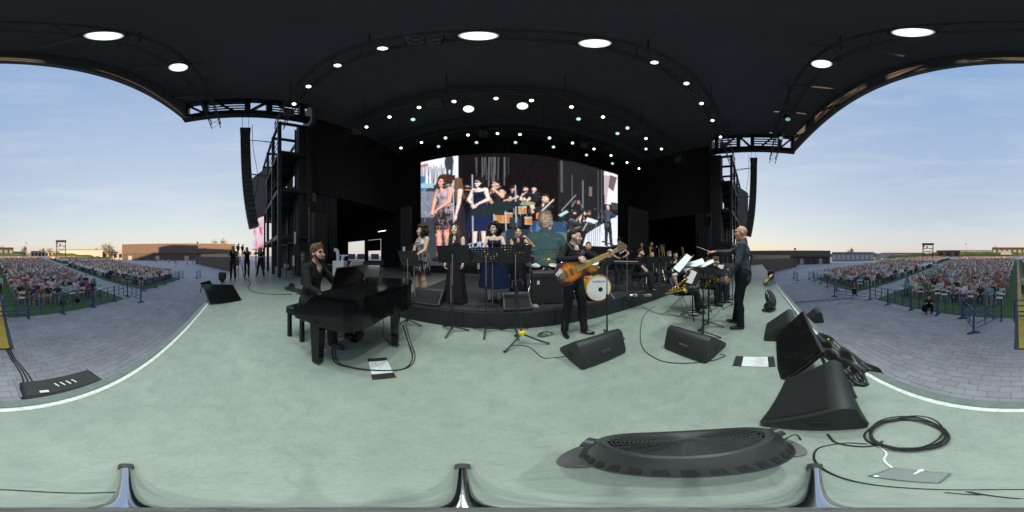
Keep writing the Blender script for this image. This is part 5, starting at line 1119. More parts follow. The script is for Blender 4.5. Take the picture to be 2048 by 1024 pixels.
fr.build('fret', M_SILVER, t)
m = MB(); m.prism([(.78, -.03), (.80, -.055), (.95, -.06), (.99, -.02), (.97, .035), (.88, .045), (.80, .045), (.78, .03)], .0, .018); m.build('headstock', mat('headstock_wood', (.20, .09, .035), .3), t)
for k in range(6):
    x = .82+.05*(k % 3); y = -.068 if k < 3 else .06; m = MB(); m.lathe([(.012, -.008), (.012, .012)], 10, Matrix.Translation((x, y, .012))); m.build('tuning_peg', MATS['white_plastic'] if k < 3 else M_SILVER, t)
for x in (-.02, -.10): m = MB(); m.box((x, 0, .018), (.035, .10, .012), bev=.003); m.build('pickup', mat('amber_pickup', (.30, .10, .02), .3), t)
m = MB(); m.box((-.17, 0, .018), (.05, .09, .014), bev=.003); m.build('bridge', M_SILVER, t)
for k in range(6):
    m = MB(); y = -.036+.0144*k; m.tube([(-.17, y, .028), (.78, y*.66, .036), (.9, y*.9, .026)], .0014, 4); m.build('string', M_SILVER, t)
for k in range(5): m = MB(); m.lathe([(.012, .012), (.010, .026)], 10, Matrix.Translation((-.20+.04*(k % 3), -.095-.03*(k//3)-.01*(k % 3), 0))); m.build('knob', M_BLACK, t)
m = MB(); m.box((-.185, .055, .016), (.10, .05, .004), (0, 0, .5)); m.build('sticker', mat('pale_blue_sticker', (.55, .68, .78), .5), t)
m = MB()
for j in range(3): m.box((-.185, .055+.0, .0185), (.08-.02*j, .006, .001), (0, 0, .5))
inv = BM.inverted(); bp_ = lambda w: inv @ Vector(w)
m.build('sticker_print', mat('sticker_blue', (.12, .25, .45), .5), t)
spts = [BM @ Vector((.265, .185, 0)), (1.03, 2.10, 1.40), (1.00, 2.24, 1.50), (1.06, 2.44, 1.46), (1.12, 2.48, 1.2), (1.0, 2.35, 1.05), BM @ Vector((-.245, 0, -.01))]
m = MB(); sp = smoothpath(spts, 6)
m.tube([bp_(a) for a in sp], .017, 8)
m.build('strap', M_RUBBER, t)
# drummer and the others on the riser
def seated(label, pos, az, h, vox=.014, seat=.45, **k):
    d = dict(pelvis=(0, -.02, seat+.075), lean=6, feet=SEATF, hands=((-.12, .34, seat+.20), (.12, .34, seat+.20)), elbow=((-1, -.5, -.4), (1, -.5, -.4)), palm=((0, 0, -1), (0, 0, -1))); d.update(k)
    return person(label, pos, az, h, vox=vox, **d)
FEED['drummer'] = seated('drummer in black shirt seated behind the amber drums', (2.38, 3.92, RZ), 205, 1.78, seat=.50, hands=((-.22, .42, .82), (.22, .42, .82)), curl=(1.2, 1.2), hairm=H_BR, beard=H_BR, skin=SK2, sleeve='short')
p = azd(1238, 5.6); FEED['guitarist'] = person('musician in black looking down behind the boom microphone', (p.x, p.y, RZ), 215, 1.62, lean=10, head=(0, -24), hands=((-.2, .28, 1.05), (.1, .25, 1.0)), elbow=((-1, -.5, -.5), (1, -.5, -.5)), hair='tousled', hairm=H_DK, skin=SK2, vox=.014, sleeve='short')
p = azd(1273, 4.72); FEED['sit1'] = seated('bearded man in black shirt sitting sideways on the riser edge', (p.x, p.y, RZ), 150, 1.74, seat=.36, lean=10, hands=((-.10, .36, .50), (.10, .40, .46)), head=(-8, 2), hairm=H_BR, beard=H_BR, sleeve='short', feet=((-.13, .40, .085), (.13, .46, .085)))
p = azd(1283, 8.6); person('standing musician in black, dark hair, left of two behind the trombones', (p.x, p.y, 0.3), 215, 1.76, vox=.017, hairm=H_DK, glasses=False)
p = azd(1303, 8.4); person('standing bearded musician in black, right of two behind the trombones', (p.x, p.y, 0.3), 220, 1.77, vox=.017, hair='thin', hairm=H_DK, beard=H_DK, skin=SK2)
TB = [(1303, 5.9, H_BR, 'thin', 'trombone player with receding hair, next to the bearded seated man', SK2), (1337, 6.1, H_GR, 'tousled', 'grey-haired trombone player in black, middle of the brass', SK1), (1349, 6.6, H_DK, 'short', 'dark-haired trombone player beside the grey-haired one', SK1)]
for i, (x, d, hm, hs_, lb, sk) in enumerate(TB):
    p = azd(x, d); pos = (p.x, p.y, RZ-.14); q = azd(x-6, d-.38, 1.02); az = 222-8*i
    seated(lb, pos, az, 1.74, vox=.017, seat=.44, hair=hs_, hairm=hm, skin=sk, beard=hm if i == 0 else None, hands=(lc(pos, az, 1.74, q), lc(pos, az, 1.74, azd(x-2, d-.36, 1.05))), curl=(1.2, 1.2), sleeve='short')
def trombone(pos, dirv, up, label):
    t = empty('trombone', pos, 0, label, 'trombone', 'trombones'); d = Vector(dirv).normalized(); u = Vector(up); u = (u-d*u.dot(d)).normalized(); w = d.cross(u)
    A = lambda a, b, c=0: d*a+u*b+w*c
    m = MB(); m.tube([A(-.1, 0), A(.6, 0), A(.66, .01), A(.68, .045), A(.66, .08), A(.6, .09), A(0, .09)], .0075, 8); m.build('slide', M_BRASS, t, True)
    m = MB(); m.tube([A(0, .09), A(-.38, .09, .02), A(-.44, .09, .03), A(-.46, .09, .07), A(-.44, .09, .12), A(-.38, .09, .13), A(-.05, .09, .13)], .010, 8); m.build('tuning_slide', M_BRASS, t, True)
    m = MB(); m.tube([A(-.05, .09, .13), A(.08, .09, .13), A(.18, .09, .13), A(.24, .09, .13), A(.27, .09, .13)], lambda s: .010+.015*s+.075*s**5, 16, cap=False); m.build('bell', M_BRASS, t, True)
    m = MB(); m.tube([A(-.13, 0), A(-.1, 0)], .014, 8, r2=.008); m.build('mouthpiece', M_SILVER, t)
trombone(azd(1296, 5.35, 1.20), (-.25, -.3, -1), (.6, -.6, 0), 'gold trombone held upright nearest the drums'); trombone(azd(1322, 5.5, 1.20), (.1, -.2, -1), (.7, -.3, 0), 'gold trombone held upright in the middle of the brass'); trombone(azd(1362, 6.0, 1.18), (.2, -.1, -1), (.7, -.5, 0), 'gold trombone showing above the saxophone player\'s head')
# saxophones
def sax(bow, bell, top, label):
    t = empty('saxophone', bow, 0, label, 'saxophone', 'saxophones'); b0 = Vector(bow); be = Vector(bell)-b0; tp = Vector(top)-b0
    dn = -(be.normalized()+tp.normalized()).normalized()
    m = MB(); m.tube(smoothpath([tp, tp*.5, tp*.15, dn*.05, be*.15, be*.5, be*.85, be]), lambda s: .011+.028*s+.055*max(0, (s-.72)/.28)**3, 16, cap=False); m.build('body', M_BRASS, t, True)
    m = MB(); m.tube(smoothpath([tp, tp+tp.normalized()*.05, tp+tp.normalized()*.07+Vector((-.05, .03, .02)), tp+Vector((-.11, .06, .03))]), .010, 10); m.build('neck', M_BRASS, t, True)
    m = MB(); m.tube([tp+Vector((-.11, .06, .03)), tp+Vector((-.17, .09, .03))], .012, 8); m.build('mouthpiece', M_RUBBER, t)
    sd = tp.cross(be).normalized()
    for k in range(9):
        c = tp*(.18+.085*k); m = MB(); q = sd.to_track_quat('Z', 'Y').to_matrix().to_4x4(); r_ = .024-.0014*k; m.lathe([(r_, .03), (r_, .036), (.004, .04)], 12, Matrix.Translation(c) @ q, cap=False); m.build('key_pad', M_BRASS, t)
    for k in range(3): m = MB(); o_ = sd*(.02+.012*k)+be.normalized()*(.015*k); m.tube([tp*.12+o_, tp*.95+o_], .0035, 5); m.build('key_rod', M_SILVER, t)
p1 = azd(1358, 3.80); pos = (p1.x, p1.y, 0); az = 160
bow, bell, topp = azd(1335, 3.42, zat(585, 3.42)), azd(1370, 3.22, zat(577, 3.22)), azd(1388, 3.50, zat(545, 3.50))
FEED['sax1'] = seated('saxophone player with brown fringe seated in front, looking down at his saxophone', pos, az, 1.74, vox=.011, seat=.43, lean=14, head=(-10, -18), hair='tousled', hairm=H_BR, sleeve='short', skin=SK1, hands=(lc(pos, az, 1.74, bow.lerp(topp, .75)), lc(pos, az, 1.74, bow.lerp(topp, .35))), curl=(.9, .9), feet=((-.16, .50, .085), (.12, .44, .085)))
sax(bow, bell, topp, 'gold tenor saxophone on the lap of the front saxophone player')
for i, (x, d, hm, hs_, lb, sl_) in enumerate(((1409, 4.5, H_DK, 'short', 'dark-haired saxophone player seated beside the white scores', 'gold saxophone of the dark-haired player behind the scores'), (1425, 4.75, H_LB, 'curly', 'curly fair-haired saxophone player seated next to the conductor\'s hand', 'gold saxophone in front of the curly fair-haired player'))):
    p1 = azd(x, d); pos = (p1.x, p1.y, 0); az = 190-6*i
    b_, l_, t_ = azd(x+2, d-.42, .56), azd(x+14, d-.5, .80), azd(x+8, d-.4, 1.0)
    FEED['sax%d' % (i+2)] = seated(lb, pos, az, 1.76, vox=.014, seat=.44, lean=8, hair=hs_ if hs_ != 'curly' else 'tousled', hairm=hm, beard=hm if i else None, head=(-20, -6), hands=(lc(pos, az, 1.76, b_.lerp(t_, .8)), lc(pos, az, 1.76, b_.lerp(t_, .4))), curl=(.9, .9)); sax(b_, l_, t_, sl_)
def folding_chair_parts(t, frame, seatm):
    for k in (-1, 1):
        m = MB(); m.tube([(k*.21, .20, .01), (k*.20, -.17, .80)], .011, 6); m.build('back_leg', frame, t); m = MB(); m.tube([(k*.185, -.22, .01), (k*.185, .18, .44)], .011, 6); m.build('front_leg', frame, t)
    m = MB(); m.box((0, .0, .44), (.38, .38, .03), bev=.012); m.build('seat', seatm, t); m = MB(); m.box((0, -.165, .73), (.39, .025, .17), (R(12), 0, 0), bev=.01); m.build('backrest', seatm, t)
M_BLUEV = mat('blue_vinyl', (.02, .035, .13), .5); M_WPL = mat('white_chair_plastic', (.66, .66, .64), .5, var=.05, scale=6)
for i, (x, d, a, lb) in enumerate(((1357, 3.84, 160, 'silver folding chair with blue back under the front saxophone player'), (1409, 4.52, 190, 'folding chair under the dark-haired saxophone player'), (1425, 4.78, 184, 'folding chair under the curly-haired saxophone player'))):
    t = empty('folding_chair', azd(x, d), rot_az(a), lb, 'chair', 'band folding chairs'); folding_chair_parts(t, M_SILVER, M_BLUEV)
for i, (x, d, a, lb) in enumerate(((1273, 4.72, 150, 'black stool under the bearded man on the riser edge'),)):
    p = azd(x, d); t = empty('stool', (p.x, p.y, RZ), 0, lb, 'stool'); m = MB(); m.lathe([(.16, .30), (.17, .32), (.16, .35)], 18); m.build('seat', M_VINYL, t, True); tripod_base(t, .2, .2)
for i, (x, d, *_r) in enumerate(TB):
    p = azd(x, d); t = empty('folding_chair', (p.x, p.y, RZ-.14 if False else RZ), rot_az(222-8*i), 'dark folding chair under a trombone player, %s from the drums' % ORD[i], 'chair', 'band folding chairs'); t.scale = (1, 1, .7); folding_chair_parts(t, M_SILVER, M_BLUEV)
# conductor
p, az, h = (2.86, .22, 0), 2, 1.88
rh = Vector((3.02, .74, 1.40)); lh = Vector((2.62, .42, .98))
FEED['cond'] = person('bald conductor in dark patterned jacket with one arm stretched out', p, az, h, hands=(lc(p, az, h, lh), lc(p, az, h, rh)), elbow=((-.6, -1, -.1), (1, -.4, -.8)), head=(-22, 2), hair='bald', hairm=H_GR, skin=skin_mat('skin_ruddy', (.55, .29, .20)), top=F_JK, jacket=True, glasses=True, fat=1.1, vox=.0095, bottom=fabric('black_jeans', (.013, .014, .018)), feet=((-.12, .02, .085), (.13, .14, .085)), palm=((1, 0, 0), (0, 0, -1)), curl=(.6, .5), neck_open=False, beard=None)
m = MB(); q0 = rh+Vector((-.02, .10, .0)); m.tube([q0, q0+Vector((-.12, .25, .10))], .004, 6, r2=.002); tag(m.build('baton', mat('white_baton', (.7, .68, .6), .5)), 'thin white baton in the conductor\'s outstretched hand', 'baton')
# camera crew at the far end
def video_camera(pos, az, label, z=1.62):
    t = empty('video_camera', pos, rot_az(az), label, 'camera', 'video cameras'); m = MB(); m.box((0, 0, z), (.16, .46, .20), bev=.02); m.build('body', M_BLACK, t); m = MB(); m.tube([(0, .2, z), (0, .44, z)], .06, 12, r2=.075); m.build('lens', M_BLACK, t)
    m = MB(); m.box((-.05, .1, z+.17), (.06, .2, .08)); m.build('viewfinder', M_BLACK, t); m = MB(); m.tube([(0, -.12, z+.1), (0, -.1, z+.18), (0, .12, z+.18), (0, .14, z+.1)], .014, 6); m.build('handle', M_BLACK, t)
    for k in range(3): a = k*2.094+.5; m = MB(); m.tube([(0, 0, z-.12), (.45*math.cos(a), .45*math.sin(a), .01)], .018, 6); m.build('tripod_leg', M_BLACK, t)
    m = MB(); m.lathe([(.05, z-.2), (.07, z-.12), (.05, z-.1)], 12); m.build('tripod_head', M_BLACK, t)
p = azd(466, 9.2); person('camera operator in black shorts nearest the stage edge', p, 92, 1.90, pelvis=(0, 0, .95), hands=((-.10, .34, 1.42), (.14, .32, 1.46)), elbow=((-.5, 0, -1), (.5, 0, -1)), head=(0, -4), sleeve='short', vox=.016, skin=SK3, hairm=H_DK, beard=H_DK); video_camera(azd(476, 8.9), 92, 'video camera on a tripod in front of the operator nearest the stage edge', 1.78)
p = azd(494, 10.6); person('camera operator in black standing behind the second tripod', p, 95, 1.92, hands=((-.10, .30, 1.50), (.12, .30, 1.50)), elbow=((-.6, 0, -1), (.6, 0, -1)), sleeve='short', vox=.017, skin=SK2, hairm=H_BR); video_camera(azd(485, 10.2), 95, 'video camera on the second tripod by the side screen', 1.82)
p = azd(521, 10.6); person('crew member in black leaning by the steel tower with bent arms', p, 120, 1.90, hands=((-.16, .34, 1.15), (.14, .30, 1.48)), elbow=((-1, -.3, -.4), (1, -.2, -.8)), sleeve='short', vox=.017, skin=SK2, hairm=H_DK, feet=((-.22, .0, .085), (.22, .02, .085)))
p = azd(1416, 13.2); person('bald crew member in black standing far back beside the column', p, 250, 1.76, vox=.02, hair='bald', skin=SK2)
print('stage people', round(time.time()-T0, 1))
# ------------------------------------------------------------------ ground
def paving_mat():
    m = bpy.data.materials.new('grey_block_paving'); m.use_nodes = True; t = m.node_tree; b = t.nodes['Principled BSDF']; co = t.nodes.new('ShaderNodeTexCoord')
    br = t.nodes.new('ShaderNodeTexBrick'); br.inputs['Scale'].default_value = 1.0; br.inputs['Brick Width'].default_value = .4; br.inputs['Row Height'].default_value = .2; br.inputs['Mortar Size'].default_value = .008
    br.inputs['Color1'].default_value = (.285, .276, .296, 1); br.inputs['Color2'].default_value = (.345, .336, .356, 1); br.inputs['Mortar'].default_value = (.15, .15, .16, 1)
    n = t.nodes.new('ShaderNodeTexNoise'); n.inputs['Scale'].default_value = .35; n.inputs['Detail'].default_value = 9; n.inputs['Roughness'].default_value = .65; ra = t.nodes.new('ShaderNodeMapRange'); ra.inputs[3].default_value = .65; ra.inputs[4].default_value = 1.35
    mm = t.nodes.new('ShaderNodeVectorMath'); mm.operation = 'SCALE'
    t.links.new(co.outputs['Object'], br.inputs[0]); t.links.new(co.outputs['Object'], n.inputs[0]); t.links.new(n.outputs[0], ra.inputs[0]); t.links.new(br.outputs[0], mm.inputs[0]); t.links.new(ra.outputs[0], mm.inputs['Scale']); t.links.new(mm.outputs[0], b.inputs['Base Color'])
    b.inputs['Roughness'].default_value = .8; return m
M_PAVE = paving_mat()
def axis_pts(lst): return sorted(set(lst))
gx = axis_pts([-2500, -1200, -600, -350, -220, -150, -110]+list(range(-90, 91, 6))+[110, 150, 220, 350, 600, 1200, 2500]); gy = axis_pts([-2500, -1200, -600, -350, -220, -150]+list(range(-120, -10, 4))+[-15, -11, -7, 0, 20, 60, 150, 400, 1200, 2500])
m = MB(); m.add([(x, y, gz(x, y)) for y in gy for x in gx], [(j*len(gx)+i, j*len(gx)+i+1, (j+1)*len(gx)+i+1, (j+1)*len(gx)+i) for j in range(len(gy)-1) for i in range(len(gx)-1)])
ground = struct(m.build('ground', M_PAVE))
# block pavers between stage and barrier: the nearest ones singly, the rest together
def paver_mat():
    m = bpy.data.materials.new('concrete_paver'); m.use_nodes = True; t = m.node_tree; b = t.nodes['Principled BSDF']; g = t.nodes.new('ShaderNodeNewGeometry'); oi = t.nodes.new('ShaderNodeObjectInfo')
    ad = t.nodes.new('ShaderNodeMath'); ad.operation = 'ADD'; fr = t.nodes.new('ShaderNodeMath'); fr.operation = 'FRACT'; t.links.new(g.outputs['Random Per Island'], ad.inputs[0]); t.links.new(oi.outputs['Random'], ad.inputs[1]); t.links.new(ad.outputs[0], fr.inputs[0])
    ra = t.nodes.new('ShaderNodeMapRange'); ra.inputs[3].default_value = .92; ra.inputs[4].default_value = 1.08; t.links.new(fr.outputs[0], ra.inputs[0])
    co = t.nodes.new('ShaderNodeNewGeometry'); n = t.nodes.new('ShaderNodeTexNoise'); n.inputs['Scale'].default_value = 1.1; n.inputs['Detail'].default_value = 8; t.links.new(co.outputs['Position'], n.inputs[0]); r2 = t.nodes.new('ShaderNodeMapRange'); r2.inputs[3].default_value = .68; r2.inputs[4].default_value = 1.32; t.links.new(n.outputs[0], r2.inputs[0])
    m1 = t.nodes.new('ShaderNodeMath'); m1.operation = 'MULTIPLY'; t.links.new(ra.outputs[0], m1.inputs[0]); t.links.new(r2.outputs[0], m1.inputs[1]); mm = t.nodes.new('ShaderNodeVectorMath'); mm.operation = 'SCALE'; mm.inputs[0].default_value = (.328, .316, .336); t.links.new(m1.outputs[0], mm.inputs['Scale']); t.links.new(mm.outputs[0], b.inputs['Base Color']); b.inputs['Roughness'].default_value = .8; return m
M_PAVER = paver_mat()
pb = MB(); pb.box((0, 0, 0), (.394, .194, .03), bev=.004); pme = pb.mesh('paver', M_PAVER)
sp = []
for j in range(26):
    y = -2.3-j*.2
    for i in range(-24, 25): x = i*.4+(.2 if j % 2 else 0)-.2; sp.append((math.hypot(x, y), x, y))
sp.sort(); rest = MB(); pvr = random.Random(5)
for k, (d, x, y) in enumerate(sp):
    z = GZ+.012+pvr.uniform(-.002, .002)
    if k < 300: o = bpy.data.objects.new('paver', pme); COL.objects.link(o); o.parent = ground; o.location = (x, y, z); o.rotation_euler = (pvr.uniform(-.004, .004), pvr.uniform(-.004, .004), pvr.uniform(-.006, .006))
    else: rest.box((x, y, z), (.394, .194, .03))
o = rest.build('more_pavers', M_PAVER, ground); o['kind'] = 'stuff'
# lawns
def grass_mat(name, c):
    m = mat(name, c, .9, var=.25, scale=2.2, bump=.8, bscale=60, spec=.1); return m
M_TURF = grass_mat('artificial_turf', (.075, .125, .05)); M_BERM = grass_mat('meadow_grass', (.10, .16, .035))
def lawn(name, fx0, fx1, y0, y1, dz=.012, mt=M_TURF, nx=8, step=3.0):
    ny = max(2, int(abs(y1-y0)/step)); m = MB(); vs = []
    for j in range(ny+1):
        y = y0+(y1-y0)*j/ny
        for i in range(nx+1): x = fx0(y)+(fx1(y)-fx0(y))*i/nx; vs.append((x, y, gz(x, y)+dz))
    m.add(vs, [(j*(nx+1)+i, j*(nx+1)+i+1, (j+1)*(nx+1)+i+1, (j+1)*(nx+1)+i) for j in range(ny) for i in range(nx)]); return struct(m.build(name, mt))
sl_ = lambda y: .225*(-y-8.2)
cl = lambda y: -1.0-.035*(-y-8); c0 = lambda y: .35-.035*(-y-8)
lawn('lawn_inner_left', lambda y: -8.8-sl_(y), lambda y: cl(y), -7.75, -64, step=2.5); lawn('lawn_inner_right', lambda y: c0(y)-1.1, lambda y: 8.6+sl_(y), -7.75, -64, .0122, step=2.5)
lawn('lawn_outer_left', lambda y: -20.5-.62*(-y-8), lambda y: -12.0-sl_(y), -8.3, -37, step=2.5); lawn('lawn_outer_right', lambda y: 11.3+sl_(y), lambda y: 21-(-.62)*(-y-8), -7.9, -37, step=2.5)
lawn('lawn_rear_left', lambda y: -44, lambda y: -12.8-sl_(y), -40.5, -68); lawn('lawn_rear_right', lambda y: 12+sl_(y), lambda y: 44, -40.5, -68)
def berm(name, pts, w, h, mt=M_BERM):
    """grassed bank along a line"""
    m = MB(); vs = []; P = smoothpath([(x, y, 0) for x, y in pts], 8); n = len(P); r2 = random.Random(len(name)); k = 9
    for i, p in enumerate(P):
        t_ = (P[min(i+1, n-1)]-P[max(i-1, 0)]).normalized(); nr = Vector((-t_.y, t_.x, 0)); e = min(1, min(i, n-1-i)/4)
        for j in range(k): u = j/(k-1)*2-1; q = p+nr*u*w; vs.append((q.x, q.y, gz(q.x, q.y)-.1+h*e*(.5+.5*math.cos(u*math.pi))*(1+.1*math.sin(i*.9+j))))
    m.add(vs, [(i*k+j, i*k+j+1, (i+1)*k+j+1, (i+1)*k+j) for i in range(n-1) for j in range(k-1)]); o = m.build(name, mt, None, True); return struct(o)
def pp(x, d): v = azd(x, d); return (v.x, v.y)
berm('grass_bank_hill', [pp(-40, 116), pp(20, 113), pp(60, 112)], 9, 2.4); berm('grass_bank_hill', [pp(98, 108), pp(130, 108), pp(165, 107), pp(205, 106)], 9, 2.7); berm('grass_bank_hill', [pp(180, 98), pp(205, 97), pp(228, 97)], 6, 2.0)
berm('grass_bank_hill', [pp(1768, 92), pp(1800, 96), pp(1860, 102), pp(1900, 104)], 10, 2.9); berm('grass_bank_hill', [pp(1900, 112), pp(1950, 114), pp(2000, 114), pp(2060, 115)], 9, 3.0)
# ------------------------------------------------------------------ yellow cable ramp
M_YL = mat('yellow_ramp_lid', (.52, .36, .03), .6, var=.15, scale=6); M_RB = mat('ramp_rubber', (.06, .065, .075), .8)
A, B = Vector((-.44, -4.75, 0)), Vector((-2.35, -62, 0)); d = B-A; L_ = d.length; u = d.normalized(); nr = Vector((-u.y, u.x, 0)); n = int(L_/.92)
t = empty('cable_ramp', (A.x, A.y, GZ), 0, 'long yellow cable ramp running straight out between the lawns', 'cable ramp'); ang = math.atan2(u.y, u.x)
mb = MB(); mb.box((0, 0, .06), (.90, .42, .03), bev=.006); lid = mb.mesh('yellow_lid', M_YL); mb = MB(); mb.add([(-.455, -.40, .0), (.455, -.40, .0), (.455, .40, 0), (-.455, .40, 0), (-.455, -.22, .05), (.455, -.22, .05), (.455, .22, .05), (-.455, .22, .05)], [(3, 2, 1, 0), (4, 5, 6, 7), (0, 1, 5, 4), (1, 2, 6, 5), (2, 3, 7, 6), (3, 0, 4, 7)]); rmp = mb.mesh('rubber_ramp', M_RB)
for k in range(n):
    p = A+u*(k+.5)*L_/n; z = gz(p.x, p.y)-GZ
    for nm, me in (('yellow_lid', lid), ('rubber_ramp', rmp)): o = bpy.data.objects.new(nm, me); COL.objects.link(o); o.parent = t; o.location = (p.x-A.x, p.y-A.y, z+.016); o.rotation_euler = (0, 0, ang)
for k in range(3):
    m = MB(); m.tube(smoothpath([(-.55-.06*k, -4.8, GZ+.05), (-.62-.05*k, -4.2, GZ+.03), (-.72-.07*k, -3.4, GZ+.03), (-.66-.10*k, -2.6, GZ+.03), (-.74-.05*k, -1.3, GZ+.05)]), .018, 6); tag(m.build('power_cable', M_RUBBER, None, True), 'thick black cable on the paving below the stage, %s from the ramp' % ORD[k], 'cable')
# ------------------------------------------------------------------ crowd barriers
M_BLUE = mat('blue_painted_steel', (.042, .075, .21), .45, var=.15, scale=10)
def barrier(a, b, label, posts=(True, True), h=1.05):
    a = Vector((a[0], a[1], gz(*a)+.02)); b = Vector((b[0], b[1], gz(*b)+.02)); d = b-a; ang = math.atan2(d.y, d.x); L = d.length
    t = empty('crowd_barrier', a, ang, label, 'barrier', 'blue steel crowd barriers')
    for i, x in enumerate((0.0, L)):
        if not posts[i]: continue
        m = MB(); m.box((x, 0, h/2), (.065, .065, h)); m.build('post', M_BLUE, t)
        m = MB(); m.bar((x, 0, .12), (x, .24, .02), .06, .03); m.bar((x, 0, .12), (x, -.24, .02), .06, .03); m.box((x, 0, .015), (.12, .5, .025)); m.build('foot', M_BLUE, t)
    for z in (h-.03, h*.70, h*.42, .22): m = MB(); m.tube([(.03, 0, z), (L-.03, 0, z+b.z-a.z)], .019, 6); m.build('rail', M_BLUE, t)
    for k in (1, 2): m = MB(); m.box((L*k/3, 0, h*.58), (.035, .035, h*.78)); m.build('upright', M_BLUE, t)
    return t
BL = [(-.15, -7.5), (-1.95, -7.55), (-3.78, -7.55), (-5.8, -7.65), (-7.7, -7.8), (-9.3, -8.0)]
for i in range(len(BL)-1): barrier(BL[i], BL[i+1], 'blue steel barrier in front of the nearer left-hand seats, %s from the yellow ramp' % ORD[i], (True, i == len(BL)-2))
barrier((-8.54, -6.2), (-9.3, -7.95), 'blue barrier set crosswise at the mouth of the grey path, piano side', (True, False))
B2 = [(-11.6, -8.1), (-13.6, -8.1), (-15.6, -8.15), (-17.6, -8.2), (-19.6, -8.3), (-21.4, -8.3)]
for i in range(len(B2)-1): barrier(B2[i], B2[i+1], 'blue steel barrier in front of the farther left-hand seats, %s from the path' % ORD[i], (True, i == len(B2)-2))
for i in range(6): barrier((-21.6-1.0*i, -9.0-2.2*i), (-22.6-1.0*i, -11.2-2.2*i), 'blue barrier along the outer edge of the left-hand seats, %s from the corner' % ORD[i])
barrier((-21.4, -6.3), (-23.4, -6.3), 'blue barrier standing out on the paving beyond the farther left-hand seats')
BR = [(.45, -7.5), (2.32, -7.45), (3.6, -7.4), (5.2, -7.35), (6.9, -7.3), (8.6, -7.3)]
for i in range(len(BR)-1): barrier(BR[i], BR[i+1], 'blue steel barrier in front of the nearer right-hand seats, %s from the yellow ramp' % ORD[i], (True, i == len(BR)-2))
barrier((1.38, -5.88), (2.25, -7.35), 'blue barrier arm jutting towards the stage, conductor-side arm of the corner'); barrier((1.30, -5.95), (.5, -7.4), 'blue barrier arm jutting towards the stage, ramp-side arm of the corner', (False, False))
barrier((-1.85, -7.45), (-.3, -7.42), 'blue barrier doubled up just left of the yellow ramp', (False, False))
B3 = [(10.76, -5.7), (12.6, -6.9), (14.6, -6.95), (16.5, -7.0), (18.5, -7.0), (20.5, -7.0)]
for i in range(len(B3)-1): barrier(B3[i], B3[i+1], 'blue steel barrier in front of the farther right-hand seats, %s from the path' % ORD[i], (True, i == len(B3)-2))
barrier((8.75, -7.2), (10.7, -5.8), 'blue barrier set crosswise at the mouth of the path, conductor side', (False, False))
for i in range(5): barrier((21.4+1.0*i, -8.0-2.2*i), (22.4+1.0*i, -10.2-2.2*i), 'blue barrier along the outer edge of the right-hand seats, %s from the corner' % ORD[i])
barrier((19.6, -5.2), (21.6, -5.2), 'blue barrier standing out on the paving beyond the farther right-hand seats')
t = empty('speaker_tripod', at(1709, 597, GZ), 0, 'small black tripod box standing at the path mouth on the right', 'stand'); tripod_base(t, .35, .3, M_BLACK); m = MB(); m.box((0, 0, .55), (.3, .25, .45), bev=.03); m.build('box', M_BLACK, t)
m = MB(); m.tube(smoothpath([at(1580, 606, GZ)+Vector((0, 0, .04)), at(1640, 602, GZ)+Vector((0, 0, .04)), at(1704, 597, GZ)+Vector((0, 0, .04))]), .02, 6); tag(m.build('power_cable', M_RUBBER, None, True), 'black cable across the paving to the small tripod box on the right', 'cable')
# ------------------------------------------------------------------ audience
def rampmat(name, cols, src, rough=.85):
    m = bpy.data.materials.new(name); m.use_nodes = True; t = m.node_tree; b = t.nodes['Principled BSDF']; oi = t.nodes.new('ShaderNodeObjectInfo'); mu = t.nodes.new('ShaderNodeMath'); mu.operation = 'MULTIPLY'; mu.inputs[1].default_value = src; fr = t.nodes.new('ShaderNodeMath'); fr.operation = 'FRACT'
    r_ = t.nodes.new('ShaderNodeValToRGB'); r_.color_ramp.interpolation = 'CONSTANT'; e = r_.color_ramp.elements
    e[0].color = (*cols[0], 1); e[1].position = 1/len(cols); e[1].color = (*cols[1], 1)
    for k in range(2, len(cols)): q = e.new(k/len(cols)); q.color = (*cols[k], 1)
    t.links.new(oi.outputs['Random'], mu.inputs[0]); t.links.new(mu.outputs[0], fr.inputs[0]); t.links.new(fr.outputs[0], r_.inputs[0]); t.links.new(r_.outputs[0], b.inputs['Base Color']); b.inputs['Roughness'].default_value = rough; return m
HAIRC = [(.012, .009, .008), (.03, .017, .01), (.06, .035, .02), (.16, .10, .05), (.02, .012, .009), (.22, .21, .20)]; BOTC = [(.03, .04, .07), (.02, .02, .024), (.10, .13, .2), (.45, .42, .36), (.55, .55, .53), (.05, .05, .055)]; SKC = [(.62, .40, .31), (.54, .33, .24), (.46, .27, .19), (.66, .45, .36)]
TOPC = [('white', (.72, .72, .70)), ('black', (.018, .018, .02)), ('pale blue', (.35, .45, .58)), ('red', (.42, .045, .05)), ('pink', (.62, .30, .34)), ('grey', (.25, .25, .26)), ('navy', (.03, .045, .10)), ('beige', (.48, .38, .27)), ('white', (.66, .66, .66)), ('black', (.03, .03, .032)), ('turquoise', (.10, .42, .42)), ('olive', (.13, .14, .07)), ('rust', (.32, .12, .05)), ('white', (.75, .73, .70)), ('cream', (.66, .60, .50)), ('white', (.78, .78, .78)), ('pale pink', (.68, .48, .48)), ('pale grey', (.50, .50, .52)), ('white', (.70, .72, .75))]
M_CS = rampmat('audience_skin', SKC, 7.3, .55); M_CH = rampmat('audience_hair', HAIRC, 13.7, .6); M_CB = rampmat('audience_trousers', BOTC, 29.1); M_CT = mat('audience_top', (.5, .5, .5), .85, var=.1, scale=9, objcol=True); M_CSH = rampmat('audience_shoes', [(.5, .5, .5), (.03, .03, .03), (.2, .15, .1)], 3.7)
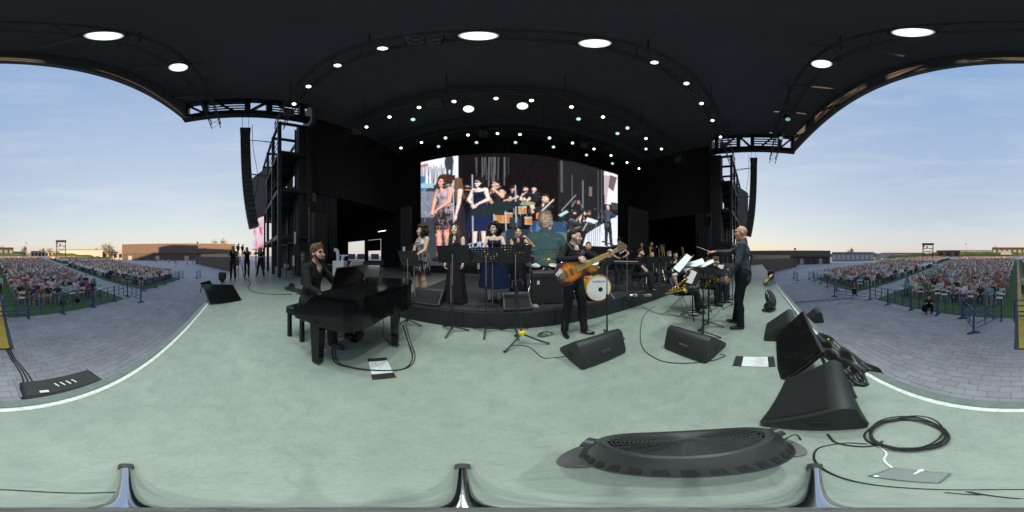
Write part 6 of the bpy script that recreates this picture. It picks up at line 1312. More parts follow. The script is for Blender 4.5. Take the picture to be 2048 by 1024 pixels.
def aud(v, vox=.03, stand=False):
    s = SDF(vox); k = .03; r2 = random.Random(v*7+1); ln = r2.uniform(-.02, .10); z = .53 if not stand else .92; fem = v % 2
    sh = V3(0, -.06+ln, z+.46)
    s.rc((0, -.05, z), .135, (0, -.06+ln*.6, z+.30), .145-.02*fem, 1, .05); s.rc((-.13, -.06+ln, z+.40), .06, (.13, -.06+ln, z+.40), .06, 1, .06); s.rc((-.075, -.05, z), .11, (.075, -.05, z), .11, 2, .03)
    hx = r2.uniform(-.02, .02); hy = ln-.02; hc = V3(hx, hy, z+.66); s.rc((0, -.05+ln, z+.44), .05, tuple(hc), .05, 0, .02); s.el(hc, (.078, .095, .115), 0, .02); s.el(hc+V3(0, -.025, .035), (.092, .10, .098), 3, .01)
    if fem:
        for q in (-1, 1): s.rc(hc+V3(q*.07, -.03, .0), .04, V3(q*.09, -.07+ln, z+.36), .035, 3, .02)
    for q in (-1, 1):
        e = V3(q*.23, .02+ln*.5, z+.18) if not stand else V3(q*.25, -.02, z+.16)
        hnd = V3(q*r2.uniform(.04, .12), .27+r2.uniform(-.03, .05), z+.12+r2.choice((0, 0, .05, .22 if v % 3 == 0 else .02))) if not stand else V3(q*.25, .08, z-.1)
        s.rc((q*.185, -.06+ln, z+.40), .055, e, .042, 1, .03); s.rc(e, .038, hnd, .032, 0 if v % 4 else 1, .02); s.rc(hnd, .036, hnd+V3(0, .05, -.01), .03, 0, .02)
        if not stand:
            kn = V3(q*(.12+.02*(v % 3)), .40, z-.02); an = V3(q*(.11+.03*(v % 2)), .40+r2.uniform(-.1, .08), .09); s.rc((q*.09, -.03, z), .092, kn, .066, 2, .03); s.rc(kn, .064, an, .046, 2 if v % 3 else 0, .02)
        else:
            an = V3(q*.12, r2.uniform(-.08, .08), .09); s.rc((q*.09, -.03, z), .09, (q*.11, .0, .5), .066, 2, .03); s.rc((q*.11, 0, .5), .064, an, .046, 2, .02)
        s.rc(an+V3(0, -.02, -.04), .042, an+V3(0, .13, -.055), .032, 4, .02)
    me = s.mesh('person', [M_CS, M_CT, M_CB, M_CH, M_CSH]); return me
AUD = [aud(v) for v in range(8)]; AST = [aud(v, .03, True) for v in (8, 9, 10)]
SEATS = []   # (dist, x, y, face, block, row, seat)
def block(name, fx0, fx1, y0, y1, dy, pitch, side, fillf):
    y = y0; r_ = 0
    while y > y1:
        a, b = fx0(y), fx1(y); n = int(abs(b-a)/pitch)
        for k in range(n):
            x = a+(b-a)*(k+.5)/n; SEATS.append([math.hypot(x, y), x+rng.uniform(-.09, .09), y+rng.uniform(-.10, .10), name, r_, k, rng.random() < fillf(r_, k, n)])
        y -= dy*(1+.004*r_); r_ += 1
def fill_l(r_, k, n):
    if r_ == 0: return 1.0 if (k in (1, 2, 3, 4, 5) or k in (n-3, n-2)) else 0
    if r_ == 1: return .6
    if r_ == 2: return .85
    return .95
def fill_r(r_, k, n):
    if r_ == 0: return 1.0 if k in (2, 4, 5) else .15 if k < n*.55 else .75
    if r_ == 1: return .75
    if r_ == 2: return .9
    return .95
block('nearer left seats', lambda y: cl(y)-.75, lambda y: -8.1-sl_(y), -9.9, -62, .98, .60, -1, fill_l)
block('nearer right seats', lambda y: c0(y)+.15, lambda y: 8.0+sl_(y), -10.2, -62, .98, .60, 1, fill_r)
block('farther left seats', lambda y: -12.8-sl_(y), lambda y: -19.8-.50*(-y-8), -9.8, -35, 1.0, .62, -1, lambda r_, k, n: .95)
block('farther right seats', lambda y: 12.0+sl_(y), lambda y: 20.2+.50*(-y-8), -9.4, -35, 1.0, .62, 1, lambda r_, k, n: .95)
block('rear left seats', lambda y: -13.8-sl_(y), lambda y: -41, -42, -66, 1.15, .72, -1, lambda r_, k, n: .9); block('rear right seats', lambda y: 13.2+sl_(y), lambda y: 41, -42, -66, 1.15, .72, 1, lambda r_, k, n: .9)
SEATS.sort(key=lambda s_: s_[0])
chair_src = empty('folding_chair', (0, 0, 0)); folding_chair_parts(chair_src, mat('white_chair_frame', (.60, .60, .60), .4), M_WPL); used = False
npl = 0; nch = 0; crowd = MB(); ccol = []; chst = MB()
def lowpoly(x, y, z, a, cols):
    """coarse far spectator: legs, trunk, head"""
    a += rng.uniform(-.5, .5); c, s_ = math.cos(a), math.sin(a); o = len(crowd.v); k_ = rng.uniform(.9, 1.1); ln_ = rng.uniform(-.08, .12); lx_ = rng.uniform(-.06, .06)
    def P(q):
        w_ = max(q[2]-.55, 0); q = ((q[0]+lx_*w_)*k_, (q[1]+ln_*w_)*k_, q[2]*k_); return (x+q[0]*c-q[1]*s_, y+q[0]*s_+q[1]*c, z+q[2])
    def frus(x0, x1, y0, y1, z0, z1, k, col, ky=1.0, sh=0.0):
        vs = [(x0, y0, z0), (x1, y0, z0), (x1, y1, z0), (x0, y1, z0)]; cx, cy = (x0+x1)/2, (y0+y1)/2; vs += [(cx+(q[0]-cx)*k, cy+(q[1]-cy)*ky+sh, z1) for q in vs]
        b = len(crowd.v); crowd.v += [P(q) for q in vs]; crowd.f += [(b+4, b+5, b+6, b+7), (b, b+1, b+5, b+4), (b+1, b+2, b+6, b+5), (b+2, b+3, b+7, b+6), (b+3, b, b+4, b+7)]; ccol.extend([col]*8)
    top, bot, hair, sk = cols
    frus(-.17, .17, .27, .40, .02, .50, .9, bot); frus(-.19, .19, -.14, .42, .44, .62, .92, bot)
    frus(-.23, .23, -.16, .08, .60, .97, .92, top); frus(-.22, .22, -.15, .07, .97, 1.06, .35, top, .6)
    frus(-.20, .20, .05, .30, .66, .72, .6, sk if (x*7) % 1 < .5 else top)
    frus(-.05, .05, -.08, .06, 1.04, 1.12, 1.4, sk); frus(-.08, .08, -.06, .11, 1.10, 1.27, .85, sk, .85); frus(-.09, .09, -.13, .03, 1.13, 1.33, .72, hair, .72)
for sd_ in SEATS:
    d, x, y, blk, r_, k, full = sd_; z = gz(x, y)+.013; a = math.atan2(-(x-1.0), -(-y)) if False else math.atan2(x-.5, -y)*-0.0
    face = math.atan2(0-y, 0.5-x)-math.pi/2; face += rng.uniform(-.12, .12)
    zone = '%s, row %s, %s seat' % (blk, ORD[r_] if r_ < len(ORD) else str(r_+1), ORD[k] if k < len(ORD) else str(k+1))
    if nch < 150 and d < 17 and (r_ < 5) and 'rear' not in blk:
        t = chair_src if not used else copy_tree(chair_src); used = True; t.location = (x, y, z); t.rotation_euler = (0, 0, face); nch += 1
        tag(t, ('white folding chair, %s, in the %s, %s row, %s from the inner aisle' % ('occupied' if full else 'empty', blk, ORD[r_], ORD[k] if k < len(ORD) else str(k+1))), 'chair', 'white audience folding chairs')
    elif d < 26:
        c, s_ = math.cos(face), math.sin(face); Mx = Matrix.Translation((x, y, z)) @ Matrix.Rotation(face, 4, 'Z')
        q = MB(); q.box((0, 0, .44), (.38, .38, .03)); q.box((0, -.165, .73), (.39, .025, .17)); q.box((-.2, 0, .3), (.02, .3, .6)); q.box((.2, 0, .3), (.02, .3, .6)); chst.add(q.v, q.f, 0, Mx)
    if not full: continue
    cn, cc = TOPC[rng.randrange(len(TOPC))] if npl < 285 or rng.random() < .4 else rng.choice(TOPC[-6:]); cc = tuple(min(.9, max(.01, v*rng.uniform(.95, 1.4))) for v in cc)
    if npl < 285:
        vi = rng.randrange(8); o = bpy.data.objects.new('person', AUD[vi]); COL.objects.link(o); o.location = (x, y, z-.015); o.rotation_euler = (0, 0, face); o.color = (*cc, 1); sc = rng.uniform(.95, 1.06); o.scale = (sc, sc, sc); npl += 1
        tag(o, 'seated spectator in %s top, %s, %s row, %s from the inner aisle' % (cn, blk, ORD[r_], ORD[k] if k < len(ORD) else str(k+1)), 'person', 'seated audience in the nearest rows')
    else:
        hc = rng.choice(HAIRC); lowpoly(x, y, z, face, (cc, rng.choice(BOTC), hc, tuple(min(1, v*1.1) for v in rng.choice(SKC))))
o = chst.build('crowd_chairs', M_WPL); tag(o, 'rows of white chairs under the rear audience', 'chairs', kind='stuff')
def vcol_mat():
    m = bpy.data.materials.new('crowd_clothes'); m.use_nodes = True; t = m.node_tree; a = t.nodes.new('ShaderNodeVertexColor'); a.layer_name = 'Col'; t.links.new(a.outputs[0], t.nodes['Principled BSDF'].inputs['Base Color']); t.nodes['Principled BSDF'].inputs['Roughness'].default_value = .85; return m
o = crowd.build('seated_crowd', vcol_mat()); at_ = o.data.color_attributes.new('Col', 'FLOAT_COLOR', 'POINT'); at_.data.foreach_set('color', np.array([(*c, 1) for c in ccol], np.float32).ravel()); tag(o, 'dense mass of seated audience filling the arena behind the nearest rows', 'crowd', kind='stuff')
print('crowd', len(SEATS), npl, nch, len(crowd.f), round(time.time()-T0, 1))
def stander(x, y, az, col, label, v=0, sc=1.0, group=None):
    o = bpy.data.objects.new('person', AST[v % 3]); COL.objects.link(o); o.location = (x, y, gz(x, y)+.01); o.rotation_euler = (0, 0, -R(az)); o.color = (*col, 1); o.scale = (sc, sc, sc); tag(o, label, 'person', group); return o
stander(-.95, -12.6, 30, (.65, .65, .63), 'steward in white shirt and black trousers standing beside the yellow ramp')
p = at(1851, 630, GZ); s_ = SDF(.022); s_.rc((0, 0, .42), .15, (0, .16, .72), .15, 0, .05); s_.el((0, .24, .93), (.085, .10, .115), 1, .02); s_.el((0, .21, .97), (.09, .10, .10), 0, .01)
for q in (-1, 1): s_.rc((q*.1, 0, .42), .10, (q*.16, .34, .46), .075, 0, .03); s_.rc((q*.16, .34, .46), .07, (q*.14, .10, .08), .05, 0, .02); s_.rc((q*.14, .08, .05), .045, (q*.14, .26, .035), .035, 0, .02); s_.rc((q*.18, .16, .74), .055, (q*.2, .36, .62), .045, 0, .02); s_.rc((q*.2, .36, .62), .04, (q*.06, .46, .72), .035, 1, .02)
s_.el((0, .50, .74), (.07, .06, .05), 0, .01); s_.el((.26, .1, .3), (.12, .18, .2), 0, .03)
o = bpy.data.objects.new('person', s_.mesh('person', [F_BLK, SK2])); COL.objects.link(o); o.location = (p.x, p.y-.35, GZ+.012); o.rotation_euler = (0, 0, -R(330)); tag(o, 'photographer in black crouching behind the barrier on the lawn', 'person')
s_ = SDF(.03); s_.el((0, 0, .22), (.20, .14, .24), 0, .03); s_.el((0, .10, .16), (.14, .07, .13), 0, .03); o = bpy.data.objects.new('backpack', s_.mesh('backpack', [M_VINYL])); COL.objects.link(o); q = at(1932, 612, GZ); o.location = (q.x, q.y, GZ+.02); tag(o, 'black backpack on the lawn before the first row of the right-hand seats', 'bag')
for i, (x, y, lb) in enumerate(((124, 610, 'black bag between the legs of the first-row man in the left-hand seats'), (155, 605, 'black bag at the end of the first left-hand row'))):
    o = bpy.data.objects.new('backpack', bpy.data.objects['backpack'].data); COL.objects.link(o); q = at(x, y, GZ); o.location = (q.x, q.y, GZ+.02); o.rotation_euler = (0, 0, .6); tag(o, lb, 'bag')
wk = [(325, 62), (313, 60), (337, 66), (350, 58), (352, 46), (296, 75), (310, 85), (375, 52), (238, 88), (246, 90), (385, 64)]
for i, (x, d) in enumerate(wk):
    p = azd(x, d); stander(p.x, p.y, rng.uniform(0, 360), TOPC[i][1], 'passer-by in %s top by the far brown building, %s of the walkers' % (TOPC[i][0], ORD[i]), i, 1.0, 'people walking by the brown building')
for i, (x, d) in enumerate(((38, 60), (60, 70), (72, 74), (2030, 76))):
    p = azd(x, d); stander(p.x, p.y, rng.uniform(0, 360), TOPC[(i*3) % 14][1], 'standing spectator in %s top in the far central aisle, %s counted from the ramp' % (TOPC[(i*3) % 14][0], ORD[i]), i, 1.0)
# ------------------------------------------------------------------ far buildings, towers and trees
def wallseg(t, name, a, b, z0, z1, th, mt):
    a, b = Vector((a[0], a[1], 0)), Vector((b[0], b[1], 0)); d = b-a; ang = math.atan2(d.y, d.x); c = (a+b)/2; m = MB(); m.box((c.x, c.y, (z0+z1)/2), (d.length, th, z1-z0), (0, 0, ang)); return m.build(name, mt, t)
M_BRN = mat('brown_cladding', (.10, .072, .062), .7, var=.08, scale=.4); M_BRN2 = mat('brown_base', (.075, .055, .048), .7, var=.1, scale=.5); M_GLS = mat('dark_window', (.03, .035, .04), .15); M_CON = mat('pale_concrete', (.34, .32, .31), .8, var=.1, scale=.3); M_WH = mat('white_cladding', (.46, .45, .44), .7, var=.05, scale=.3)
# long brown building, left
a, b = pp(245, 122), pp(470, 118); a, b = Vector((*a, 0)), Vector((*b, 0)); d = (b-a); n_ = Vector((-d.y, d.x, 0)).normalized(); n_ = n_ if n_.dot(-a) > 0 else -n_
t = empty('brown_building', (0, 0, 0), 0, 'long low brown building with flat roof beyond the left-hand seats', 'building')
wallseg(t, 'base_wall', a-n_*8, b-n_*8, GZ, GZ+5.0, 16, M_BRN2); wallseg(t, 'upper_wall', a-n_*7.6, b-n_*7.6, GZ+5.0, GZ+11.6, 16.8, M_BRN)
wallseg(t, 'roof_coping', a-n_*7.6, b-n_*7.6, GZ+11.6, GZ+11.9, 17.1, mat('coping_grey', (.2, .19, .19), .6))
for k in range(20): p = a.lerp(b, (k+.5)/20)+n_*.06; wallseg(t, 'door' if k % 5 == 1 else 'panel_joint', p-d.normalized()*(.1 if k % 5 != 1 else 1.4), p+d.normalized()*(.1 if k % 5 != 1 else 1.4), GZ, GZ+(5.0 if k % 5 != 1 else 3.2), .12, mat('joint_dark', (.05, .04, .036), .8) if k % 5 != 1 else M_CON)
# ramp wall in front of it
t = empty('dark_ramp_wall', (0, 0, 0), 0, 'dark low concrete ramp wall in front of the brown building', 'wall'); wallseg(t, 'wall', pp(392, 66), pp(476, 30), GZ, GZ+2.9, .5, M_BRN2)
t = empty('pale_fence', (0, 0, 0), 0, 'pale timber fence above the dark ramp wall, left of the tower', 'fence')
aa, bb = Vector((*pp(402, 70), 0)), Vector((*pp(476, 44), 0))
for k in range(44): p = aa.lerp(bb, (k+.5)/44); m = MB(); m.box((p.x, p.y, GZ+3.0), (.34, .12, 1.7), (0, 0, .8)); m.build('slat', mat('pale_timber', (.42, .34, .25), .8), t)
# right: dark building, ramp wall
t = empty('dark_flat_building', (0, 0, 0), 0, 'dark flat-roofed building beyond the right-hand stage edge', 'building'); a, b = Vector((*pp(1500, 62), 0)), Vector((*pp(1660, 60), 0)); d = b-a; n_ = Vector((-d.y, d.x, 0)).normalized(); n_ = n_ if n_.dot(-a) > 0 else -n_
wallseg(t, 'base_wall', a-n_*6, b-n_*6, GZ, GZ+2.9, 12, M_BRN2); wallseg(t, 'upper_wall', a-n_*5.6, b-n_*5.6, GZ+2.9, GZ+5.1, 12.8, M_BRN)
for k in range(9): p = a.lerp(b, .3+.7*(k+.5)/9)+n_*.05; wallseg(t, 'door' if k in (4, 7) else 'panel_joint', p-d.normalized()*.6, p+d.normalized()*.6, GZ, GZ+(2.2 if k in (4, 7) else 2.8), .1, M_CON if k in (4, 7) else M_GLS)
t = empty('dark_ramp_wall', (0, 0, 0), 0, 'dark low ramp wall in front of the flat building on the right', 'wall'); wallseg(t, 'wall', pp(1592, 48), pp(1500, 24), GZ, GZ+2.6, .5, M_BRN2)
t = empty('pale_fence', (0, 0, 0), 0, 'pale timber fence above the ramp wall on the right', 'fence'); aa, bb = Vector((*pp(1580, 50), 0)), Vector((*pp(1505, 32), 0))
for k in range(34): p = aa.lerp(bb, (k+.5)/34); m = MB(); m.box((p.x, p.y, GZ+2.7), (.3, .12, 1.3), (0, 0, .5)); m.build('slat', MATS['pale_timber'], t)
def simple_building(x0, x1, d0, d1, h, mt, label, roof=None, win=0, dep=8, z0=None, roofh=.4, wm=M_GLS):
    a, b = Vector((*pp(x0, d0), 0)), Vector((*pp(x1, d1), 0)); d = b-a; n_ = Vector((-d.y, d.x, 0)).normalized(); n_ = n_ if n_.dot(-a) > 0 else -n_; zb = (gz(a.x, a.y)+gz(b.x, b.y))/2-.5 if z0 is None else z0
    t = empty('low_building', (0, 0, 0), 0, label, 'building'); wallseg(t, 'wall', a-n_*dep/2, b-n_*dep/2, zb, zb+h, dep, mt); wallseg(t, 'roof', a-n_*dep/2+n_*.3, b-n_*dep/2+n_*.3, zb+h, zb+h+roofh, dep+1.2, roof or mt)
    for k in range(win): p = a.lerp(b, (k+.5)/win)+n_*.04; w = d.normalized()*d.length/win*.3; wi = wallseg(t, 'window', p-w, p+w, zb+h*.3, zb+h*.78, .1, wm)
    return t
M_RED2 = mat('red_roof_band', (.30, .10, .08), .7)
def bh(y, d): return zat(y, d)
def sb(x0, x1, d, ytop, mt, label, **k):
    p = azd((x0+x1)/2, d); zb = gz(p.x, p.y)-.5; return simple_building(x0, x1, d, d, zat(ytop, d)-zb, mt, label, **k)
sb(-20, 52, 150, 504, M_WH, 'long low white hall on the left horizon behind the ramp', win=10, dep=12); sb(62, 118, 160, 502.5, M_CON, 'low hall with red roof edge behind the left lighting tower', roof=M_RED2, win=8); sb(118, 205, 135, 501.5, M_WH, 'long sunlit white hall behind the left grass bank', roof=M_RED2, win=0, dep=10); sb(205, 246, 140, 504, M_CON, 'low sunlit wall block left of the brown building', win=4)
sb(1664, 1748, 92, 506, mat('blue_grey_glass', (.22, .27, .33), .3), 'pale glass-fronted low building right of the dark flat one', roof=M_CON, win=9, wm=M_WH); sb(1750, 1762, 95, 511, mat('cream_box', (.6, .5, .36), .7), 'small cream box building beside the glass-fronted one'); sb(1762, 1850, 220, 506, mat('hazy_pink_hall', (.40, .33, .33), .8), 'wide hazy pinkish hall on the right horizon', dep=20)
sb(1873, 1921, 98, 502, mat('kiosk_brown', (.22, .15, .10), .7), 'brown kiosk with dark flat roof on the right grass bank', roof=M_BRN2, win=3); sb(1893, 1990, 180, 499, M_WH, 'long white hall behind the brown kiosk', win=12, dep=16); sb(1984, 2075, 135, 496, M_BRN2, 'dark long building at the back right above the crowd', win=9, wm=M_CON)
t = empty('white_tent', azd(2012, 82, 0), R(5), 'white canvas mixing tent behind the right-hand crowd', 'tent'); p = azd(2012, 82); zb = gz(p.x, p.y)
m = MB(); m.add([(-2.6, -2, zb+2.3), (2.6, -2, zb+2.3), (2.6, 2, zb+2.3), (-2.6, 2, zb+2.3), (-2.2, 0, zb+3.3), (2.2, 0, zb+3.3)], [(0, 1, 5, 4), (2, 3, 4, 5), (1, 2, 5), (3, 0, 4), (3, 2, 1, 0)]); m.build('canvas_roof', M_WH, t); m = MB(); m.box((0, 2.0, zb+1.9), (5.2, .05, .9)); m.build('valance', M_WH, t)
for sx in (-1, 1):
    for sy in (-1, 1): m = MB(); m.box((sx*2.5, sy*1.9, zb+1.1), (.12, .12, 2.3)); m.build('pole', M_SILVER, t)
def foh_tower(x0, x1, d, ytop, label):
    p = azd((x0+x1)/2, d); w = (x1-x0)/2048*2*math.pi*d; zb = gz(p.x, p.y); zt = zat(ytop, d); ang = math.atan2(p.y, p.x)-math.pi/2; t = empty('lighting_tower', (p.x, p.y, zb), ang, label, 'tower'); H = zt-zb
    for sx in (-1, 1):
        for sy in (-1, 1): m = MB(); m.box((sx*w/2, sy*w/2, H/2), (.22, .22, H)); m.build('post', M_STEEL, t)
    for z in (H*.35, H*.55, H*.75):
        for sy in (-1, 1): m = MB(); m.box((0, sy*w/2, z), (w, .1, .12)); m.build('rail', M_STEEL, t)
        for sx in (-1, 1): m = MB(); m.box((sx*w/2, 0, z), (.1, w, .12)); m.build('rail', M_STEEL, t)
    m = MB(); m.tube([(-w/2, w/2, H*.35), (w/2, w/2, H*.75)], .06, 5); m.tube([(w/2, w/2, H*.35), (-w/2, w/2, H*.75)], .06, 5); m.build('brace', M_STEEL, t)
    m = MB(); m.box((0, 0, H), (w+.5, w+.5, .5)); m.build('roof', M_BLACK, t); m = MB(); m.box((-w*.1, 0, H*.83), (.5, .5, .7)); m.build('follow_spot', M_BLACK, t); m = MB(); m.box((-w*.42, 0, H*.9), (.3, w, .9)); m.build('side_cloth', M_BLACK, t)
foh_tower(113, 131, 62, 482.5, 'black scaffold lighting tower behind the left-hand crowd'); foh_tower(1846, 1866, 60, 488.5, 'black scaffold lighting tower behind the right-hand crowd')
def lamp_post(x, d, ytop, label):
    p = azd(x, d); zb = gz(p.x, p.y); t = empty('lamp_post', (p.x, p.y, zb), 0, label, 'lamp post'); H = zat(ytop, d)-zb; m = MB(); m.tube([(0, 0, 0), (0, 0, H)], .10, 6, r2=.06); m.build('pole', M_STEEL, t); m = MB(); m.box((0, 0, H), (.9, .35, .5)); m.build('lamp_head', M_STEEL, t)
lamp_post(52.5, 105, 486, 'tall lamp post left of the black tower, left horizon'); lamp_post(395, 62, 485, 'thin lamp post in front of the brown building'); lamp_post(1590, 44, 498, 'thin lamp post in front of the dark flat building'); lamp_post(1932, 108, 488, 'tall lamp post right of the brown kiosk')
# trees
def tree_src(seed, col):
    r2 = random.Random(seed); tr = MB(); tr.tube([(0, 0, 0), (.05, 0, 1.2), (0, .05, 2.6)], .14, 7, r2=.06)
    tips = []
    for k in range(9): a = r2.uniform(0, 6.28); z0 = r2.uniform(1.1, 2.4); e = Vector((math.cos(a)*r2.uniform(.6, 1.2), math.sin(a)*r2.uniform(.6, 1.2), z0+r2.uniform(.7, 1.7))); tr.tube([(0, 0, z0), e*.5+Vector((0, 0, z0*.55)), e], .05, 5, r2=.015); tips.append(e)
    cr = MB()
    for k in range(620):
        c = r2.choice(tips); p = c+Vector((r2.gauss(0, .33), r2.gauss(0, .33), r2.gauss(.05, .33))); s_ = r2.uniform(.05, .12); u = Vector((r2.gauss(0, 1), r2.gauss(0, 1), r2.gauss(0, 1))).normalized(); v = u.orthogonal().normalized(); cr.quad(p-u*s_-v*s_*.6, p+u*s_-v*s_*.6, p+u*s_+v*s_*.6, p-u*s_+v*s_*.6)
    return tr.mesh('trunk', mat('bark', (.09, .065, .045), .9)), cr.mesh('crown', mat('leaves_%d' % seed, col, .8, var=.3, scale=3))
TS = [tree_src(1, (.10, .10, .03)), tree_src(2, (.17, .12, .03)), tree_src(3, (.07, .09, .035))]
for i, (x, d, yt, k, lb) in enumerate(((5, 170, 493, 0, 'small rounded tree at the left end of the horizon'), (48, 165, 493, 0, 'thin tree beside the lamp post, left horizon'), (84, 172, 498, 2, 'small tree left of the black tower, left horizon'), (100, 140, 498, 1, 'autumnal small tree next to the black tower'), (213, 128, 491, 1, 'golden sunlit small tree between white hall and brown building'), (222, 132, 494, 1, 'second golden small tree right of the taller one'), (196, 150, 497, 0, 'small tree behind the sunlit white hall'), (426, 150, 485, 1, 'sparse tree behind the brown building roof'), (450, 148, 484, 1, 'broader sparse tree behind the brown building roof near the operators'), (1990, 175, 494, 2, 'small tree beside the dark building, right horizon'), (1700, 210, 497, 0, 'hazy tree behind the glass-fronted building'))):
    p = azd(x, d); zb = gz(p.x, p.y)-.3; s_ = (zat(yt, d)-zb)/4.0; t = empty('tree', (p.x, p.y, zb), rng.uniform(0, 6), lb, 'tree', 'trees on the horizon'); t.scale = (s_*.9, s_*.9, s_)
    for nm, me in zip(('trunk', 'crown'), TS[k]): o = bpy.data.objects.new(nm, me); COL.objects.link(o); o.parent = t
# hazy far skyline
for i, (x0, x1, d, yt, lb) in enumerate(((-30, 250, 420, 506, 'far hazy treeline along the left horizon'), (1660, 2080, 520, 507, 'far hazy treeline along the right horizon'))):
    m = MB(); r2 = random.Random(i); n = 160; vs = []
    for k in range(n+1):
        x = x0+(x1-x0)*k/n; q = azd(x, d); zt = zat(yt+r2.uniform(-1.4, 1.2), d)
        for dd, zz in ((0, GZ-1), (0, zt), (12, zt), (12, GZ-1)): w = azd(x, d+dd); vs.append((w.x, w.y, zz))
    m.add(vs, [(k*4+j, k*4+4+j, k*4+5+j, k*4+1+j) for k in range(n) for j in range(3)]); o = m.build('far_treeline', mat('hazy_foliage', (.16, .16, .15), .9, var=.2, scale=.05)); tag(o, lb, 'treeline', kind='stuff')
# ------------------------------------------------------------------ the big LED wall and its live picture
SY = 12.0; XL_, XR_, ZB_, ZT_ = -6.25, 10.66, .56, 10.08; GW, GH = 420, 236
def suv(px, py):
    a = R((px-1024)/2048*360+YAW); e = R((512-py)/1024*180); d = SY/math.cos(a); X = SY*math.tan(a); Z = EYE+d*math.tan(e)
    return (X-XL_)/(XR_-XL_)*GW, (ZT_-Z)/(ZT_-ZB_)*GH
def cpx(x, y): return suv(800+x/4.267, 280+y/4.267)
IMG = np.zeros((GH, GW, 3), np.float32); IMG[:] = (.008, .006, .007); yy, xx = np.mgrid[0:GH, 0:GW]+.5
vr = np.random.default_rng(5)
def poly(pts, col, a=1.0):
    P = [cpx(*p) for p in pts]; ins = np.zeros((GH, GW), bool); j = len(P)-1
    for i in range(len(P)):
        (xi, yi), (xj, yj) = P[i], P[j]; c = ((yi > yy) != (yj > yy)) & (xx < (xj-xi)*(yy-yi)/((yj-yi) or 1e-9)+xi); ins ^= c; j = i
    IMG[ins] = IMG[ins]*(1-a)+np.array(col, np.float32)*a
def rect(x0, y0, x1, y1, col, a=1.0): poly([(x0, y0), (x1, y0), (x1, y1), (x0, y1)], col, a)
def line(x0, y0, x1, y1, w, col, a=1.0):
    (ax, ay), (bx, by) = cpx(x0, y0), cpx(x1, y1); d = np.hypot(bx-ax, by-ay)+1e-6; t = np.clip(((xx-ax)*(bx-ax)+(yy-ay)*(by-ay))/d**2, 0, 1); q = np.hypot(xx-ax-t*(bx-ax), yy-ay-t*(by-ay)); m = np.clip((w/2+.5)-q, 0, 1)[..., None]*a
    IMG[:] = IMG*(1-m)+np.array(col, np.float32)*m
def disc(x, y, rx, ry, col, a=1.0):
    cx_, cy_ = cpx(x, y); kx = cpx(x+rx, y)[0]-cx_; ky = cpx(x, y+ry)[1]-cy_; q = ((xx-cx_)/kx)**2+((yy-cy_)/ky)**2; m = np.clip((1.15-q)*3, 0, 1)[..., None]*a; IMG[:] = IMG*(1-m)+np.array(col, np.float32)*m
def sprite(F, box, yaw, gain=2.0, crop=1.0, tint=(1, 1, 1), add=(.006, .006, .006)):
    """a figure of the band as the video camera sees it, fitted into a box of the picture"""
    C, N, Cl = [], [], []
    for o in [F['o']]+list(F['o'].children):
        me = o.data; nf = len(me.polygons); c = np.empty(nf*3, np.float32); me.polygons.foreach_get('center', c); n = np.empty(nf*3, np.float32); me.polygons.foreach_get('normal', n); mi = np.empty(nf, np.int32); me.polygons.foreach_get('material_index', mi)
        if o.name.split('.')[0] not in ('person', 'hair'):      # coarse garment meshes: several samples on each face
            c = []; n2 = []; m2 = []; nb_ = 36 if 'skirt' in o.name else 8
            for f in me.polygons:
                q = [np.array(me.vertices[i].co) for i in f.vertices][:4]; q = q+[q[-1]]*(4-len(q))
                for a_ in range(6):
                    for b_ in range(nb_): u, w = (a_+.5)/6, (b_+.5)/nb_; c.append(q[0]*(1-u)*(1-w)+q[1]*u*(1-w)+q[2]*u*w+q[3]*(1-u)*w); n2.append(f.normal); m2.append(f.material_index)
            c = np.array(c, np.float32); n = np.array(n2, np.float32); mi = np.array(m2, np.int32); sg = np.sign(n[:, 0]*c[:, 0]+n[:, 1]*c[:, 1]); sg[sg == 0] = 1; n = n*sg[:, None]
        tb = np.array([m_.diffuse_color[:3] for m_ in me.materials], np.float32); C.append(c.reshape(-1, 3)); N.append(n.reshape(-1, 3)); Cl.append(tb[mi])
    C, N, Cl = map(np.concatenate, (C, N, Cl)); a = R(yaw); ca, sa = math.cos(a), math.sin(a)
    X = -(C[:, 0]*ca+C[:, 1]*sa)*-1; Y = -C[:, 0]*sa+C[:, 1]*ca; Nx = N[:, 0]*ca+N[:, 1]*sa; Ny = -N[:, 0]*sa+N[:, 1]*ca      # viewed from +Y (figure front) turned by yaw
    X = -X; Nx = -Nx; z0, z1 = C[:, 2].min(), C[:, 2].max(); z0 = z1-(z1-z0)*crop
    (u0, v0), (u1, v1) = cpx(box[0], box[1]), cpx(box[2], box[3]); sv = (v1-v0)/(z1-z0); cx_ = (u0+u1)/2; k = (u1-u0)/max(X.max()-X.min(), .1) if len(box) > 4 else sv
    U = cx_+(X-(X.max()+X.min())/2)*k; Vv = v0+(z1-C[:, 2])*sv; sh = np.clip(.12+.6*Ny+.35*N[:, 2]+.15*Nx, .06, 1.2); col = np.clip(Cl*sh[:, None]*gain*np.array(tint, np.float32)+np.array(add, np.float32)*(.4+.6*sh[:, None]), 0, 1)
    vis = (Ny > -.05) & (Vv < v1); od = np.argsort(Y[vis]); U, Vv, col = U[vis][od], Vv[vis][od], col[vis][od]
    for du, dv in ((.5, .5), (-.4, 0), (.5, 0), (0, .5), (0, 0)):
        ui, vi = (U+du).astype(int), (Vv+dv).astype(int); ok = (ui >= 0) & (ui < GW) & (vi >= 0) & (vi < GH); IMG[vi[ok], ui[ok]] = col[ok]
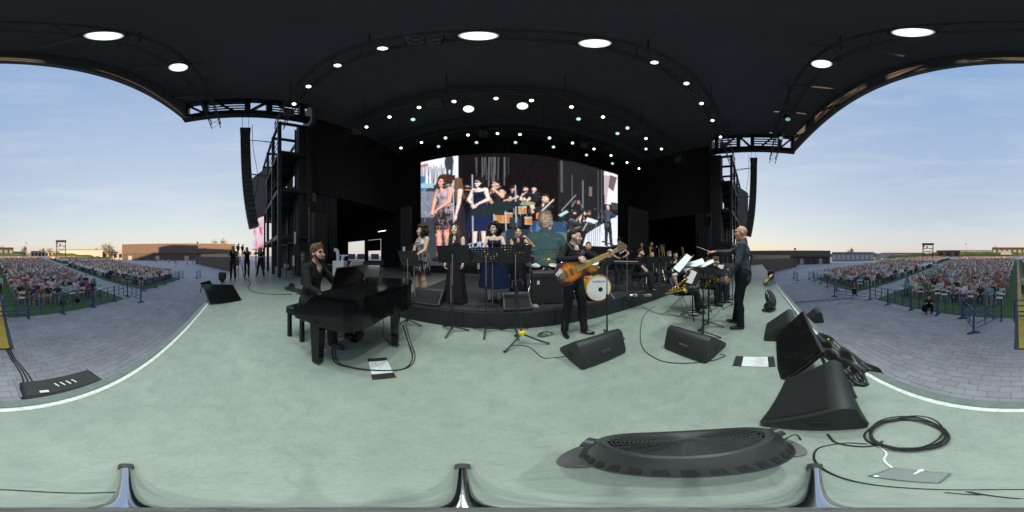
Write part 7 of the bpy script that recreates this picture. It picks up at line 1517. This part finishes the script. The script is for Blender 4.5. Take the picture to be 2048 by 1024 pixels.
# background of the picture
rect(150, 100, 500, 1100, (.05, .05, .06)); poly([(180, 180), (500, 130), (500, 330), (180, 420)], (.85, .84, .88)); rect(400, 300, 470, 460, (.02, .02, .025))
for k in range(16): x = 185+k*13; line(x, 230+vr.uniform(-30, 20), x+vr.uniform(-14, 14), 420, 1.4, (.03, .04, .05))
disc(420, 190, 40, 70, (.04, .05, .06)); line(400, 230, 420, 390, 5, (.05, .05, .07)); line(445, 230, 432, 390, 5, (.05, .05, .07)); disc(205, 220, 40, 14, (.45, .22, .16)); rect(175, 310, 215, 450, (.06, .20, .40)); rect(175, 370, 290, 410, (.35, .55, .6))
rect(170, 440, 300, 660, (.35, .40, .48), .55)
for k in range(26): x = vr.uniform(172, 300); y = vr.uniform(440, 670); line(x, y, x+vr.uniform(-30, 30), y+vr.uniform(-40, 40), 1.2, tuple(vr.uniform(.03, .55)*np.array((1, 1.02, 1.06))))
poly([(500, 130), (1400, 150), (1400, 1000), (500, 1000)], (.009, .006, .007))
for k in range(20):
    x = 640+vr.uniform(0, 330); l_ = vr.uniform(120, 260); line(x, 150, x+vr.uniform(-10, 10), 150+l_, vr.uniform(1, 2.6), tuple(vr.uniform(.06, .22)*np.array((1, 1, 1.03))), .8)
poly([(1350, 180), (1470, 190), (1860, 310), (1860, 900), (1350, 900)], (.020, .019, .022)); line(1378, 185, 1380, 440, 5, (.10, .10, .11)); line(1560, 350, 1560, 580, 3, (.20, .20, .21)); rect(1590, 280, 1660, 480, (.018, .018, .02)); rect(1612, 400, 1640, 480, (.22, .15, .14)); line(1690, 260, 1690, 700, 2, (.10, .10, .11)); line(1720, 260, 1722, 700, 2, (.12, .12, .13)); line(1468, 300, 1468, 560, 1, (.2, .2, .22))
poly([(1740, 265), (1860, 300), (1860, 560), (1745, 545)], (.88, .82, .80)); poly([(1790, 300), (1850, 320), (1820, 440), (1770, 400)], (.16, .12, .12)); poly([(1745, 300), (1790, 310), (1760, 540), (1745, 540)], (.55, .42, .42)); poly([(1800, 530), (1860, 540), (1860, 600), (1800, 590)], (.06, .06, .07))
poly([(1590, 800), (1860, 640), (1860, 910), (1560, 900)], (.80, .82, .84)); poly([(900, 780), (1420, 790), (1420, 900), (700, 1000), (560, 920)], (.10, .17, .18)); poly([(560, 890), (760, 850), (900, 910), (560, 950)], (.35, .45, .60)); rect(900, 760, 1120, 900, (.03, .04, .05))
poly([(1120, 690), (1420, 700), (1420, 790), (1110, 780)], (.035, .075, .15)); poly([(1170, 690), (1240, 690), (1210, 820), (1150, 820)], (.10, .18, .30))
for (x, y, w, h_) in ((805, 630, 60, 80), (865, 625, 95, 85), (1010, 570, 70, 60), (1065, 660, 60, 60)): rect(x, y, x+w, y+h_, (.55, .23, .05)); rect(x, y-4, x+w, y+6, (.6, .6, .6)); rect(x, y+h_-8, x+w, y+h_, (.5, .45, .4)); rect(x+w*.1, y+12, x+w*.25, y+h_-10, (.75, .42, .15))
disc(1085, 540, 70, 18, (.35, .36, .18)); disc(905, 525, 40, 14, (.5, .5, .5))
for k in range(30): x = vr.uniform(780, 1100); y = vr.uniform(510, 760); line(x, y, x+vr.uniform(-20, 20), y+vr.uniform(-60, 60), 1, tuple(vr.uniform(.1, .6)*np.array((1, 1, 1))), .8)
rect(935, 660, 1035, 740, (.03, .045, .05)); line(560, 425, 630, 430, 2, (.8, .3, .1))
for k in range(60): x = vr.uniform(520, 1340); y = vr.uniform(430, 800); line(x, y, x+vr.uniform(-8, 8), y+vr.uniform(20, 110), vr.uniform(.7, 1.4), tuple(vr.uniform(.05, .45)*np.array((.95, 1, 1.08))), .7)
for k in range(34): x = vr.uniform(1380, 1740); y = vr.uniform(560, 800); line(x, y, x+vr.uniform(-30, 30), y+vr.uniform(-50, 50), vr.uniform(.7, 1.6), tuple(vr.uniform(.03, .5)*np.array((1, 1, 1.05))), .7)
# people of the picture
for nm, bx_, yw, cr in (('drummer', (835, 430, 920, 560), 20, .6), ('guitarist', (920, 385, 1020, 520), 60, .45), ('sit1', (1020, 395, 1090, 520), 30, .55), ('sax2', (1090, 390, 1145, 520), 30, .5)): sprite(FEED[nm], bx_, yw, 2.4, cr)
sprite(FEED['s4'], (735, 345, 900, 640), 50, 2.3, .55); sprite(FEED['bassist'], (1100, 450, 1300, 800), 70, 2.4, .6); poly([(1160, 625), (1215, 600), (1225, 650), (1190, 690), (1160, 670)], (.75, .30, .08)); line(1205, 610, 1310, 510, 3, (.75, .6, .5))
for nm, bx_, yw in (('sax2', (1530, 598, 1600, 790), 110), ('sax3', (1565, 596, 1640, 790), 110), ('sax1', (1425, 585, 1540, 790), 110)): sprite(FEED[nm], bx_, yw, 2.4)
line(1430, 780, 1530, 740, 3, (.25, .22, .18)); line(1500, 690, 1550, 640, 3, (.4, .34, .24)); line(1560, 770, 1600, 700, 3, (.45, .38, .26)); poly([(1350, 640), (1420, 600), (1440, 615), (1370, 655)], (.5, .72, .74)); poly([(1600, 660), (1690, 690), (1660, 715), (1580, 690)], (.85, .88, .9))
sprite(FEED['cond'], (1730, 548, 1845, 905), 215, 2.4, 1.0, (1.0, 1.05, 1.15)); disc(1523, 535, 14, 22, (.45, .2, .15)); disc(1523, 580, 24, 34, (.02, .02, .02))
for k in range(7): x = 1600+k*17; line(x, 700, x+vr.uniform(-4, 4), 900, 1.2, (.05, .10, .11))
sprite(FEED['s3'], (570, 322, 790, 905), 20, 2.2); sprite(FEED['s2'], (440, 330, 545, 1000), 75, 2.1); sprite(FEED['s1'], (250, 315, 470, 1030), 38, 2.3, 1.0, (1.15, .85, .85))
for (x, y0, y1) in ((618, 300, 910), (455, 380, 700), (800, 600, 760), (900, 600, 770), (985, 390, 700)): line(x, y0, x+6, y1, 2, (.55, .56, .60))
for (x, y) in ((425, 385), (590, 398), (848, 395)): line(x-30, y-4, x+10, y+4, 3, (.16, .16, .18)); disc(x-12, y-2, 14, 9, (.3, .3, .32))
poly([(600, 590), (760, 560), (820, 520), (1050, 525), (960, 590), (780, 640), (620, 650)], (.02, .032, .032)); line(1380, 600, 1500, 470, 1.5, (.4, .4, .4))
# the pianist from behind, close to the video camera
sprite(FEED['pianist'], (1100, 588, 1375, 1080), 184, 1.6, .50, (1, 1, 1), (.035, .075, .07))
IMG = np.clip(IMG*(1+vr.normal(0, .10, (GH, GW, 1)))+vr.normal(0, .004, (GH, GW, 1)), .002, 1)*np.array((.97, 1.0, 1.06)).astype(np.float32); k_ = IMG.copy(); k_[1:-1, 1:-1] = (IMG[1:-1, 1:-1]*4+IMG[:-2, 1:-1]+IMG[2:, 1:-1]+IMG[1:-1, :-2]+IMG[1:-1, 2:])/8; IMG = k_
t = empty('led_wall', ((XL_+XR_)/2, SY, ZB_), 0, 'huge LED wall behind the band showing the live concert picture', 'screen')
me = bpy.data.meshes.new('picture'); W2 = (XR_-XL_)/2; HH = ZT_-ZB_
gxv = (np.arange(GW)+.0)/(GW-1)*2*W2-W2; gzv = HH-np.arange(GH)/(GH-1)*HH
vv = np.stack([np.tile(gxv, GH), np.zeros(GW*GH), np.repeat(gzv, GW)], 1).astype(np.float32); i_ = (np.arange(GH-1)[:, None]*GW+np.arange(GW-1)[None, :]).ravel(); F_ = np.stack([i_+GW, i_+GW+1, i_+1, i_], 1).astype(np.int32)
me.vertices.add(len(vv)); me.vertices.foreach_set('co', vv.ravel()); me.loops.add(F_.size); me.loops.foreach_set('vertex_index', F_.ravel()); me.polygons.add(len(F_)); me.polygons.foreach_set('loop_start', np.arange(0, F_.size, 4, dtype=np.int32)); me.polygons.foreach_set('loop_total', np.full(len(F_), 4, np.int32)); me.update(calc_edges=True)
ca_ = me.color_attributes.new('Col', 'FLOAT_COLOR', 'POINT'); ca_.data.foreach_set('color', np.concatenate([IMG.reshape(-1, 3), np.ones((GW*GH, 1), np.float32)], 1).ravel().astype(np.float32))
def lednodes(tt, b): a = tt.nodes.new('ShaderNodeVertexColor'); a.layer_name = 'Col'; tt.links.new(a.outputs[0], b.inputs['Emission Color'])
me.materials.append(led_mat('led_picture', .27, lednodes)); o = bpy.data.objects.new('picture', me); COL.objects.link(o); o.parent = t
m = MB(); m.box((0, .12, HH/2), (2*W2+.06, .2, HH+.06)); m.build('housing', M_BLACK, t); m = MB(); m.box((0, .1, -.28), (2*W2, .3, .5)); m.build('base_skirt', M_CLOTH, t)
for k in range(6): m = MB(); m.tube([(-W2+W2*2*(k+.5)/6, .2, HH), (-W2+W2*2*(k+.5)/6, .2, RT-ZB_)], .03, 6); m.build('hanging_cable', M_STEEL, t)
print('done', round(time.time()-T0, 1))
